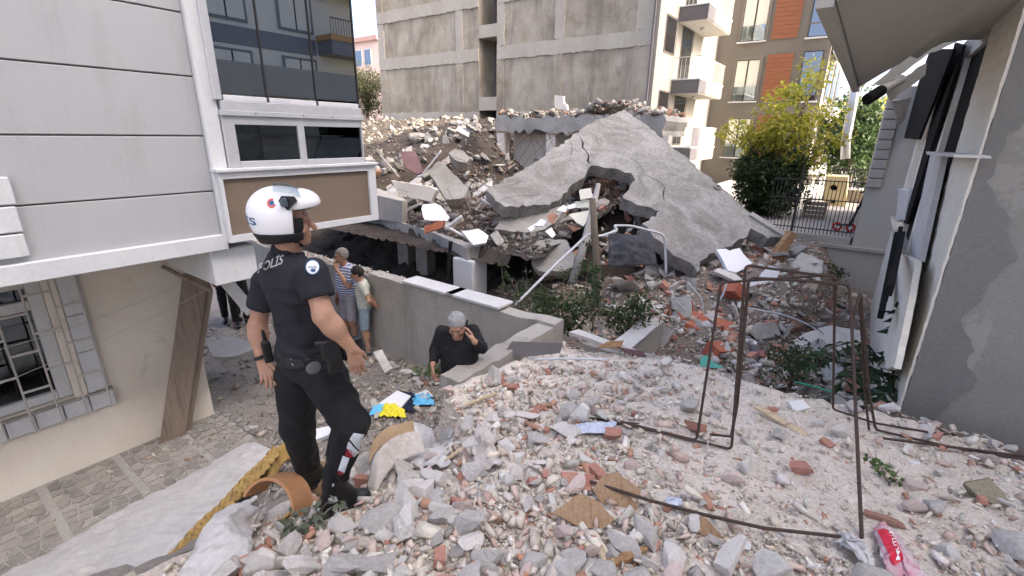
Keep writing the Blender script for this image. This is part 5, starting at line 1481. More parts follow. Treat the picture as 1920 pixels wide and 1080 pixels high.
# foam edge strip, lumpy
def ribbon(name, path, widthdir, w, mat, parent, label=None, cat=None, lump=.0, freq=30, th=.02, nw=8, seed=0, ln=80):
    path = smooth_path([Vector(p) for p in path], .012, .09)
    V_ = []; n = len(path)
    for i, p in enumerate(path):
        wd = widthdir(i / max(1, n - 1)) if callable(widthdir) else Vector(widthdir)
        d = (path[min(i + 1, n - 1)] - path[max(0, i - 1)]).normalized()
        nn = d.cross(wd.normalized()).normalized()
        for j in range(nw + 1):
            t = j / nw
            l = lump * (math.sin(i * .012 * freq) * math.sin(t * w * freq * 1.0 + 1) + .3 * mnoise.noise(Vector((i * .2, t * 4, seed))))
            V_.append(p + wd * (t * w) + nn * l)
    F_ = [(i * (nw + 1) + j, (i + 1) * (nw + 1) + j, (i + 1) * (nw + 1) + j + 1, i * (nw + 1) + j + 1) for i in range(n - 1) for j in range(nw)]
    o = MB().add(V_, F_).build(name, mat, parent, loc=None if parent else path[0], smooth=True)
    o.modifiers.new('solid', 'SOLIDIFY').thickness = th
    if label: tag(o, label, cat)
    return o
e0 = [mD.lerp(mC, s) + Vector((0, 0, .012 + .01 * math.sin(s * 20))) for s in np.linspace(0, 1, 18)]
ribbon('foam_edge', e0, Vector((.55, -.55, -.35)).normalized(), .11, 'foam_yellow', mt, lump=.008, freq=105, th=.03)
tip = [mB + Vector((0, 0, .02)), onz(470, 838, -.72), onz(490, 862, -.66), onz(500, 872, -.6), onz(520, 838, -.62), onz(545, 822, -.6), onz(566, 835, -.55), onz(590, 815, -.55)]
ribbon('foam_flap', tip, Vector((.35, -.6, -.6)).normalized(), .17, 'foam_yellow', mt, lump=.007, freq=110, th=.02)
# half round clay pipe
cp = ground_at(520, 968)
cpt = Vector((cp.x, cp.y, hz(*UV(cp)[:2])))
ax = Vector((.22, .80, -.42)).normalized(); sd = ax.cross(Z3).normalized(); upv = sd.cross(ax)
hp = MB(); nA = 26; L0 = .17; ro, ri = .185, .167
base = at(508, 955, 2.2)
for k, (rad) in enumerate((ro, ri)):
    for i in range(nA + 1):
        a = R(-50) + R(215) * i / nA
        for l in (0, L0):
            hp.v.append(tuple(base + ax * (l - .04) + (sd * math.cos(a) + upv * math.sin(a)) * rad))
def _id(k, i, l): return k * (nA + 1) * 2 + i * 2 + l
for i in range(nA):
    hp.f += [(_id(0, i, 0), _id(0, i + 1, 0), _id(0, i + 1, 1), _id(0, i, 1)), (_id(1, i, 1), _id(1, i + 1, 1), _id(1, i + 1, 0), _id(1, i, 0)),
             (_id(0, i, 0), _id(1, i, 0), _id(1, i + 1, 0), _id(0, i + 1, 0)), (_id(0, i, 1), _id(0, i + 1, 1), _id(1, i + 1, 1), _id(1, i, 1))]
hp.f += [(_id(0, 0, 0), _id(0, 0, 1), _id(1, 0, 1), _id(1, 0, 0)), (_id(0, nA, 0), _id(1, nA, 0), _id(1, nA, 1), _id(0, nA, 1))]
tag(hp.build('clay_pipe_half', 'clay_pipe', loc=base, smooth=False), 'broken half of an orange brown clay pipe arching beside the officer', 'pipe')
# sacks, foam ribbons and sheets under the pipe
sheet('plastic_sack', [G(330, 1120), G(395, 1000), G(480, 940), G(480, 1085)], 46, 46, 'sack', 'crumpled grey white woven sack lying beside the foam edge', 'sack', .12, .035, 7, 4, .01, follow=2, edge=.08)
sheet('plastic_sack', [onz(425, 1000, -.3), onz(430, 960, -.3), onz(500, 935, -.2), onz(490, 1020, -.15)], 26, 26, 'dusty_paper', 'small crumpled dusty sack below the clay pipe', 'sack', .06, .03, 14, 7, .008, follow=2, edge=.05)
ribbon('foam_ribbon', [at(443, 968, 2.28), at(468, 985, 2.2), at(484, 968, 2.2), at(498, 935, 2.24), at(508, 912, 2.3)], Vector((-.2, -.5, -.5)).normalized(), .075, 'dusty_paper', None, 'curled pale foam ribbon spilling out of the clay pipe', 'foam', .004, 40, .012)
ribbon('foam_ribbon', [at(545, 962, 2.2), at(520, 985, 2.12), at(498, 1005, 2.1), at(492, 1020, 2.08), at(505, 1030, 2.05)], Vector((.25, -.2, .5)).normalized(), .08, 'foam_yellow', None, 'yellow edged foam strip hanging below the clay pipe', 'foam', .004, 50, .014)
ribbon('foam_ribbon', [at(400, 1085, 1.95), at(430, 1062, 2.0), at(465, 1040, 2.05)], Vector((.3, -.3, .2)).normalized(), .035, 'foam_yellow', None, 'narrow yellow foam strip beside the plastic bottle', 'foam', .003, 50, .02)
sheet('paper_roll', [at(560, 930, 2.5), at(590, 860, 2.6), at(640, 870, 2.55), at(650, 935, 2.45)], 20, 20, 'cardboard', 'brown cardboard trampled under the officer\'s boots', 'cardboard', .04, .02, 9, 9, .006)
ribbon('paper_roll', [at(690, 908, 2.4), at(694, 882, 2.44), at(702, 856, 2.5), at(722, 830, 2.6), at(750, 814, 2.7), at(785, 806, 2.75)], Vector((.35, -.65, -.5)).normalized(), .17, 'dusty_paper', None, 'dusty curled paper sheet rising behind the reflective leg patch', 'paper', .010, 22, .008)
ribbon('paper_roll', [at(692, 846, 2.62), at(702, 822, 2.7), at(725, 802, 2.8), at(775, 788, 2.9)], Vector((.2, -.7, -.4)).normalized(), .10, 'cardboard', None, 'brown cardboard strip below the yellow bag', 'cardboard', .008, 30, .008)
sheet('plastic_film', [G(740, 880, .03), G(760, 800, .03), G(850, 820, .03), G(840, 890, .03)], 26, 26, 'sack', 'dusty grey plastic film draped over stones beside the paper sheet', 'film', .03, .03, 10, 12, .004, follow=2, edge=.08)
sheet('plastic_film', [G(885, 900, .03), G(900, 800, .03), G(925, 805, .03), G(940, 890, .03)], 24, 24, 'dusty_paper', 'torn grey film caught on the pale splintered stick', 'film', .03, .035, 12, 13, .004, follow=2, edge=.05)
sheet('patterned_cloth', [G(1052, 822), G(1075, 804), G(1155, 800), G(1150, 824)], 26, 26, 'blue_cloth', 'pale blue patterned cloth lying behind the brown plywood', 'cloth', .02, .012, 16, 14, .004, edge=.02)
sheet('blue_scrap', [G(1240, 962), G(1250, 940), G(1280, 950), G(1272, 968)], 14, 14, 'blue_cloth', 'small blue plastic scrap on the gravel beside the long rod', 'scrap', .015, .01, 22, 15, .003, edge=.02)
sheet('yellow_bag', [G(712, 788, .03), G(722, 762, .03), G(752, 762, .03), G(762, 792, .03)], 26, 26, 'yellow_bag', 'crumpled yellow plastic bag on the heap edge above the lane', 'bag', .05, .035, 12, 16, .004, edge=.05, follow=2)
sheet('blue_bag', [G(768, 768, .03), G(776, 746, .03), G(806, 744, .03), G(815, 766, .03)], 26, 26, 'blue_bag', 'crumpled light blue plastic bag beside the navy cloth', 'bag', .05, .03, 12, 17, .004, edge=.05, follow=2)
sheet('blue_bag', [G(692, 786, .03), G(700, 770, .03), G(728, 758, .03), G(725, 780, .03)], 18, 18, 'blue_bag', 'flat light blue bag half under the yellow bag', 'bag', .02, .02, 14, 18, .004, edge=.03, follow=2)
sheet('navy_cloth', [G(740, 770, .03), G(748, 742, .03), G(778, 742, .03), G(776, 778, .03)], 22, 22, 'navy_cloth', 'dark navy cloth bundle between the yellow and blue bags', 'cloth', .06, .04, 10, 19, .004, edge=.05, follow=2)
shard('white_board', [(688,782),(702,762),(745,732),(770,742),(752,764),(720,776)], ground_at(730,762).y - .06, (-.1,-.4,.9), .02, 'white_tile', 'pale board lying on the heap behind the yellow bag', 'board', 0)
shard('white_board', [(584,806),(636,794),(640,806),(588,826)], 3.0, (-.1,-.5,.85), .04, 'white_tile', 'white board end behind the officer\'s knees', 'board', 0)
shard('white_board', [(770,742),(800,730),(812,742),(785,752)], ground_at(790,742).y - .06, (-.1,-.4,.9), .02, 'plaster_white', 'short pale board beside the vine leaves', 'board', .004)
shard('broken_plate', [(390,645),(420,632),(470,640),(474,655),(440,668),(400,668)], 6.3, (0,-.35,.93), .08, 'marble', 'speckled white terrazzo slab lying in the lane', 'slab', .02)
shard('broken_plate', [(700,660),(716,655),(736,690),(722,700)], 5.9, (.2,-.4,.9), .04, 'chunk_grey', 'narrow grey tile lying in the lane near the boy\'s feet', 'tile', .006)
# plywood, planks and sticks on the mound
shard('plywood_piece', [(1111,917),(1130,892),(1156,884),(1203,917),(1193,958),(1160,970),(1125,940)], ground_at(1156,925).y - .075, (-.05,-.5,.86), .014, 'ply_brown', 'brown plywood piece lying under the long rusty rod', 'plywood', .008, .05)
shard('plywood_piece', [(1034,962),(1060,945),(1091,925),(1122,940),(1152,974),(1128,994),(1080,985)], ground_at(1090,965).y - .07, (.1,-.5,.86), .014, 'ply_brown', 'darker plywood corner in front of the one under the rod', 'plywood', .008, .05)
shard('roof_tile_piece', [(1052,884),(1080,886),(1115,890),(1107,921),(1080,917),(1058,912)], ground_at(1085,905).y - .075, (.0,-.6,.8), .025, 'terracotta', 'flat orange roof tile piece touching the brown plywood', 'tile', .005, .06)
shard('wood_plank', [(1414,762),(1424,758),(1516,812),(1508,819)], ground_at(1465,790).y - .07, (0,-.3,.95), .02, 'timber_pale', 'short pale wooden plank lying on the gravel by the rebar frame', 'plank', .0)
shard('brown_wedge', [(1290,985),(1322,968),(1358,1010),(1320,1005)], ground_at(1320,995).y - .03, (.1,-.7,.7), .03, 'ply_brown', 'pointed brown wooden wedge leaning over the long rod', 'wood', .003)
shard('tile_plate', [(1478,752),(1506,750),(1518,764),(1490,772)], ground_at(1497,766).y - .02, (0,-.3,.95), .02, 'tile_clean', 'clean white tile lying beside the short pale plank', 'tile', .003)
def stick(px0, py0, px1, py1, r, mat, label, seed, h=.03):
    a, b = G(px0, py0, h), G(px1, py1, h); rr = random.Random(seed)
    pts = [a.lerp(b, t) + Vector((0, 0, rr.uniform(-.004, .004))) for t in np.linspace(0, 1, 9)]
    pts = [p + (b - a).cross(Z3).normalized() * rr.uniform(-.006, .006) for p in pts]
    return tag(MB().tube(pts, [r * (.35 if i in (0, 8) else rr.uniform(.8, 1.15)) for i in range(9)], 7).build('wood_stick', mat, loc=a), label, 'stick')
stick(834, 878, 940, 806, .013, 'timber_pale', 'pale splintered stick lying across the grey stones', 1, .05)
stick(870, 770, 930, 745, .018, 'timber_pale', 'short weathered wood piece up the slope from the pale stick', 2, .04)
stick(1100, 1090, 1210, 1040, .022, 'timber_broken', 'brown broken stick among bricks in front of the plywood', 3)
stick(1115, 1010, 1135, 1075, .014, 'timber_pale', 'small tan stick beside the upright grey wedge stone', 4)
# bottle, caps
bt = thing('plastic_bottle', 'crushed clear plastic bottle with a blue cap beside the sacks', 'bottle', at(440, 1040, 2.0))
a, b = at(462, 1005, 2.05), at(424, 1066, 1.97)
pts = [a.lerp(b, t) for t in np.linspace(0, 1, 12)]
glass_mat('pet', (.9,.92,.93), (.80,.83,.84), .25, .1)
MB().tube(pts, [.012, .03, .034, .033, .028, .033, .031, .034, .03, .022, .014, .012], 14).build('body', 'dusty_paper', bt, smooth=True)
d = (b - a).normalized()
MB().tube([b + d * .001, b + d * .018], .016, 14).build('cap', 'blue_cap', bt)
p = at(310, 1060, 2.05)
tag(MB().tube([p, p + Vector((.004, -.006, .014))], .017, 14).build('bottle_cap', 'blue_cap', loc=p), 'blue bottle cap lying on the woven sack', 'cap')
# torn red carrier bag with lettering
pm('red_film', [(.50,.12,.17),(.58,.36,.40),(.58,.50,.50)], scale=16, rough=.35, bump=.25, bscale=30, fine=.15, spots=((.60,.56,.56),6,.50,.62,.8))
pm('white_print', [(.78,.76,.76)], rough=.5, bump=0, fine=0)
pm('red_print', [(.60,.02,.05)], rough=.4, bump=0, fine=0)
bagc = [G(1632, 1004, .03), G(1652, 992, .03), G(1735, 1095, .03), G(1660, 1100, .03)]
bg_ = sheet('carrier_bag', bagc, 40, 40, 'red_film', 'torn pinkish red carrier bag with white lettering around the rebar foot', 'bag', .035, .028, 13, 31, .003, edge=.06)
b2 = sheet('carrier_bag', [G(1560, 1030, .03), G(1570, 1012, .03), G(1625, 1040, .03), G(1632, 1085, .03)], 26, 26, 'sack', 'small white and red striped bag beside the torn carrier bag', 'bag', .05, .03, 14, 33, .003, edge=.05)
def drape_text(txt, p0, p1, p3, mat, target, name, lift=.004, parent=None, size=1.0):
    """lettering laid on a surface: p0->p1 is the baseline, p0->p3 the letter height"""
    cu = bpy.data.curves.new(name, 'FONT'); cu.body = txt; cu.size = size; cu.resolution_u = 3; cu.offset = .018
    ob = bpy.data.objects.new(name, cu); C.objects.link(ob)
    dg = bpy.context.evaluated_depsgraph_get(); dg.update()
    me = bpy.data.meshes.new_from_object(ob.evaluated_get(dg)); bpy.data.objects.remove(ob); 
    co = np.empty(len(me.vertices) * 3); me.vertices.foreach_get('co', co); co = co.reshape(-1, 3)
    mn, mx = co.min(0), co.max(0)
    st = (co - mn) / np.maximum(mx - mn, 1e-6)
    return me, st
def place_text(txt, name, mat, parent, fn, cuts=2):
    me, st = drape_text(txt, None, None, None, None, None, name)
    bm = bmesh.new(); bm.from_mesh(me)
    bmesh.ops.triangulate(bm, faces=bm.faces[:])
    bmesh.ops.subdivide_edges(bm, edges=bm.edges[:], cuts=cuts, use_grid_fill=True)
    co = np.array([v.co[:] for v in bm.verts]); mn, mx = co.min(0), co.max(0)
    for v, c in zip(bm.verts, co):
        v.co = fn((c[0] - mn[0]) / (mx[0] - mn[0]), (c[1] - mn[1]) / (mx[1] - mn[1]))
    me2 = bpy.data.meshes.new(name); bm.to_mesh(me2); bm.free(); bpy.data.meshes.remove(me)
    return link(name, me2, mat, parent)
from mathutils.bvhtree import BVHTree
def bvh_of(o):
    me = o.data; M = wmat(o)
    return BVHTree.FromPolygons([M @ v.co for v in me.vertices], [tuple(p.vertices) for p in me.polygons])
bt_ = bvh_of(bg_)
def on_bag(c00, c10, c01, lift):
    def fn(s, t):
        p = c00 + (c10 - c00) * s + (c01 - c00) * t
        h = bt_.ray_cast(p + Vector((0, 0, .5)), Vector((0, 0, -1)))
        return (h[0] if h[0] is not None else p) + Vector((0, 0, lift))
    return fn
c00, c10, c01 = G(1680, 1072, .03), G(1658, 1017, .03), G(1669, 1075, .03)
patch = MB(); nn_ = 12
f_ = on_bag(G(1684, 1076, .03), G(1657, 1012, .03), G(1664, 1079, .03), .005)
patch.add([f_(i / nn_, j / 6) for i in range(nn_ + 1) for j in range(7)], [(i * 7 + j, (i + 1) * 7 + j, (i + 1) * 7 + j + 1, i * 7 + j + 1) for i in range(nn_) for j in range(6)])
patch.build('red_patch', 'red_print', bg_)
place_text('MUTLUBİ', 'lettering', 'white_print', bg_, on_bag(c00, c10, c01, .009))
# red hollow bricks in the sunken plot
pm('brick_red', [(.36,.105,.06),(.44,.15,.09)], scale=7, rough=.9, bump=.3, bscale=40, fine=.2, rnd=.12)
pm('brick_hole', [(.05,.025,.02)], rough=.95, bump=0, fine=0)
def hollow_brick(px, py, Y, rot, tilt, label, sz=(.19, .19, .135)):
    c = at(px, py, Y)
    t = thing('hollow_brick', label, 'brick', c)
    M = Matrix.Translation(c) @ Euler((tilt, tilt * .6, rot)).to_matrix().to_4x4()
    fr_ = lambda a, b, z: M @ Vector((a, b, z))
    w, d, h = sz
    outer = [fr_(-w, -d, -h), fr_(w, -d, -h), fr_(w, -d, h), fr_(-w, -d, h)]
    holes = []
    for i in range(3):
        for j in range(2):
            x0 = -w + .025 + i * (2 * w - .02) / 3; z0 = -h + .025 + j * (2 * h - .02) / 2
            x1 = x0 + (2 * w - .02) / 3 - .03; z1 = z0 + (2 * h - .02) / 2 - .03
            holes.append([fr_(x0, -d, z0), fr_(x1, -d, z0), fr_(x1, -d, z1), fr_(x0, -d, z1)])
    back = M.to_3x3() @ Vector((0, 2 * d, 0))
    MB().prism(outer, back, holes).build('shell', 'brick_red', t)
    return t
for i, (x, y, Y, r_, t_, lb) in enumerate(((1283, 600, 7.3, .2, .3, 'red hollow brick leaning at the front of the brick cluster'), (1262, 598, 7.5, .8, .1, 'red hollow brick turned sideways in the brick cluster'), (1304, 605, 7.2, -.4, .5, 'red hollow brick tipped forward at the right of the brick cluster'), (1278, 577, 7.7, .4, -.3, 'red hollow brick lying on top of the brick cluster'), (1300, 620, 6.9, .9, .2, 'red hollow brick fallen below the brick cluster'), (1355, 618, 7.0, -.2, .4, 'single red hollow brick between brick cluster and rebar frame'), (1372, 545, 8.0, .1, 1.2, 'red hollow brick standing upright behind the rebar legs'), (1345, 660, 6.2, .5, .3, 'red hollow brick low in the debris above the teal sheet'))):
    hollow_brick(x, y, Y, r_, t_, lb, (.15, .12, .11) if i not in (6,) else (.12, .1, .22))
tag(MB().tube([at(1412, 650, 6.3), at(1418, 665, 6.2), at(1412, 680, 6.1), at(1402, 692, 6.0)], .06, 10).build('pipe_elbow', 'balcony_grey', loc=at(1412, 670, 6.2), smooth=True), 'short grey pipe elbow lying in the debris behind the rebar frame', 'pipe')
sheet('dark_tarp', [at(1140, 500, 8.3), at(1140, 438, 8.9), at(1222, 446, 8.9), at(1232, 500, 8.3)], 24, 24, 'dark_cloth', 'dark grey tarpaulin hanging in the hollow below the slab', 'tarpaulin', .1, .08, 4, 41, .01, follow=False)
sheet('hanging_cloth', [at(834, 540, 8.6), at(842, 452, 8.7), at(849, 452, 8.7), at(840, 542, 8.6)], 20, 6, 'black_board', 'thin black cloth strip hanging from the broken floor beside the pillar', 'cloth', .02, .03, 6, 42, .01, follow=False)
# ================================================================== people: smooth bodies from blended distance fields
def V3(p): return np.array((p[0], p[1], p[2]), float)
def cap(a, b, ra, rb=None):
    a, b = V3(a), V3(b); rb = ra if rb is None else rb; ba = b - a; L = max(ba @ ba, 1e-9)
    def f(P):
        pa = P - a
        h = np.clip((pa @ ba) / L, 0, 1)
        return np.linalg.norm(pa - h[:, None] * ba, axis=1) - (ra + (rb - ra) * h)
    return f
def ell(c, ax, rad):
    c = V3(c); A = np.array([V3(a) for a in ax]); rad = np.array(rad, float)
    def f(P):
        q = (P - c) @ A.T
        k0 = np.linalg.norm(q / rad, axis=1); k1 = np.linalg.norm(q / rad ** 2, axis=1)
        return k0 * (k0 - 1) / np.maximum(k1, 1e-6)
    return f
def rbox(c, ax, half, r):
    c = V3(c); A = np.array([V3(a) for a in ax]); half = np.array(half, float) - r
    def f(P):
        q = np.abs((P - c) @ A.T) - half
        return np.linalg.norm(np.maximum(q, 0), axis=1) + np.minimum(q.max(1), 0) - r
    return f
def half(p, n):
    p, n = V3(p), V3(n); n = n / np.linalg.norm(n)
    return lambda P: (P - p) @ n
def loft(a, b, right, fwd, lv, infl=0.0):
    a, b = V3(a), V3(b); r = V3(right); fw = V3(fwd); L = np.linalg.norm(b - a); d = (b - a) / L
    lv = np.array(lv, float)
    def f(P):
        q = P - a; t = (q @ d) / L
        tc = np.clip(t, 0, 1)
        w = np.interp(tc, lv[:, 0], lv[:, 1]) + infl; dp = np.interp(tc, lv[:, 0], lv[:, 2]) + infl; of = np.interp(tc, lv[:, 0], lv[:, 3])
        q = q - (q @ d)[:, None] * d
        x = q @ r; y = q @ fw - of
        k = np.sqrt((x / w) ** 2 + (y / dp) ** 2)
        dd = (k - 1) * np.minimum(w, dp)
        return np.maximum(dd, np.abs(t - tc) * L + dd * .3) if True else dd
    return f
def smin(a, b, k):
    if k <= 0: return np.minimum(a, b)
    h = np.clip(.5 + .5 * (b - a) / k, 0, 1)
    return b * (1 - h) + a * h - k * h * (1 - h)
def blend(prims, k=.03):
    def f(P):
        d = None
        for p in prims:
            kk = k
            if isinstance(p, tuple): p, kk = p
            v = p(P); d = v if d is None else smin(d, v, kk)
        return d
    return f
def cut(f, *planes):
    """remove what lies on the positive side of each plane"""
    def g(P):
        d = f(P)
        for q in planes: d = np.maximum(d, q(P))
        return d
    return g
def fold(f, amp, freq, seed):
    r = np.random.default_rng(seed); M = r.normal(size=(3, 3)); M2 = r.normal(size=(3, 3)); ph = r.uniform(0, 6, 3)
    def g(P):
        q = P @ M * freq + ph; w = P @ M2 * freq * .6
        n = np.sin(q[:, 0] + 1.4 * np.sin(w[:, 0]) + .8 * np.sin(w[:, 1])) * .6 + np.sin(q[:, 1] * 1.7 + 1.2 * np.sin(w[:, 2])) * .4
        n = 1 - np.abs(n) * 1.4
        return f(P) - amp * n
    return g
def nets(f, lo, hi, h):
    lo, hi = np.array(lo, float), np.array(hi, float)
    n = np.ceil((hi - lo) / h).astype(int) + 1
    g = [lo[i] + h * np.arange(n[i]) for i in range(3)]
    X, Y, Z = np.meshgrid(*g, indexing='ij')
    P = np.stack([X, Y, Z], -1).reshape(-1, 3)
    D = np.empty(len(P))
    for s in range(0, len(P), 400000): D[s:s + 400000] = f(P[s:s + 400000])
    D = D.reshape(n); S = D < 0
    c = [S[i:n[0] - 1 + i, j:n[1] - 1 + j, k:n[2] - 1 + k] for i in (0, 1) for j in (0, 1) for k in (0, 1)]
    al = np.stack(c).sum(0); act = (al > 0) & (al < 8)
    I, J, K = np.nonzero(act)
    num = np.zeros((len(I), 3)); den = np.zeros(len(I))
    crn = [(i, j, k) for i in (0, 1) for j in (0, 1) for k in (0, 1)]
    for a in range(8):
        for b in range(a + 1, 8):
            pa, pb = np.array(crn[a]), np.array(crn[b])
            if np.abs(pa - pb).sum() != 1: continue
            da = D[I + pa[0], J + pa[1], K + pa[2]]; db = D[I + pb[0], J + pb[1], K + pb[2]]
            m = (da < 0) != (db < 0)
            t = np.where(m, da / np.where(m, da - db, 1), 0)
            num += np.where(m[:, None], pa + t[:, None] * (pb - pa), 0); den += m
    V_ = lo + h * (np.stack([I, J, K], -1) + num / den[:, None])
    idx = -np.ones(act.shape, int); idx[I, J, K] = np.arange(len(I))
    Q = []
    for ax in range(3):
        o1, o2 = [(1, 2), (2, 0), (0, 1)][ax]
        sl0 = [slice(None)] * 3; sl1 = [slice(None)] * 3
        sl0[ax] = slice(0, -1); sl1[ax] = slice(1, None)
        a, b = S[tuple(sl0)], S[tuple(sl1)]
        for flip, m in ((False, a & ~b), (True, ~a & b)):
            E = np.stack(np.nonzero(m), -1)
            ok = (E[:, o1] > 0) & (E[:, o2] > 0) & (E[:, o1] < n[o1] - 1) & (E[:, o2] < n[o2] - 1)
            E = E[ok]
            e1 = np.zeros(3, int); e1[o1] = 1; e2 = np.zeros(3, int); e2[o2] = 1
            q = [E - e1 - e2, E - e2, E, E - e1]
            q = np.stack([idx[x[:, 0], x[:, 1], x[:, 2]] for x in q], -1)
            Q.append(q[:, ::-1] if flip else q)
    return V_, np.vstack(Q)
def sdf_mesh(name, fs, mat, parent, smooth=True, loc=None):
    """fs: list of (field, lo, hi, h) joined into one mesh"""
    VV = []; FF = []; off = 0
    for f, lo, hi, h in fs:
        v, q = nets(f, lo, hi, h); VV.append(v); FF.append(q + off); off += len(v)
    VV = np.vstack(VV); FF = np.vstack(FF)
    L = np.zeros(3) if loc is None else V3(loc)
    me = bpy.data.meshes.new(name); me.from_pydata((VV - L).tolist(), [], FF.tolist())
    if smooth: me.polygons.foreach_set("use_smooth", [True] * len(me.polygons))
    return link(name, me, mat, parent, loc)
def bb(pts, m):
    A = np.array([V3(p) for p in pts]); return A.min(0) - m, A.max(0) + m

pm('skin', [(.36,.195,.125),(.47,.275,.185)], scale=9, rough=.5, bump=.12, bscale=140, fine=.14, sss=.12)
pm('skin_tan', [(.34,.185,.12),(.40,.225,.15)], scale=6, rough=.55, bump=.05, bscale=90, fine=.06, sss=.1)
pm('eye_dark', [(.03,.02,.015)], rough=.2, bump=0, fine=0)
pm('lip', [(.33,.14,.11)], rough=.6, bump=0, fine=0)
pm('hair_black', [(.012,.010,.009),(.02,.017,.015)], scale=30, rough=.6, bump=.6, bscale=110, fine=.3)
pm('hair_grey', [(.19,.17,.15),(.27,.25,.225)], scale=30, rough=.7, bump=.6, bscale=110, fine=.3)
pm('hair_white', [(.24,.24,.24),(.46,.46,.46)], scale=60, rough=.7, bump=.7, bscale=90, fine=.3)
pm('navy_uniform', [(.014,.014,.019),(.020,.020,.026)], scale=5, rough=.85, bump=.25, bscale=120, fine=.15)
pm('black_fabric', [(.009,.009,.010),(.013,.013,.014)], scale=5, rough=.85, bump=.25, bscale=110, fine=.15)
pm('black_leather', [(.010,.010,.011),(.016,.016,.017)], scale=9, rough=.42, bump=.15, bscale=70, fine=.15)
pm('white_cotton', [(.66,.67,.70),(.74,.75,.77)], scale=5, rough=.9, bump=.15, bscale=90, fine=.06)
pm('pale_green_cotton', [(.46,.48,.41),(.52,.54,.47)], scale=5, rough=.9, bump=.15, bscale=90, fine=.06)
pm('grey_shorts', [(.30,.29,.32),(.35,.34,.37)], scale=5, rough=.9, bump=.15, bscale=90, fine=.06)
pm('blue_shorts', [(.20,.27,.33),(.25,.32,.38)], scale=5, rough=.9, bump=.15, bscale=90, fine=.06)
pm('shoe_grey', [(.10,.10,.105),(.14,.14,.145)], scale=8, rough=.7, bump=.1, fine=.1)
pm('gloss_white', [(.80,.80,.80)], rough=.22, bump=0, fine=0, spec=.5)
pm('reflective', [(.70,.75,.80)], rough=.35, bump=.05, fine=.03)
pm('patch_red', [(.30,.015,.03)], rough=.6, bump=.05, fine=.05)
pm('print_grey', [(.42,.42,.42)], rough=.6, bump=0, fine=0)
pm('print_blue', [(.02,.10,.22)], rough=.4, bump=0, fine=0)
pm('badge_red', [(.60,.10,.09)], rough=.4, bump=0, fine=0)
pm('chrome', [(.7,.7,.72)], rough=.2, bump=0, fine=0, metallic=1)
# striped polo: bands follow the height of the shirt
def stripes():
    m = pm('striped_polo', [(.09,.14,.30),(.11,.17,.34)], scale=5, rough=.9, bump=.15, bscale=90, fine=.06)
    nt = m.node_tree; L = nt.links.new; b = nt.nodes['Principled BSDF']
    src = b.inputs['Base Color'].links[0].from_socket
    tc = _n(nt, "ShaderNodeTexCoord"); sx = _n(nt, "ShaderNodeSeparateXYZ"); L(tc.outputs['Object'], sx.inputs[0])
    mu = _n(nt, "ShaderNodeMath", operation='MULTIPLY'); mu.inputs[1].default_value = 2 * math.pi / .042; L(sx.outputs['Z'], mu.inputs[0])
    si = _n(nt, "ShaderNodeMath", operation='SINE'); L(mu.outputs[0], si.inputs[0])
    gt = _n(nt, "ShaderNodeMath", operation='GREATER_THAN'); gt.inputs[1].default_value = .25; L(si.outputs[0], gt.inputs[0])
    mx = _n(nt, "ShaderNodeMix", data_type='RGBA'); L(gt.outputs[0], mx.inputs[0]); L(src, mx.inputs[6]); mx.inputs[7].default_value = (.62, .63, .66, 1)
    L(mx.outputs[2], b.inputs['Base Color'])
stripes()

def hand(Wp, d, n, s, curl=(.35, .5, .4), sc=1.0, spread=.05, thumb=.42):
    """prims of a hand: wrist Wp, finger direction d, palm normal n, thumb side s"""
    d, n, s = Vector(d).normalized(), Vector(n), Vector(s)
    n = (n - d * n.dot(d)).normalized(); s0 = n.cross(d); s = s0 if s0.dot(s) > 0 else -s0
    P = []
    Wp = Vector(Wp)
    off = (.027, .009, -.009, -.026); kf = (.086, .091, .087, .078)
    seg = ((.042, .026, .021), (.046, .030, .022), (.042, .027, .021), (.033, .020, .018))
    for i in range(4):
        a = Wp + s * off[i] * .55 * sc + d * .01; k = Wp + d * kf[i] * sc + s * off[i] * sc
        P.append((cap(a, k, .0145 * sc, .0105 * sc), .012))
        dd = (d + s * (spread * (1.5 - i))).normalized(); nn = n.copy(); p = k
        ang = 0
        for j in range(3):
            ang += curl[j] * (1 + .12 * i)
            q = p + (dd * math.cos(ang) + nn * math.sin(ang)) * seg[i][j] * sc
            r0 = (.0092, .0084, .0076)[j] * sc; P.append((cap(p, q, r0, r0 * .9), .004)); p = q
    a = Wp + d * .02 * sc + s * .02 * sc; td = (d * .62 + s * thumb + n * .35).normalized()
    b = a + td * .040 * sc; c = b + (td + d * .35).normalized() * .032 * sc; e = c + (td * .7 + d * .7 + n * .1).normalized() * .026 * sc
    P += [(cap(a, b, .0155 * sc, .0125 * sc), .012), (cap(b, c, .0115 * sc, .0098 * sc), .005), (cap(c, e, .0098 * sc, .008 * sc), .005)]
    return P
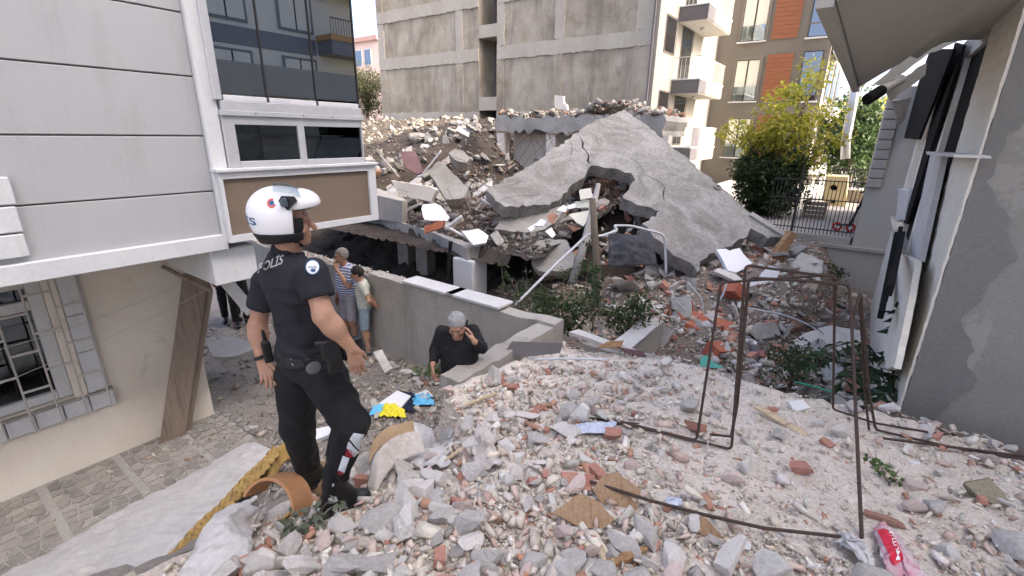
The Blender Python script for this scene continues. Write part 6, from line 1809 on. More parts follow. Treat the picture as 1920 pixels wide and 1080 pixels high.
def head_prims(c, f, u, sc=1.0):
    f = Vector(f).normalized(); u = Vector(u); u = (u - f * u.dot(f)).normalized(); r = f.cross(u)
    H = lambda a, b, z: Vector(c) + (r * a + f * b + u * z) * sc
    A = (r, f, u); k = lambda *x: tuple(v * sc for v in x)
    P = [ell(H(0, -.012, .025), A, k(.076, .097, .098)), (ell(H(0, .03, -.05), A, k(.057, .062, .062)), .03 * sc), (ell(H(0, .07, -.088), A, k(.026, .022, .02)), .02 * sc),
         (cap(H(0, .088, .012), H(0, .112, -.022), .009 * sc, .0145 * sc), .012 * sc), (cap(H(-.035, .076, .03), H(.035, .076, .03), .013 * sc), .015 * sc),
         (cap(H(-.018, .086, -.055), H(.018, .086, -.055), .0085 * sc), .010 * sc)]
    for q in (-1, 1):
        P += [(ell(H(q * .079, -.005, -.008), A, k(.010, .019, .031)), .008 * sc), (ell(H(q * .045, .058, -.025), A, k(.022, .022, .022)), .02 * sc)]
    f0 = blend(P, .03)
    sock = [ell(H(q * .031, .098, .010), A, k(.019, .016, .012)) for q in (-1, 1)]
    def g(Pt):
        d = f0(Pt)
        for s_ in sock: 
            v = -s_(Pt); h = np.clip(.5 - .5 * (d - v) / .008, 0, 1); d = d * (1 - h) + v * h + .008 * h * (1 - h)
        return d
    return g, H, A
TORSO = [(0, .155, .11, 0), (.14, .172, .125, -.005), (.33, .152, .108, .008), (.6, .168, .122, .012), (.8, .172, .115, .0), (.92, .135, .085, -.008), (1.0, .07, .062, -.012)]
BELLY = [(0, .16, .12, 0), (.14, .18, .135, .0), (.33, .178, .145, .02), (.6, .180, .135, .015), (.8, .182, .12, .0), (.92, .145, .09, -.008), (1.0, .07, .062, -.012)]
def person(name, label, J, fwd, up_head, head_f, sp):
    """J: joint dict of world Vectors; builds body, hair, shirt, trousers, shoes as children"""
    z0 = min(J['anL'].z, J['anR'].z)
    base = (J['anL'] + J['anR']) / 2; base = Vector((base.x, base.y, z0 - .08))
    t = thing(name, label, 'person', base, sp.get('group'))
    fwd = Vector(fwd).normalized(); ax_ = (J['neck'] - J['pel']).normalized()
    right = fwd.cross(ax_).normalized(); fwd = ax_.cross(right).normalized() * 1.0
    s = sp.get('scale', 1.0); h = sp.get('h', .012)
    lv = [(a, b * s, c * s, d * s) for a, b, c, d in sp.get('torso', TORSO)]
    bot = J['pel'] - ax_ * .05 * s
    sk = sp.get('skin', 'skin')
    # ---- body: head and neck, trunk, arms with hands, legs
    hf, H, A = head_prims(J['head'], head_f, up_head, s * sp.get('head', 1.0))
    trunk = blend([loft(bot, J['neck'], right, fwd, lv, -.006), (cap(J['neck'] - ax_ * .06, J['head'] - Vector((0, 0, .03)), .058 * s, .052 * s), .03), (cap(J['shL'], J['shR'], .05 * s), .05)])
    parts = [(blend([hf, (cap(J['neck'] - ax_ * .06, J['head'] + (H(0, -.02, -.04) - J['head']), .057 * s, .052 * s), .025)]), *bb([J['head'], J['neck']], .15), min(h, .008)), (trunk, *bb([bot, J['neck'], J['shL'], J['shR']], .22), h * 1.3)]
    ar = sp.get('arm', (.047, .040, .036, .026))
    for sd_ in 'LR':
        sh, el, wr = J['sh' + sd_], J['el' + sd_], J['wr' + sd_]
        hd = sp['hand' + sd_]
        pr = [cap(sh, el, ar[0] * s, ar[1] * s), (cap(el, el.lerp(wr, .35), ar[1] * s, ar[1] * s * 1.02), .03), (cap(el.lerp(wr, .3), wr, ar[1] * s, ar[3] * s), .03)] + hand(wr, hd[0], hd[1], hd[2], hd[3] if len(hd) > 3 else (.35, .5, .4), s * sp.get('hs', 1.0))
        tipp = wr + Vector(hd[0]).normalized() * .2 * s
        parts.append((blend(pr, .02), *bb([sh, el, wr, tipp], .09), sp.get('hh', .006)))
    lg = sp.get('leg', (.078, .055, .052, .038))
    for sd_ in 'LR':
        hp, kn, an = J['hip' + sd_], J['kn' + sd_], J['an' + sd_]
        calf = kn.lerp(an, .3) - fwd * .015
        toe = J['toe' + sd_]
        pr = [cap(hp, kn, lg[0] * s, lg[1] * s), (cap(kn, calf, lg[1] * .95 * s, lg[2] * s), .03), (cap(calf, an, lg[2] * s, lg[3] * s), .03), (cap(Vector((an.x, an.y, toe.z)), toe, .026 * s, .022 * s), .02)]
        parts.append((blend(pr, .03), *bb([hp, kn, an, toe], .11), h))
    sdf_mesh('body', parts, sk, t)
    # ---- face details
    if sp.get('face', True):
        hs_ = s * sp.get('head', 1.0)
        for q in (-1, 1):
            sdf_mesh('eye', [(ell(H(q * .031, .082, .010), A, (.012 * hs_, .009 * hs_, .006 * hs_)), *bb([H(q * .031, .082, .010)], .02), .002)], 'eye_dark', t)
            sdf_mesh('eyebrow', [(cap(H(q * .016, .092, .031), H(q * .046, .080, .033), .0045 * hs_, .0035 * hs_), *bb([H(q * .03, .085, .03)], .035), .0025)], sp.get('brow', 'hair_black'), t)
        sdf_mesh('mouth', [(cap(H(-.019, .092, -.056), H(.019, .092, -.056), .0045 * hs_), *bb([H(0, .092, -.056)], .035), .0025)], 'lip', t)
    if sp.get('hair'):
        hs_ = s * sp.get('head', 1.0)
        e = ell(H(0, -.020, .028), A, (.086 * hs_, .103 * hs_, .106 * hs_))
        f_v = V3(A[1]); u_v = V3(A[2])
        hair = cut(fold(e, .006, 38, 3), half(H(0, .062, .055), Vector(f_v * .80 - u_v * .60)), half(H(0, -.03, -.055), Vector(-u_v)), lambda P, a=V3(H(0, .02, -.02)): np.minimum((P - a) @ f_v, -((P - a) @ u_v)) )
        sdf_mesh('hair', [(hair, *bb([J['head']], .17), .007)], sp['hair'], t)
    # ---- shirt
    if sp.get('shirt'):
        inf = sp.get('shirt_infl', .012) * s
        sl = []
        for sd_ in 'LR':
            sh, el, wr = J['sh' + sd_], J['el' + sd_], J['wr' + sd_]
            if sp.get('long'):
                e2 = el.lerp(wr, .86)
                sl += [(cut(cap(sh, el, (ar[0] + .014) * s, (ar[1] + .014) * s), half(wr, wr - el)), .035), (cut(cap(el, e2, (ar[1] + .014) * s, (ar[3] + .014) * s), half(e2, wr - el)), .025)]
            else:
                k = sp.get('sleeve', .62); e2 = sh.lerp(el, k + .15); e3 = sh.lerp(el, k)
                sl.append((cut(cap(sh, e2, (ar[0] + .016) * s, (ar[0] + .017) * s), half(e3, el - sh)), .03))
        tr = loft(bot, J['neck'], right, fwd, lv, inf)
        yoke = cap(J['shL'].lerp(J['shR'], .04), J['shR'].lerp(J['shL'], .04), .055 * s)
        fsh = blend([tr, (yoke, .06)] + sl, .03)
        hem = sp.get('hem', .06)
        fsh = fold(fsh, sp.get('fold', .005), sp.get('ffreq', 26), sp.get('seed', 1))
        fsh = cut(fsh, half(J['pel'] + ax_ * hem * s, -ax_), lambda P, a=V3(J['neck']), nx=V3((ax_ + fwd * .35).normalized()), axv=V3(ax_): np.minimum((P - a) @ nx - .012, .10 * s - np.linalg.norm((P - a) - ((P - a) @ axv)[:, None] * axv, axis=1)))
        pts = [J['shL'], J['shR'], J['neck'], J['pel'] - ax_ * .1, J['elL'], J['elR']] + ([J['wrL'], J['wrR']] if sp.get('long') else [])
        o = sdf_mesh('shirt', [(fsh, *bb(pts, .2), h)], sp['shirt'], t, loc=base)
        sp['_shirt'] = o
        if sp.get('collar'):
            cf = cut(blend([cap(J['neck'] + ax_ * .0, J['neck'] + ax_ * .035, .075 * s, .064 * s)]), half(J['neck'] + ax_ * .04, ax_ + fwd * .4), lambda P, a=V3(J['neck']): -(np.linalg.norm((P - a) - ((P - a) @ V3(ax_))[:, None] * V3(ax_), axis=1) - .058 * s))
            sdf_mesh('collar', [(cf, *bb([J['neck']], .14), .006)], sp['collar'], t)
    # ---- trousers or shorts
    if sp.get('pants'):
        inf = .010 * s; lg2 = sp.get('pleg', (.092, .072, .068, .060))
        P_ = [cut(loft(bot, J['neck'], right, fwd, lv, inf + sp.get('pinfl', 0)), half(J['pel'] + ax_ * sp.get('waist', .14) * s, ax_))]
        for sd_ in 'LR':
            hp, kn, an = J['hip' + sd_], J['kn' + sd_], J['an' + sd_]
            if sp.get('shorts'):
                e2 = hp.lerp(kn, 1.0)
                P_.append((cut(cap(hp, e2, lg2[0] * s, lg2[1] * 1.12 * s), half(hp.lerp(kn, sp['shorts']), kn - hp)), .03))
            else:
                e2 = kn.lerp(an, sp.get('plen', .95))
                P_ += [(cap(hp, kn, lg2[0] * s, lg2[1] * s), .035), (cut(cap(kn, e2, lg2[1] * s, lg2[3] * s), half(e2, an - kn)), .03)]
        fp = fold(blend(P_, .03), sp.get('pfold', .005), 24, sp.get('seed', 1) + 5)
        sp['_pants'] = sdf_mesh('shorts' if sp.get('shorts') else 'trousers', [(fp, *bb([J['pel'] + ax_ * .16, J['hipL'], J['hipR'], J['knL'], J['knR'], J['anL'], J['anR']], .17), h)], sp['pants'], t, loc=base)
    # ---- shoes
    if sp.get('shoe'):
        for sd_ in 'LR':
            an, toe = J['an' + sd_], J['toe' + sd_]
            d = Vector((toe.x - an.x, toe.y - an.y, 0)).normalized(); rr = d.cross(Z3)
            heel = Vector((an.x, an.y, toe.z)) - d * .035 * s
            f1 = blend([cap(heel, toe, .040 * s, .034 * s), (cap(heel, heel + Vector((0, 0, .05 * s)), .038 * s, .034 * s), .02), (cap(heel.lerp(toe, .6) , toe, .043 * s, .036 * s), .02)], .02)
            f1 = cut(f1, half(toe - Vector((0, 0, .03 * s)), -Z3))
            so = sdf_mesh('shoe', [(f1, *bb([heel, toe], .09), .007)], sp['shoe'], t)
    return t
def decal(pix, target, mat, name, parent, lift=.0025, n=8, tgt_bvh=None):
    """a thin patch sewn on a surface: quad of photo pixels cast onto the target"""
    b = tgt_bvh or bvh_of(target)
    V_ = []; 
    a, bq, c, d = pix
    for i in range(n + 1):
        for j in range(n + 1):
            s, t = i / n, j / n
            x = lerp(lerp(a[0], bq[0], s), lerp(d[0], c[0], s), t); y = lerp(lerp(a[1], bq[1], s), lerp(d[1], c[1], s), t)
            r = ray(x, y).normalized(); hit = b.ray_cast(CO, r)
            if hit[0] is None:
                q = V_[-1] if V_ else CO + r * 2.4
            else: q = hit[0] + hit[1] * lift if hit[1].dot(r) < 0 else hit[0] - hit[1] * lift
            V_.append(q)
    F_ = [(i * (n + 1) + j, (i + 1) * (n + 1) + j, (i + 1) * (n + 1) + j + 1, i * (n + 1) + j + 1) for i in range(n) for j in range(n)]
    return MB().add(V_, F_).build(name, mat, parent)
def disc_decal(cx, cy, rx, ry, bvh, mat, name, parent, lift=.003, n=20, r0=0.0, a0=0, a1=2 * math.pi, rot=0):
    V_ = []; rings = 4
    for k in range(rings + 1):
        q = lerp(r0, 1, k / rings)
        for i in range(n + 1):
            a = lerp(a0, a1, i / n); ex, ey = rx * q * math.cos(a), ry * q * math.sin(a)
            x = cx + ex * math.cos(rot) - ey * math.sin(rot); y = cy + ex * math.sin(rot) + ey * math.cos(rot)
            r = ray(x, y).normalized(); h = bvh.ray_cast(CO, r)
            V_.append(h[0] - r * lift if h[0] is not None else CO + r * 2.3)
    F_ = [(k * (n + 1) + i, (k + 1) * (n + 1) + i, (k + 1) * (n + 1) + i + 1, k * (n + 1) + i + 1) for k in range(rings) for i in range(n)]
    return MB().add(V_, F_).build(name, mat, parent)

# ------------------------------------------------------------------ the officer
gR = G(632, 957, .0); gL = G(600, 906, .0)
hdg = Vector((.80, .60, 0)); rgt = hdg.cross(Z3)
J = dict(head=at(541, 418, 2.20), neck=at(538, 474, 2.22), pel=at(576, 672, 2.24), shR=at(585, 512, 2.08), shL=at(500, 525, 2.37), elR=at(607, 592, 2.02), elL=at(483, 612, 2.36), wrR=at(660, 654, 2.05), wrL=at(489, 670, 2.30),
         hipR=at(606, 700, 2.17), hipL=at(556, 702, 2.32), knR=at(658, 793, 2.14), knL=at(558, 800, 2.40), anR=at(624, 912, 2.20), anL=at(580, 888, 2.50))
J['anR'].z = max(J['anR'].z, gR.z + .1); 
J['toeR'] = Vector((J['anR'].x, J['anR'].y, gR.z + .035)) + Vector((.88, .48, 0)).normalized() * .155
J['toeL'] = J['anL'] + Vector((.75, .65, 0)).normalized() * .15 + Vector((0, 0, -.06))
hr, hl = at(674, 702, 2.07), at(503, 706, 2.28)
OFF = [(0, .150, .112, 0), (.14, .160, .122, -.012), (.33, .150, .108, .004), (.6, .168, .120, .010), (.8, .178, .118, -.004), (.92, .140, .090, -.010), (1.0, .075, .066, -.012)]
sp = dict(skin='skin', h=.008, hh=.0045, head=1.0, face=False, hair=None, shirt='navy_uniform', shirt_infl=.010, sleeve=.56, hem=.07, fold=.008, ffreq=17, seed=4, torso=OFF, hs=1.02,
          arm=(.052, .045, .041, .027), pants='black_fabric', pleg=(.110, .088, .082, .070), plen=.80, waist=.10, pfold=.010, leg=(.07, .045, .04, .03),
          handR=(hr - J['wrR'], rgt * -1, hdg, (.18, .35, .3)), handL=(hl - J['wrL'], rgt * 1.0 + hdg * -.35, hdg, (.30, .35, .3)))
off = person('person', 'person in a dark police shirt and white helmet standing on the rubble with back turned', J, hdg, Vector((0, 0, 1)), Vector((.93, .36, -.05)), sp)
ax_ = (J['neck'] - J['pel']).normalized(); fwdo = ax_.cross(hdg.cross(ax_).normalized()).normalized(); rto = fwdo.cross(ax_)
# trimmed sleeve cuff of the polo and collar band
for sd_ in 'LR':
    sh, el = J['sh' + sd_], J['el' + sd_]; d = (el - sh)
    e = sh + d * .56
    sdf_mesh('sleeve_cuff', [(cut(cap(sh, el, .0755, .0745), half(e + d * .012, d), half(e - d * .03, -d)), *bb([e], .11), .006)], 'black_fabric', off)
sdf_mesh('collar', [(cut(cap(J['neck'] - ax_ * .02, J['neck'] + ax_ * .05 + fwdo * .01, .083, .066), half(J['neck'] + ax_ * .03, ax_ + fwdo * .5), half(J['neck'] - ax_ * .02, -ax_)), *bb([J['neck']], .13), .006)], 'navy_uniform', off)
# belt with pouches, holster and keys
lvb = [(a, b, c, d) for a, b, c, d in OFF]; bot = J['pel'] - ax_ * .05
blt = cut(loft(bot, J['neck'], rto, fwdo, lvb, .021), half(J['pel'] + ax_ * .085, ax_), half(J['pel'] + ax_ * .030, -ax_))
belt = sdf_mesh('belt', [(blt, *bb([J['pel']], .26), .007)], 'black_leather', off)
hc = at(622, 668, 2.02)
A3 = (rto, fwdo, ax_)
hol = blend([rbox(hc + ax_ * .045, A3, (.026, .045, .05), .012), (rbox(hc - ax_ * .03 + fwdo * .01, A3, (.022, .036, .06), .012), .015), (cap(hc + ax_ * .075 + fwdo * .0, hc + ax_ * .085 + fwdo * -.055, .016, .014), .012)], .012)
ho = sdf_mesh('holster', [(hol, *bb([hc], .14), .006)], 'black_leather', off)
mc = at(650, 655, 2.08)
sdf_mesh('magazine_pouch', [(blend([rbox(mc, A3, (.022, .028, .052), .01), (rbox(mc + fwdo * .05, A3, (.022, .026, .052), .01), .004)], .004), *bb([mc], .13), .006)], 'black_leather', off)
rp = at(499, 650, 2.22)
sdf_mesh('radio', [(blend([rbox(rp - ax_ * .03, A3, (.02, .022, .06), .008), (cap(rp + ax_ * .02, rp + ax_ * .09, .012, .008), .006)], .006), *bb([rp], .14), .006)], 'black_leather', off)
sdf_mesh('holster_flap', [(ell(at(588, 690, 2.03), A3, (.008, .036, .034)), *bb([at(588, 690, 2.03)], .06), .004)], 'shoe_grey', off)
bb_belt = bvh_of(belt)
for (x, y) in ((517, 652), (537, 658), (538, 666)):
    r = ray(x, y).normalized(); h_ = bb_belt.ray_cast(CO, r)
    p = h_[0] if h_[0] is not None else at(x, y, 2.1)
    sdf_mesh('belt_stud', [(ell(p, A3, (.007, .007, .007)), *bb([p], .012), .0022)], 'chrome', belt)
p = at(545, 673, 2.08)
MB().tube([p, p + Vector((.012, -.01, -.03))], .004, 6).build('key', 'chrome', belt)
wv = (hl - J['wrL']).normalized()
MB().tube([J['wrL'] - wv * .012, J['wrL'] + wv * .008], .034, 18).build('wrist_watch', 'black_leather', off, smooth=False)
# boots
for sd_, gz in (('R', gR), ('L', gL)):
    an, toe, kn = J['an' + sd_], J['toe' + sd_], J['kn' + sd_]
    d = Vector((toe.x - an.x, toe.y - an.y, 0)).normalized(); zf = toe.z
    heel = Vector((an.x, an.y, zf)) - d * .05; up_ = (kn - an).normalized()
    top = an + up_ * .24
    f1 = blend([cap(heel + Vector((0, 0, .012)), toe + Vector((0, 0, .010)), .052, .046), (cap(heel + d * .025 + Vector((0, 0, .03)), an + up_ * .06, .056, .058), .03), (cap(an + up_ * .03, top, .060, .078), .03), (cap(heel.lerp(toe, .55), toe, .054, .047), .02), (cap(an + up_ * .04, heel.lerp(toe, .8), .050, .044), .03)], .025)
    f1 = cut(f1, half(top - up_ * .0, up_), half(Vector((toe.x, toe.y, zf - .028)), -Z3))
    bo = sdf_mesh('boot', [(f1, *bb([heel, toe, top], .12), .007)], 'black_leather', off)
    sole = cut(blend([cap(heel, toe, .060, .053)], 0), half(Vector((toe.x, toe.y, zf - .012)), Z3), half(Vector((toe.x, toe.y, zf - .036)), -Z3))
    sdf_mesh('sole', [(sole, *bb([heel, toe], .1), .007)], 'black_rubber', bo)
    if sd_ == 'R':
        bbo = bvh_of(bo)
        for q in ([(615, 934), (630, 930), (634, 939), (619, 944)], [(622, 955), (637, 951), (641, 952), (634, 964)], [(587, 951), (602, 953), (596, 960), (588, 959)], [(624, 901), (628, 900), (626, 911), (623, 912)]):
            decal(q, bo, 'reflective', 'reflective_patch', bo, tgt_bvh=bbo)
tb_ = bvh_of(sp['_pants'])
for q, m_ in (([(655, 822), (663, 811), (682, 814), (674, 846)], 'reflective'), ([(650, 839), (654, 826), (672, 847), (663, 856)], 'reflective'), ([(646, 852), (652, 839), (668, 850), (656, 858)], 'patch_red'), ([(634, 882), (643, 853), (655, 858), (645, 886)], 'reflective'), ([(633, 888), (636, 880), (645, 885), (642, 890)], 'patch_red')):
    decal(q, None, m_, 'leg_patch', off, lift=.005, tgt_bvh=tb_)
# lettering and badge on the shirt
sb = bvh_of(sp['_shirt'])
def cast(bvh, lift):
    def mk(c0, c1, c2, c3):
        def fn(s, t):
            x = lerp(lerp(c0[0], c1[0], s), lerp(c3[0], c2[0], s), t); y = lerp(lerp(c0[1], c1[1], s), lerp(c3[1], c2[1], s), t)
            r = ray(x, y).normalized(); h = bvh.ray_cast(CO, r)
            return h[0] - r * lift if h[0] is not None else CO + r * 2.2
        return fn
    return mk
place_text('POLİS', 'back_lettering', 'print_grey', off, cast(sb, .004)((483, 512), (529, 495), (534, 470), (488, 488)))
disc_decal(586, 501, 14, 14.5, sb, 'print_blue', 'badge_rim', off, .003)
disc_decal(586, 501, 12, 12.5, sb, 'white_print', 'badge_field', off, .0045)
place_text('POLİS', 'badge_lettering', 'print_blue', off, cast(sb, .006)((578, 503), (594, 503), (593, 497), (579, 497)), 0)
disc_decal(587, 507, 5, 3, sb, 'print_blue', 'badge_mark', off, .006)
# ---- helmet
hf_ = Vector((.93, .36, -.05)).normalized(); hu = Vector((.02, .02, 1)); hu = (hu - hf_ * hu.dot(hf_)).normalized(); hr_ = hf_.cross(hu)
HC = at(531, 402, 2.20)
HH = lambda a, b, c: HC + (hr_ * a + hf_ * b + hu * c) * .95
AH = (hr_, hf_, hu)
shell = blend([ell(HH(0, -.012, .012), AH, tuple(.95 * q for q in (.128, .150, .128))), (ell(HH(0, -.004, -.050), AH, tuple(.95 * q for q in (.118, .136, .135))), .04)], .03)
inner = blend([ell(HH(0, -.012, .005), AH, tuple(.95 * q for q in (.105, .126, .105))), (cap(HH(0, 0, -.04), HH(0, .0, -.2), .085, .075), .03)], .03)
opening = rbox(HH(0, .17, -.06), AH, (.2, .115, .115), .03)
opening2 = rbox(HH(0, .19, -.06), AH, (.2, .095, .115), .03)
cheek = half(HH(0, .0, -.082), Vector(hu * -1 + hf_ * .05))
fw_ = cut(shell, lambda P: -inner(P), lambda P: -opening(P), cheek)
hel = sdf_mesh('helmet', [(fw_, *bb([HC], .20), .0055)], 'gloss_white', off, loc=HC)
fk = cut(lambda P: shell(P) - .004, lambda P: -inner(P), lambda P: -opening2(P), half(HH(0, .0, -.079), Vector(hu * 1 - hf_ * .05)), half(HH(0, 0, -.128), Vector(hu * -1 + hf_ * .12)))
sdf_mesh('helmet_rim', [(fk, *bb([HC], .20), .006)], 'black_leather', hel)
fpad = cut(lambda P: shell(P) + .010, lambda P: -inner(P) - .006, half(HH(0, .045, 0), Vector(hf_ * -1)), half(HH(0, 0, -.005), hu), half(HH(0, .092, 0), hf_))
sdf_mesh('cheek_pad', [(fpad, *bb([HC], .20), .006)], 'black_fabric', hel)
bar_ = cut(ell(HH(0, .078, .064), AH, tuple(.95 * q for q in (.126, .098, .066))), lambda P: -(shell(P) + .004), half(HH(0, .0, .028), Vector(hu * -1 + hf_ * .15)), half(HH(0, .02, .1), Vector(hf_ * -1 + hu * .35)))
sdf_mesh('chin_bar', [(bar_, *bb([HH(0, .07, .06)], .16), .0055)], 'gloss_white', hel)
seal = cut(ell(HH(0, .075, .052), AH, tuple(.95 * q for q in (.118, .080, .05))), lambda P: -(shell(P) + .002), half(HH(0, .0, .022), Vector(hu * -1 + hf_ * .15)), half(HH(0, 0, .030), Vector(hu - hf_ * .15)))
sdf_mesh('visor_seal', [(seal, *bb([HH(0, .07, .06)], .16), .0055)], 'black_rubber', hel)
V_ = []; na, nb_ = 20, 10
for i in range(na + 1):
    for j in range(nb_ + 1):
        a = lerp(-70, 70, i / na); b = lerp(48, 98, j / nb_)
        V_.append(HH(math.sin(R(a)) * .128 * math.sin(R(b) * .5 + .8), -.008 + math.cos(R(b)) * .150, .014 + math.sin(R(b)) * .140 * (math.cos(R(a)) * .35 + .65)))
MB().add(V_, [(i * (nb_ + 1) + j, (i + 1) * (nb_ + 1) + j, (i + 1) * (nb_ + 1) + j + 1, i * (nb_ + 1) + j + 1) for i in range(na) for j in range(nb_)]).build('visor', 'clear_glass', hel, smooth=True)
hb = bvh_of(hel)
hexa = [(519, 381), (527, 367), (552, 368), (558, 376), (541, 395), (525, 393)]
def cast_pt(bvh, x, y, lift):
    r = ray(x, y).normalized(); h = bvh.ray_cast(CO, r)
    return (h[0] if h[0] is not None else at(x, y, 2.08)) - r * lift
MB().prism([cast_pt(hb, 538, 380, .016) + (at(x, y, 2.05) - at(538, 380, 2.05)) * 1.0 for x, y in hexa], ray(538, 380).normalized() * .05).build('pivot_cover', 'black_leather', hel)
MB().tube([cast_pt(hb, 534, 380, .017), cast_pt(hb, 534, 380, .024)], [.022, .016], 16).build('pivot_disc', 'far_glass', hel)
decal([(519, 384), (522, 380), (527, 391), (524, 392)], None, 'reflective', 'pivot_flash', hel, .014, 4, hb)
disc_decal(509, 381, 8.5, 9, hb, 'badge_red', 'badge_ring', hel, .0025, a0=0.3, a1=5.2, r0=.55)
disc_decal(509, 380, 5, 5, hb, 'print_blue', 'badge_star', hel, .0025)
def rear(s, t):
    a = lerp(-62, 44, s); o = HH(0, -.01, lerp(-.040, .008, t))
    d = (-hf_ * math.cos(R(a)) + hr_ * math.sin(R(a)))
    h = hb.ray_cast(o + d * .5, -d)
    return (h[0] if h[0] is not None else o + d * .15) + d * .002
place_text('POLİS', 'helmet_lettering', 'print_blue', hel, rear)
for x, y in ((568, 400), (570, 405)): disc_decal(x, y, 1.8, 1.8, hb, 'black_rubber', 'vent_hole', hel, .002, 10)
sdf_mesh('chin_strap', [(cap(HH(.07, .045, -.09), HH(.03, .075, -.15), .010), *bb([HH(.05, .06, -.12)], .07), .005)], 'black_fabric', hel)

# ------------------------------------------------------------------ people in the lane
def stand(px, py, hgt, hd, lean=0.0, z=None):
    """foot point on the lane from a photo pixel and simple standing joints"""
    g = ground_at(px, py) if z is None else onz(px, py, z)
    u, v, _ = UV(g); gz = hz(u, v) + .02 if z is None else z
    s = hgt / 1.75; f = Vector(hd).normalized(); r = f.cross(Z3)
    B = Vector((g.x, g.y, gz))
    Q = lambda a, b, c: B + r * a * s + f * b * s + Z3 * c * s
    return dict(head=Q(0, .04, 1.635), neck=Q(0, 0, 1.46), pel=Q(0, -.01, .95), shR=Q(.175, -.01, 1.40), shL=Q(-.175, -.01, 1.40), elR=Q(.235, -.03, 1.12), elL=Q(-.235, -.03, 1.12), wrR=Q(.225, .06, .88), wrL=Q(-.225, .06, .88),
                hipR=Q(.09, 0, .90), hipL=Q(-.09, 0, .90), knR=Q(.10, .03, .48), knL=Q(-.10, .03, .48), anR=Q(.105, -.01, .085), anL=Q(-.105, -.01, .085), toeR=Q(.13, .15, .035), toeL=Q(-.13, .15, .035)), Q, f, r, s
# man in the striped polo, hand at his chin
J1, Q, f, r, s = stand(662, 652, 1.74, (-.55, -.75, 0))
J1['head'] = Q(-.01, .06, 1.62)
J1['wrL'] = Q(-.02, .17, 1.42); J1['elL'] = Q(-.22, .12, 1.16)
person('person', 'person in a blue and white striped polo and pale shorts touching the chin', J1, f, Vector((0, 0, 1)), Vector((-.80, -.62, -.1)), dict(skin='skin_tan', hair='hair_grey', brow='hair_grey', shirt='striped_polo', hem=.0, torso=BELLY, pants='grey_shorts', shorts=.92, waist=.05, shoe='shoe_grey', scale=s, collar='striped_polo', sleeve=.75,
       handR=(-Z3 + f * .1, -r, f), handL=(Z3 * .8 + r * .3, r * 1 - f * .5, -f, (.5, .7, .6)), seed=11))
# boy with hands behind the back
J2, Q, f, r, s = stand(690, 662, 1.50, (-.92, -.30, 0))
J2['head'] = Q(0, .07, 1.60)
J2['elR'] = Q(.25, -.10, 1.14); J2['elL'] = Q(-.25, -.10, 1.14); J2['wrR'] = Q(.05, -.21, .98); J2['wrL'] = Q(-.03, -.20, .95)
person('person', 'person in a pale green t-shirt and blue shorts with both hands clasped behind the back', J2, f, Vector((0, 0, 1)), Vector((-.90, -.15, -.35)), dict(skin='skin', hair='hair_black', shirt='pale_green_cotton', hem=-.02, pants='blue_shorts', shorts=.9, waist=.05, shoe='shoe_grey', scale=s, head=1.14, sleeve=.6, arm=(.043, .036, .032, .024),
       handR=(-r * .9 - Z3 * .3, f * -1, -Z3), handL=(r * .9 - Z3 * .2, f * 1, Z3), seed=12))
# man on the phone, looking down
J3, Q, f, r, s = stand(850, 735, 1.76, (-.12, -1, 0))
hd_t = at(860, 603, 4.35); B3 = hd_t - Z3 * (1.60 * s)
Q = lambda a, b, c: B3 + r * a * s + f * b * s + Z3 * c * s
J3 = dict(head=Q(0, .09, 1.60), neck=Q(0, .0, 1.455), pel=Q(0, -.03, .95), shR=at(828, 622, 4.42), shL=at(887, 620, 4.42), elR=at(816, 655, 4.40), elL=at(903, 652, 4.30), wrR=at(812, 684, 4.25), wrL=at(889, 640, 4.18),
          hipR=Q(.09, 0, .90), hipL=Q(-.09, 0, .90), knR=Q(.10, .05, .48), knL=Q(-.10, .03, .48), anR=Q(.105, -.01, .085), anL=Q(-.105, -.01, .085), toeR=Q(.13, .15, .035), toeL=Q(-.13, .15, .035))
pp = person('person', 'person with white hair in a black long sleeved shirt holding a phone to the ear', J3, f, Vector((0, .25, 1)), Vector((.0, -.86, -.52)), dict(skin='skin', hair='hair_white', brow='hair_grey', shirt='black_fabric', long=True, hem=-.08, torso=BELLY, pants='black_fabric', waist=.03, shoe='black_leather', scale=s, h=.01, collar='black_fabric',
       handR=(-Z3 + f * .2, -r, f), handL=(at(880, 616, 4.24) - J3['wrL'], r, f, (.25, .5, .4)), seed=13, arm=(.05, .042, .038, .028)))
ph_c = at(875, 614, 4.28)
ph = thing('mobile_phone', 'black mobile phone held to the ear of the white haired person', 'phone', ph_c)
phb = MB().bar(ph_c - (Z3 * .07 - f * .02), ph_c + (Z3 * .07 - f * .02), .010, .07, up=f); phb.build('body', 'black_leather', ph)
# man in white shirt with phone, behind the beam end, and his companion in black
J4, Q, f, r, s = stand(456, 612, 1.76, (.75, -.60, 0))
J4['wrR'] = Q(.06, .30, 1.16); J4['elR'] = Q(.24, .06, 1.12); J4['wrL'] = Q(-.07, .30, 1.14); J4['elL'] = Q(-.25, .05, 1.12)
person('person', 'person in a white t-shirt and black trousers using a phone beside the white beam end', J4, f, Vector((0, 0, 1)), Vector((.75, -.5, -.45)), dict(skin='skin_tan', hair='hair_black', shirt='white_cotton', hem=-.03, pants='black_fabric', waist=.05, shoe='black_leather', scale=s, sleeve=.7,
       handR=(f + r * -.5, Z3, -r, (.4, .6, .5)), handL=(f + r * .5, Z3, r, (.4, .6, .5)), seed=14))
pc4 = (J4['wrR'] + J4['wrL']) / 2 + f * .12 + Z3 * .03
tag(MB().bar(pc4 - f * .06, pc4 + f * .06, .07, .009).build('mobile_phone', 'black_leather', loc=pc4), 'mobile phone in the hands of the person in the white t-shirt', 'phone')
J5, Q, f, r, s = stand(436, 604, 1.74, (.6, -.8, 0))
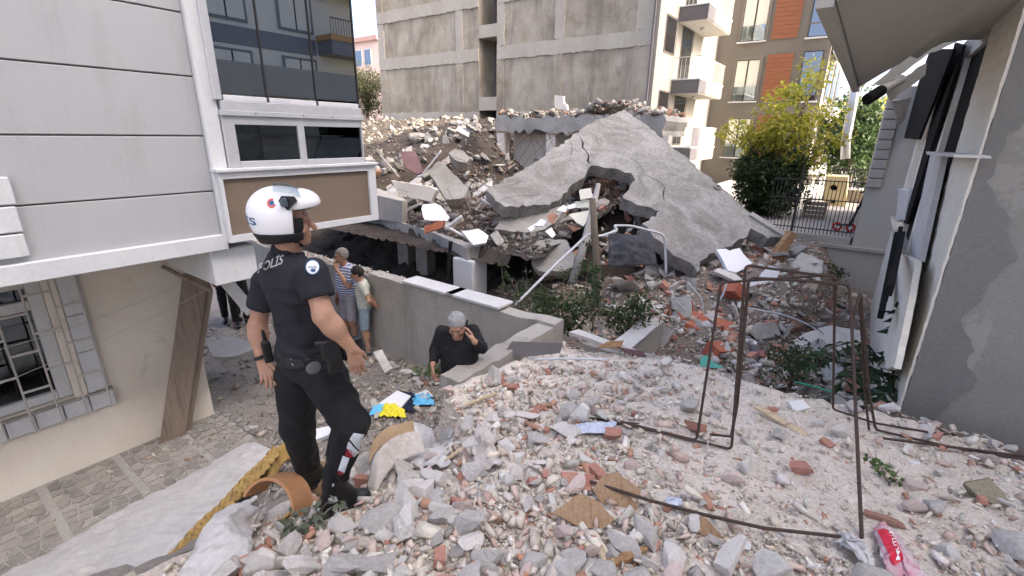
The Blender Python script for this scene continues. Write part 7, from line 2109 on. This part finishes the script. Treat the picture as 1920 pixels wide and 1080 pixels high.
person('person', 'person in black clothes half hidden behind the white beam end', J5, f, Vector((0, 0, 1)), Vector((.6, -.7, -.2)), dict(skin='skin_tan', hair='hair_black', shirt='black_fabric', hem=-.03, pants='black_fabric', waist=.05, shoe='black_leather', scale=s, sleeve=.65, handR=(-Z3 + f * .1, -r, f), handL=(-Z3 + f * .1, r, f), seed=15))
# person in a white t-shirt mostly hidden by the officer's arm
J6, Q, f, r, s = stand(610, 668, 1.60, (.55, .55, 0))
person('person', 'person in a white t-shirt mostly hidden behind the officer\'s arm', J6, f, Vector((0, 0, 1)), Vector((.6, .5, -.3)), dict(skin='skin_tan', hair='hair_black', shirt='white_cotton', hem=-.03, pants='grey_shorts', waist=.05, shoe='shoe_grey', scale=s, sleeve=.65, handR=(-Z3 + f * .1, -r, f), handL=(-Z3 + f * .1, r, f), seed=16))
# ================================================================== plants
def leaf_mat(name, c1, c2, trans=.45):
    return pm(name, [(.9,.9,.9),(1.08,1.08,1.08)], scale=8, rough=.5, bump=.1, bscale=60, fine=.08, attr='Col', trans=trans, spec=.3)
leaf_mat('leaf', None, None)
def leaves(name, cen, nrm, size, cols, parent, seed=0, aspect=.5, mat='leaf', droop=.3):
    """cen (n,3) leaf bases; nrm (n,3) rough outward direction; one folded, pointed leaf of 4 triangles each"""
    r = np.random.default_rng(seed); n = len(cen)
    d = nrm + r.normal(size=(n, 3)) * .7; d[:, 2] -= droop; d /= np.linalg.norm(d, axis=1)[:, None]
    up = r.normal(size=(n, 3)) * .6 + np.array([0, 0, 1.0]); x = np.cross(d, up); x /= np.maximum(np.linalg.norm(x, axis=1)[:, None], 1e-6); nn = np.cross(x, d)
    L = (size * r.uniform(.65, 1.25, n))[:, None]; wd = L * aspect * .5
    p0 = cen; p1 = cen + d * L * .45 + x * wd + nn * L * .08; p2 = cen + d * L * .45 - x * wd + nn * L * .08; pm_ = cen + d * L * .5 - nn * L * .02; p3 = cen + d * L - nn * L * .1
    V_ = np.stack([p0, p1, pm_, p2, p3], 1).reshape(-1, 3)
    F_ = (np.array([[0, 1, 2], [0, 2, 3], [1, 4, 2], [2, 4, 3]])[None] + (np.arange(n) * 5)[:, None, None]).reshape(-1, 3)
    cc = np.array(cols)[r.integers(0, len(cols), n)] * r.uniform(.75, 1.2, (n, 1))
    me = bpy.data.meshes.new(name)
    me.vertices.add(len(V_)); me.vertices.foreach_set("co", V_.astype(np.float32).ravel())
    me.loops.add(F_.size); me.loops.foreach_set("vertex_index", F_.astype(np.int32).ravel())
    me.polygons.add(len(F_)); me.polygons.foreach_set("loop_start", np.arange(0, F_.size, 3, dtype=np.int32))
    ca = me.color_attributes.new("Col", 'FLOAT_COLOR', 'POINT')
    ca.data.foreach_set("color", np.hstack([np.repeat(cc, 5, axis=0), np.ones((len(V_), 1))]).astype(np.float32).ravel())
    me.update(calc_edges=True); me.validate()
    return link(name, me, mat, parent)
pm('bark', [(.14,.11,.085),(.20,.165,.13)], scale=6, stretch=(3, 3, .6), rough=.95, bump=.6, bscale=30, fine=.25)
YG = [(.34,.34,.035),(.42,.39,.05),(.26,.29,.035),(.46,.40,.07)]
DG = [(.028,.05,.018),(.04,.065,.022),(.05,.08,.028)]
MG = [(.05,.085,.03),(.065,.10,.035),(.04,.07,.025)]
def branchy(name, label, cat, base, tips, trunk_r, clumps, leafsize, ncl, cols, seed, group=None, cr=.35, aspect=.55, crown='crown'):
    """tree with a trunk, limbs to each tip, and leaf clumps about the limb ends"""
    t = thing(name, label, cat, base, group); r = random.Random(seed); R2 = np.random.default_rng(seed)
    m = MB(); base = Vector(base); allp = []
    fork = base + (sum(tips, Vector()) / len(tips) - base) * .35
    m.tube([base - Z3 * .1, base.lerp(fork, .5) + Vector((r.uniform(-.04, .04), 0, 0)), fork], [trunk_r * 1.3, trunk_r, trunk_r * .8], 8)
    m.build('trunk', 'bark', t, smooth=True)
    for tp in tips:
        mid = fork.lerp(tp, .5) + Vector((r.uniform(-.15, .15), r.uniform(-.15, .15), r.uniform(0, .15)))
        MB().tube([fork, fork.lerp(mid, .5), mid, mid.lerp(tp, .6), tp], [trunk_r * .6, trunk_r * .45, trunk_r * .35, trunk_r * .2, trunk_r * .08], 6).build('limb', 'bark', t, smooth=True)
        for k in range(clumps):
            q = mid.lerp(tp, r.uniform(-.2, 1.1)); c = np.array(q) + R2.normal(size=3) * cr * .55
            allp.append(c)
    cen = []; nrm = []
    for c in allp:
        k = max(8, int(ncl * r.uniform(.5, 1.4)))
        d = R2.normal(size=(k, 3)); d /= np.linalg.norm(d, axis=1)[:, None]
        rad = cr * r.uniform(.5, 1.0) * R2.uniform(.25, 1, (k, 1)) ** .5
        cen.append(c + d * rad * [1, 1, .75]); nrm.append(d)
    leaves(crown, np.vstack(cen), np.vstack(nrm), leafsize, cols, t, seed, aspect)
    return t
# tree beyond the slab: yellow-green top, dark ivy-clad lower half
TU_ = 17.6
tb = onU(1432, 400, TU_); tb.z = pz
tips = [onU(x, y, TU_ + d) for x, y, d in ((1545, 125, .2), (1520, 165, -.4), (1475, 175, .4), (1440, 205, 0), (1385, 225, -.5), (1355, 235, .3), (1540, 215, .6), (1500, 230, -.6), (1560, 260, 0), (1410, 250, .5), (1460, 245, -.3), (1535, 290, .3))]
branchy('broadleaf_tree', 'sunlit yellow green tree rising behind the tilted slab', 'tree', tb, tips, .09, 8, .15, 48, YG, 5, cr=.46)
sb_ = onU(1435, 395, TU_ - .7); sb_.z = pz
tips = [onU(x, y, TU_ - .7 + d) for x, y, d in ((1390, 315, 0), (1415, 305, .3), (1440, 310, -.3), (1468, 312, .2), (1492, 320, 0), (1395, 340, -.4), (1430, 335, .2), (1465, 340, -.3), (1488, 345, .2), (1415, 372, 0), (1450, 368, -.3), (1425, 385, .2))]
branchy('ivy_shrub', 'dense dark green shrub under the sunlit tree by the iron fence', 'shrub', sb_, tips, .05, 10, .13, 90, DG, 6, cr=.42)
# dark tree between bay and concrete wall
db = onU(690, 232, 27.); 
tips = [onU(x, y, 27 + d) for x, y, d in ((700, 112, 0), (680, 130, .5), (708, 140, -.5), (690, 150, .3), (672, 170, 0), (705, 180, .4), (688, 190, -.4), (700, 215, 0), (678, 205, .4), (668, 140, 0), (715, 120, .5))]
branchy('olive_tree', 'dark olive tree standing between the glazed bay and the concrete wall', 'tree', db, tips, .12, 9, .20, 75, [(.07,.075,.03),(.10,.10,.045),(.045,.055,.025)], 7, cr=.85, aspect=.35)
# trees in the gap at the far right
for i, (x, y, U_, w, lb) in enumerate(((1600, 320, 34, 30, 'dark street tree behind the steel flue in the far gap'), (1640, 300, 48, 34, 'lighter green tree at the end of the street past the flue'), (1625, 330, 40, 40, 'low dark tree beside the white side house in the far gap'))):
    b_ = onU(x, y, U_); b_.z = -1
    r_ = random.Random(i); tips = [onU(x + r_.uniform(-w, w), y - r_.uniform(20, (120, 110, 70)[i]), U_ + r_.uniform(-1.5, 1.5)) for k in range(9)]
    branchy('street_tree', lb, 'tree', b_, tips, .15, 8, .30, 60, [MG, YG, DG][i], 30 + i, cr=1.1)
# bush of weeds in the sunken plot and smaller ones
def bush(label, pix, Y, size, seed, cols, n=60, leafsize=.07, cr=.2, cat='weeds', name='weed_bush', aspect=.5, ground=False):
    cx = sum(p[0] for p in pix) / len(pix)
    tips = [at(x, y, Y + random.Random(seed + i).uniform(-.3, .3)) for i, (x, y) in enumerate(pix)]
    g = at(cx, max(p[1] for p in pix) + 25, Y); u, v, _ = UV(g); g.z = hz(u, v)
    if ground:
        tips = [G(x, y, .05) for x, y in pix]; g = G(cx, sum(p[1] for p in pix) / len(pix) + 8, -.02)
    return branchy(name, label, cat, g, tips, .006 if ground else .018, size, leafsize, n, cols, seed, cr=cr, aspect=aspect)
WG = [(.045,.075,.025),(.06,.095,.035),(.075,.105,.04),(.035,.055,.022)]
bush('leafy weeds growing out of the pit in front of the dark opening', [(985, 570), (1005, 545), (1030, 560), (1055, 545), (1075, 560), (1095, 575), (1030, 600), (1060, 595), (1000, 600), (1110, 540), (1085, 590)], 6.4, 4, 51, WG, 34, .075, .20)
bush('leafy weeds growing beside the white low wall below the dark tarpaulin', [(1120, 575), (1150, 565), (1180, 555), (1205, 570), (1225, 580), (1140, 590), (1190, 590)], 6.3, 4, 52, WG, 34, .075, .19)
bush('young plant with bare stems in front of the white pillar', [(945, 500), (965, 520), (985, 500), (940, 495), (970, 545)], 6.8, 2, 53, MG, 12, .07, .10)
bush('ivy climbing up the bare dead trunk', [(1113, 470), (1118, 490), (1110, 510), (1120, 530), (1105, 500)], 7.2, 3, 54, MG, 18, .08, .12)
bush('leafy weeds behind the rebar frame at the mound rim', [(1465, 650), (1480, 670), (1500, 690), (1455, 680), (1520, 700), (1490, 640)], 5.2, 4, 55, WG, 34, .06, .16)
bush('small plant at the foot of the garden wall by the concrete block', [(1555, 508), (1570, 500), (1560, 520), (1575, 515)], 10.2, 3, 56, WG, 18, .08, .12)
bush('vine with broad leaves growing over the lane wall beside the phone', [(785, 705), (805, 695), (825, 690), (845, 685), (865, 690), (800, 715), (830, 705), (850, 700)], 4.0, 2, 57, [(.14,.21,.08),(.18,.25,.10),(.11,.17,.065)], 10, .08, .06, aspect=.95, ground=True)
bush('small green weed beside the pinkish blocky lump', [(1660, 905), (1672, 912), (1668, 900)], ground_at(1668, 915).y - .02, 2, 58, [(.10,.17,.05),(.13,.20,.07)], 9, .035, .03, aspect=.9, ground=True)
bush('flattened grey green leaves on the ground beside the boot', [(545, 1010), (560, 1000), (578, 1005), (555, 1020), (590, 990)], ground_at(565, 1010).y - .02, 2, 59, [(.16,.19,.13),(.20,.23,.17)], 7, .06, .04, aspect=.5, ground=True)
# pinnate shoots (large leaves: each frond a part, leaflets along it)
pm('stem_green', [(.06,.07,.025)], rough=.7, bump=0, fine=.1)
def frond_plant(label, base, tipsets, seed, cols, leaf=.21):
    t = thing('pinnate_shoot', label, 'plant', base); r = random.Random(seed)
    for k, path in enumerate(tipsets):
        p = smooth_path([Vector(q) for q in path], .03, .2)
        st = MB().tube(p, [lerp(.010, .003, i / len(p)) for i in range(len(p))], 5).build('stem', 'stem_green', t, smooth=True)
        cen = []; nr = []; n = len(p)
        for i in range(3, n, 2):
            d = (p[min(i + 1, n - 1)] - p[i - 1]).normalized(); s = d.cross(Z3)
            if s.length < .1: s = d.cross(Vector((0, 1, 0)))
            s.normalize()
            for sg in (-1, 1):
                cen.append(np.array(p[i])); nr.append(np.array(s * sg * 2.2 + d * .5 - Z3 * .9))
        cen.append(np.array(p[-1])); nr.append(np.array((p[-1] - p[-2]).normalized() * 3))
        leaves('leaflets', np.array(cen), np.array(nr) * 1.6, leaf, cols, t, seed * 10 + k, .36)
    return t
AG = [(.03,.06,.028),(.04,.075,.034),(.05,.09,.04)]
b1 = at(1668, 730, 4.6)
frond_plant('tall pinnate shoot standing against the cream foot of the damaged house', at(1690, 745, 4.55), [[at(1690, 745, 4.55), at(1692, 690, 4.6), at(1700, 630, 4.65), at(1688, 582, 4.6)], [at(1690, 740, 4.5), at(1720, 700, 4.4), at(1745, 720, 4.3), at(1790, 765, 4.1)], [at(1690, 740, 4.5), at(1665, 700, 4.5), at(1640, 690, 4.45), at(1600, 700, 4.4)]], 71, AG)
frond_plant('low pinnate shoot sprawling at the foot of the rendered wall', at(1720, 760, 4.3), [[at(1700, 745, 4.4), at(1735, 715, 4.35), at(1765, 735, 4.25), at(1790, 768, 4.15)], [at(1700, 745, 4.4), at(1690, 710, 4.4), at(1670, 700, 4.3), at(1640, 730, 4.2)], [at(1710, 750, 4.3), at(1740, 740, 4.25), at(1770, 760, 4.2), at(1780, 785, 4.1)], [at(1705, 750, 4.3), at(1690, 730, 4.2), at(1665, 735, 4.1), at(1640, 755, 4.0)], [at(1705, 745, 4.4), at(1720, 690, 4.5), at(1700, 665, 4.5), at(1670, 670, 4.4)]], 72, AG)
frond_plant('arching pinnate shoot hanging across the rebar frame', at(1650, 690, 4.7), [[at(1655, 690, 4.7), at(1630, 645, 4.7), at(1590, 640, 4.7), at(1535, 665, 4.6), at(1510, 685, 4.6)], [at(1655, 690, 4.7), at(1640, 660, 4.7), at(1610, 680, 4.6), at(1580, 715, 4.5)]], 73, AG, .18)
# bare trunks in front of the hollow
dt = thing('dead_trunk', 'bare upright trunk standing in front of the ragged hole', 'trunk', at(1116, 570, 7.2))
MB().tube([at(1116, 575, 7.2), at(1120, 500, 7.25), at(1115, 440, 7.3), at(1111, 372, 7.35)], [.07, .062, .058, .05], 10).build('trunk', 'bark', dt, smooth=True)
MB().tube([at(1119, 480, 7.25), at(1135, 462, 7.3), at(1150, 455, 7.4)], [.02, .014, .006], 6).build('branch', 'bark', dt)
tag(MB().tube([at(1073, 530, 7.6), at(1098, 450, 8.0), at(1112, 390, 8.5), at(1122, 346, 8.9)], [.075, .07, .06, .045], 9).build('leaning_trunk', 'concrete_grey', loc=at(1073, 530, 7.6), smooth=True), 'grey broken post leaning from the weeds up into the ragged hole', 'post')
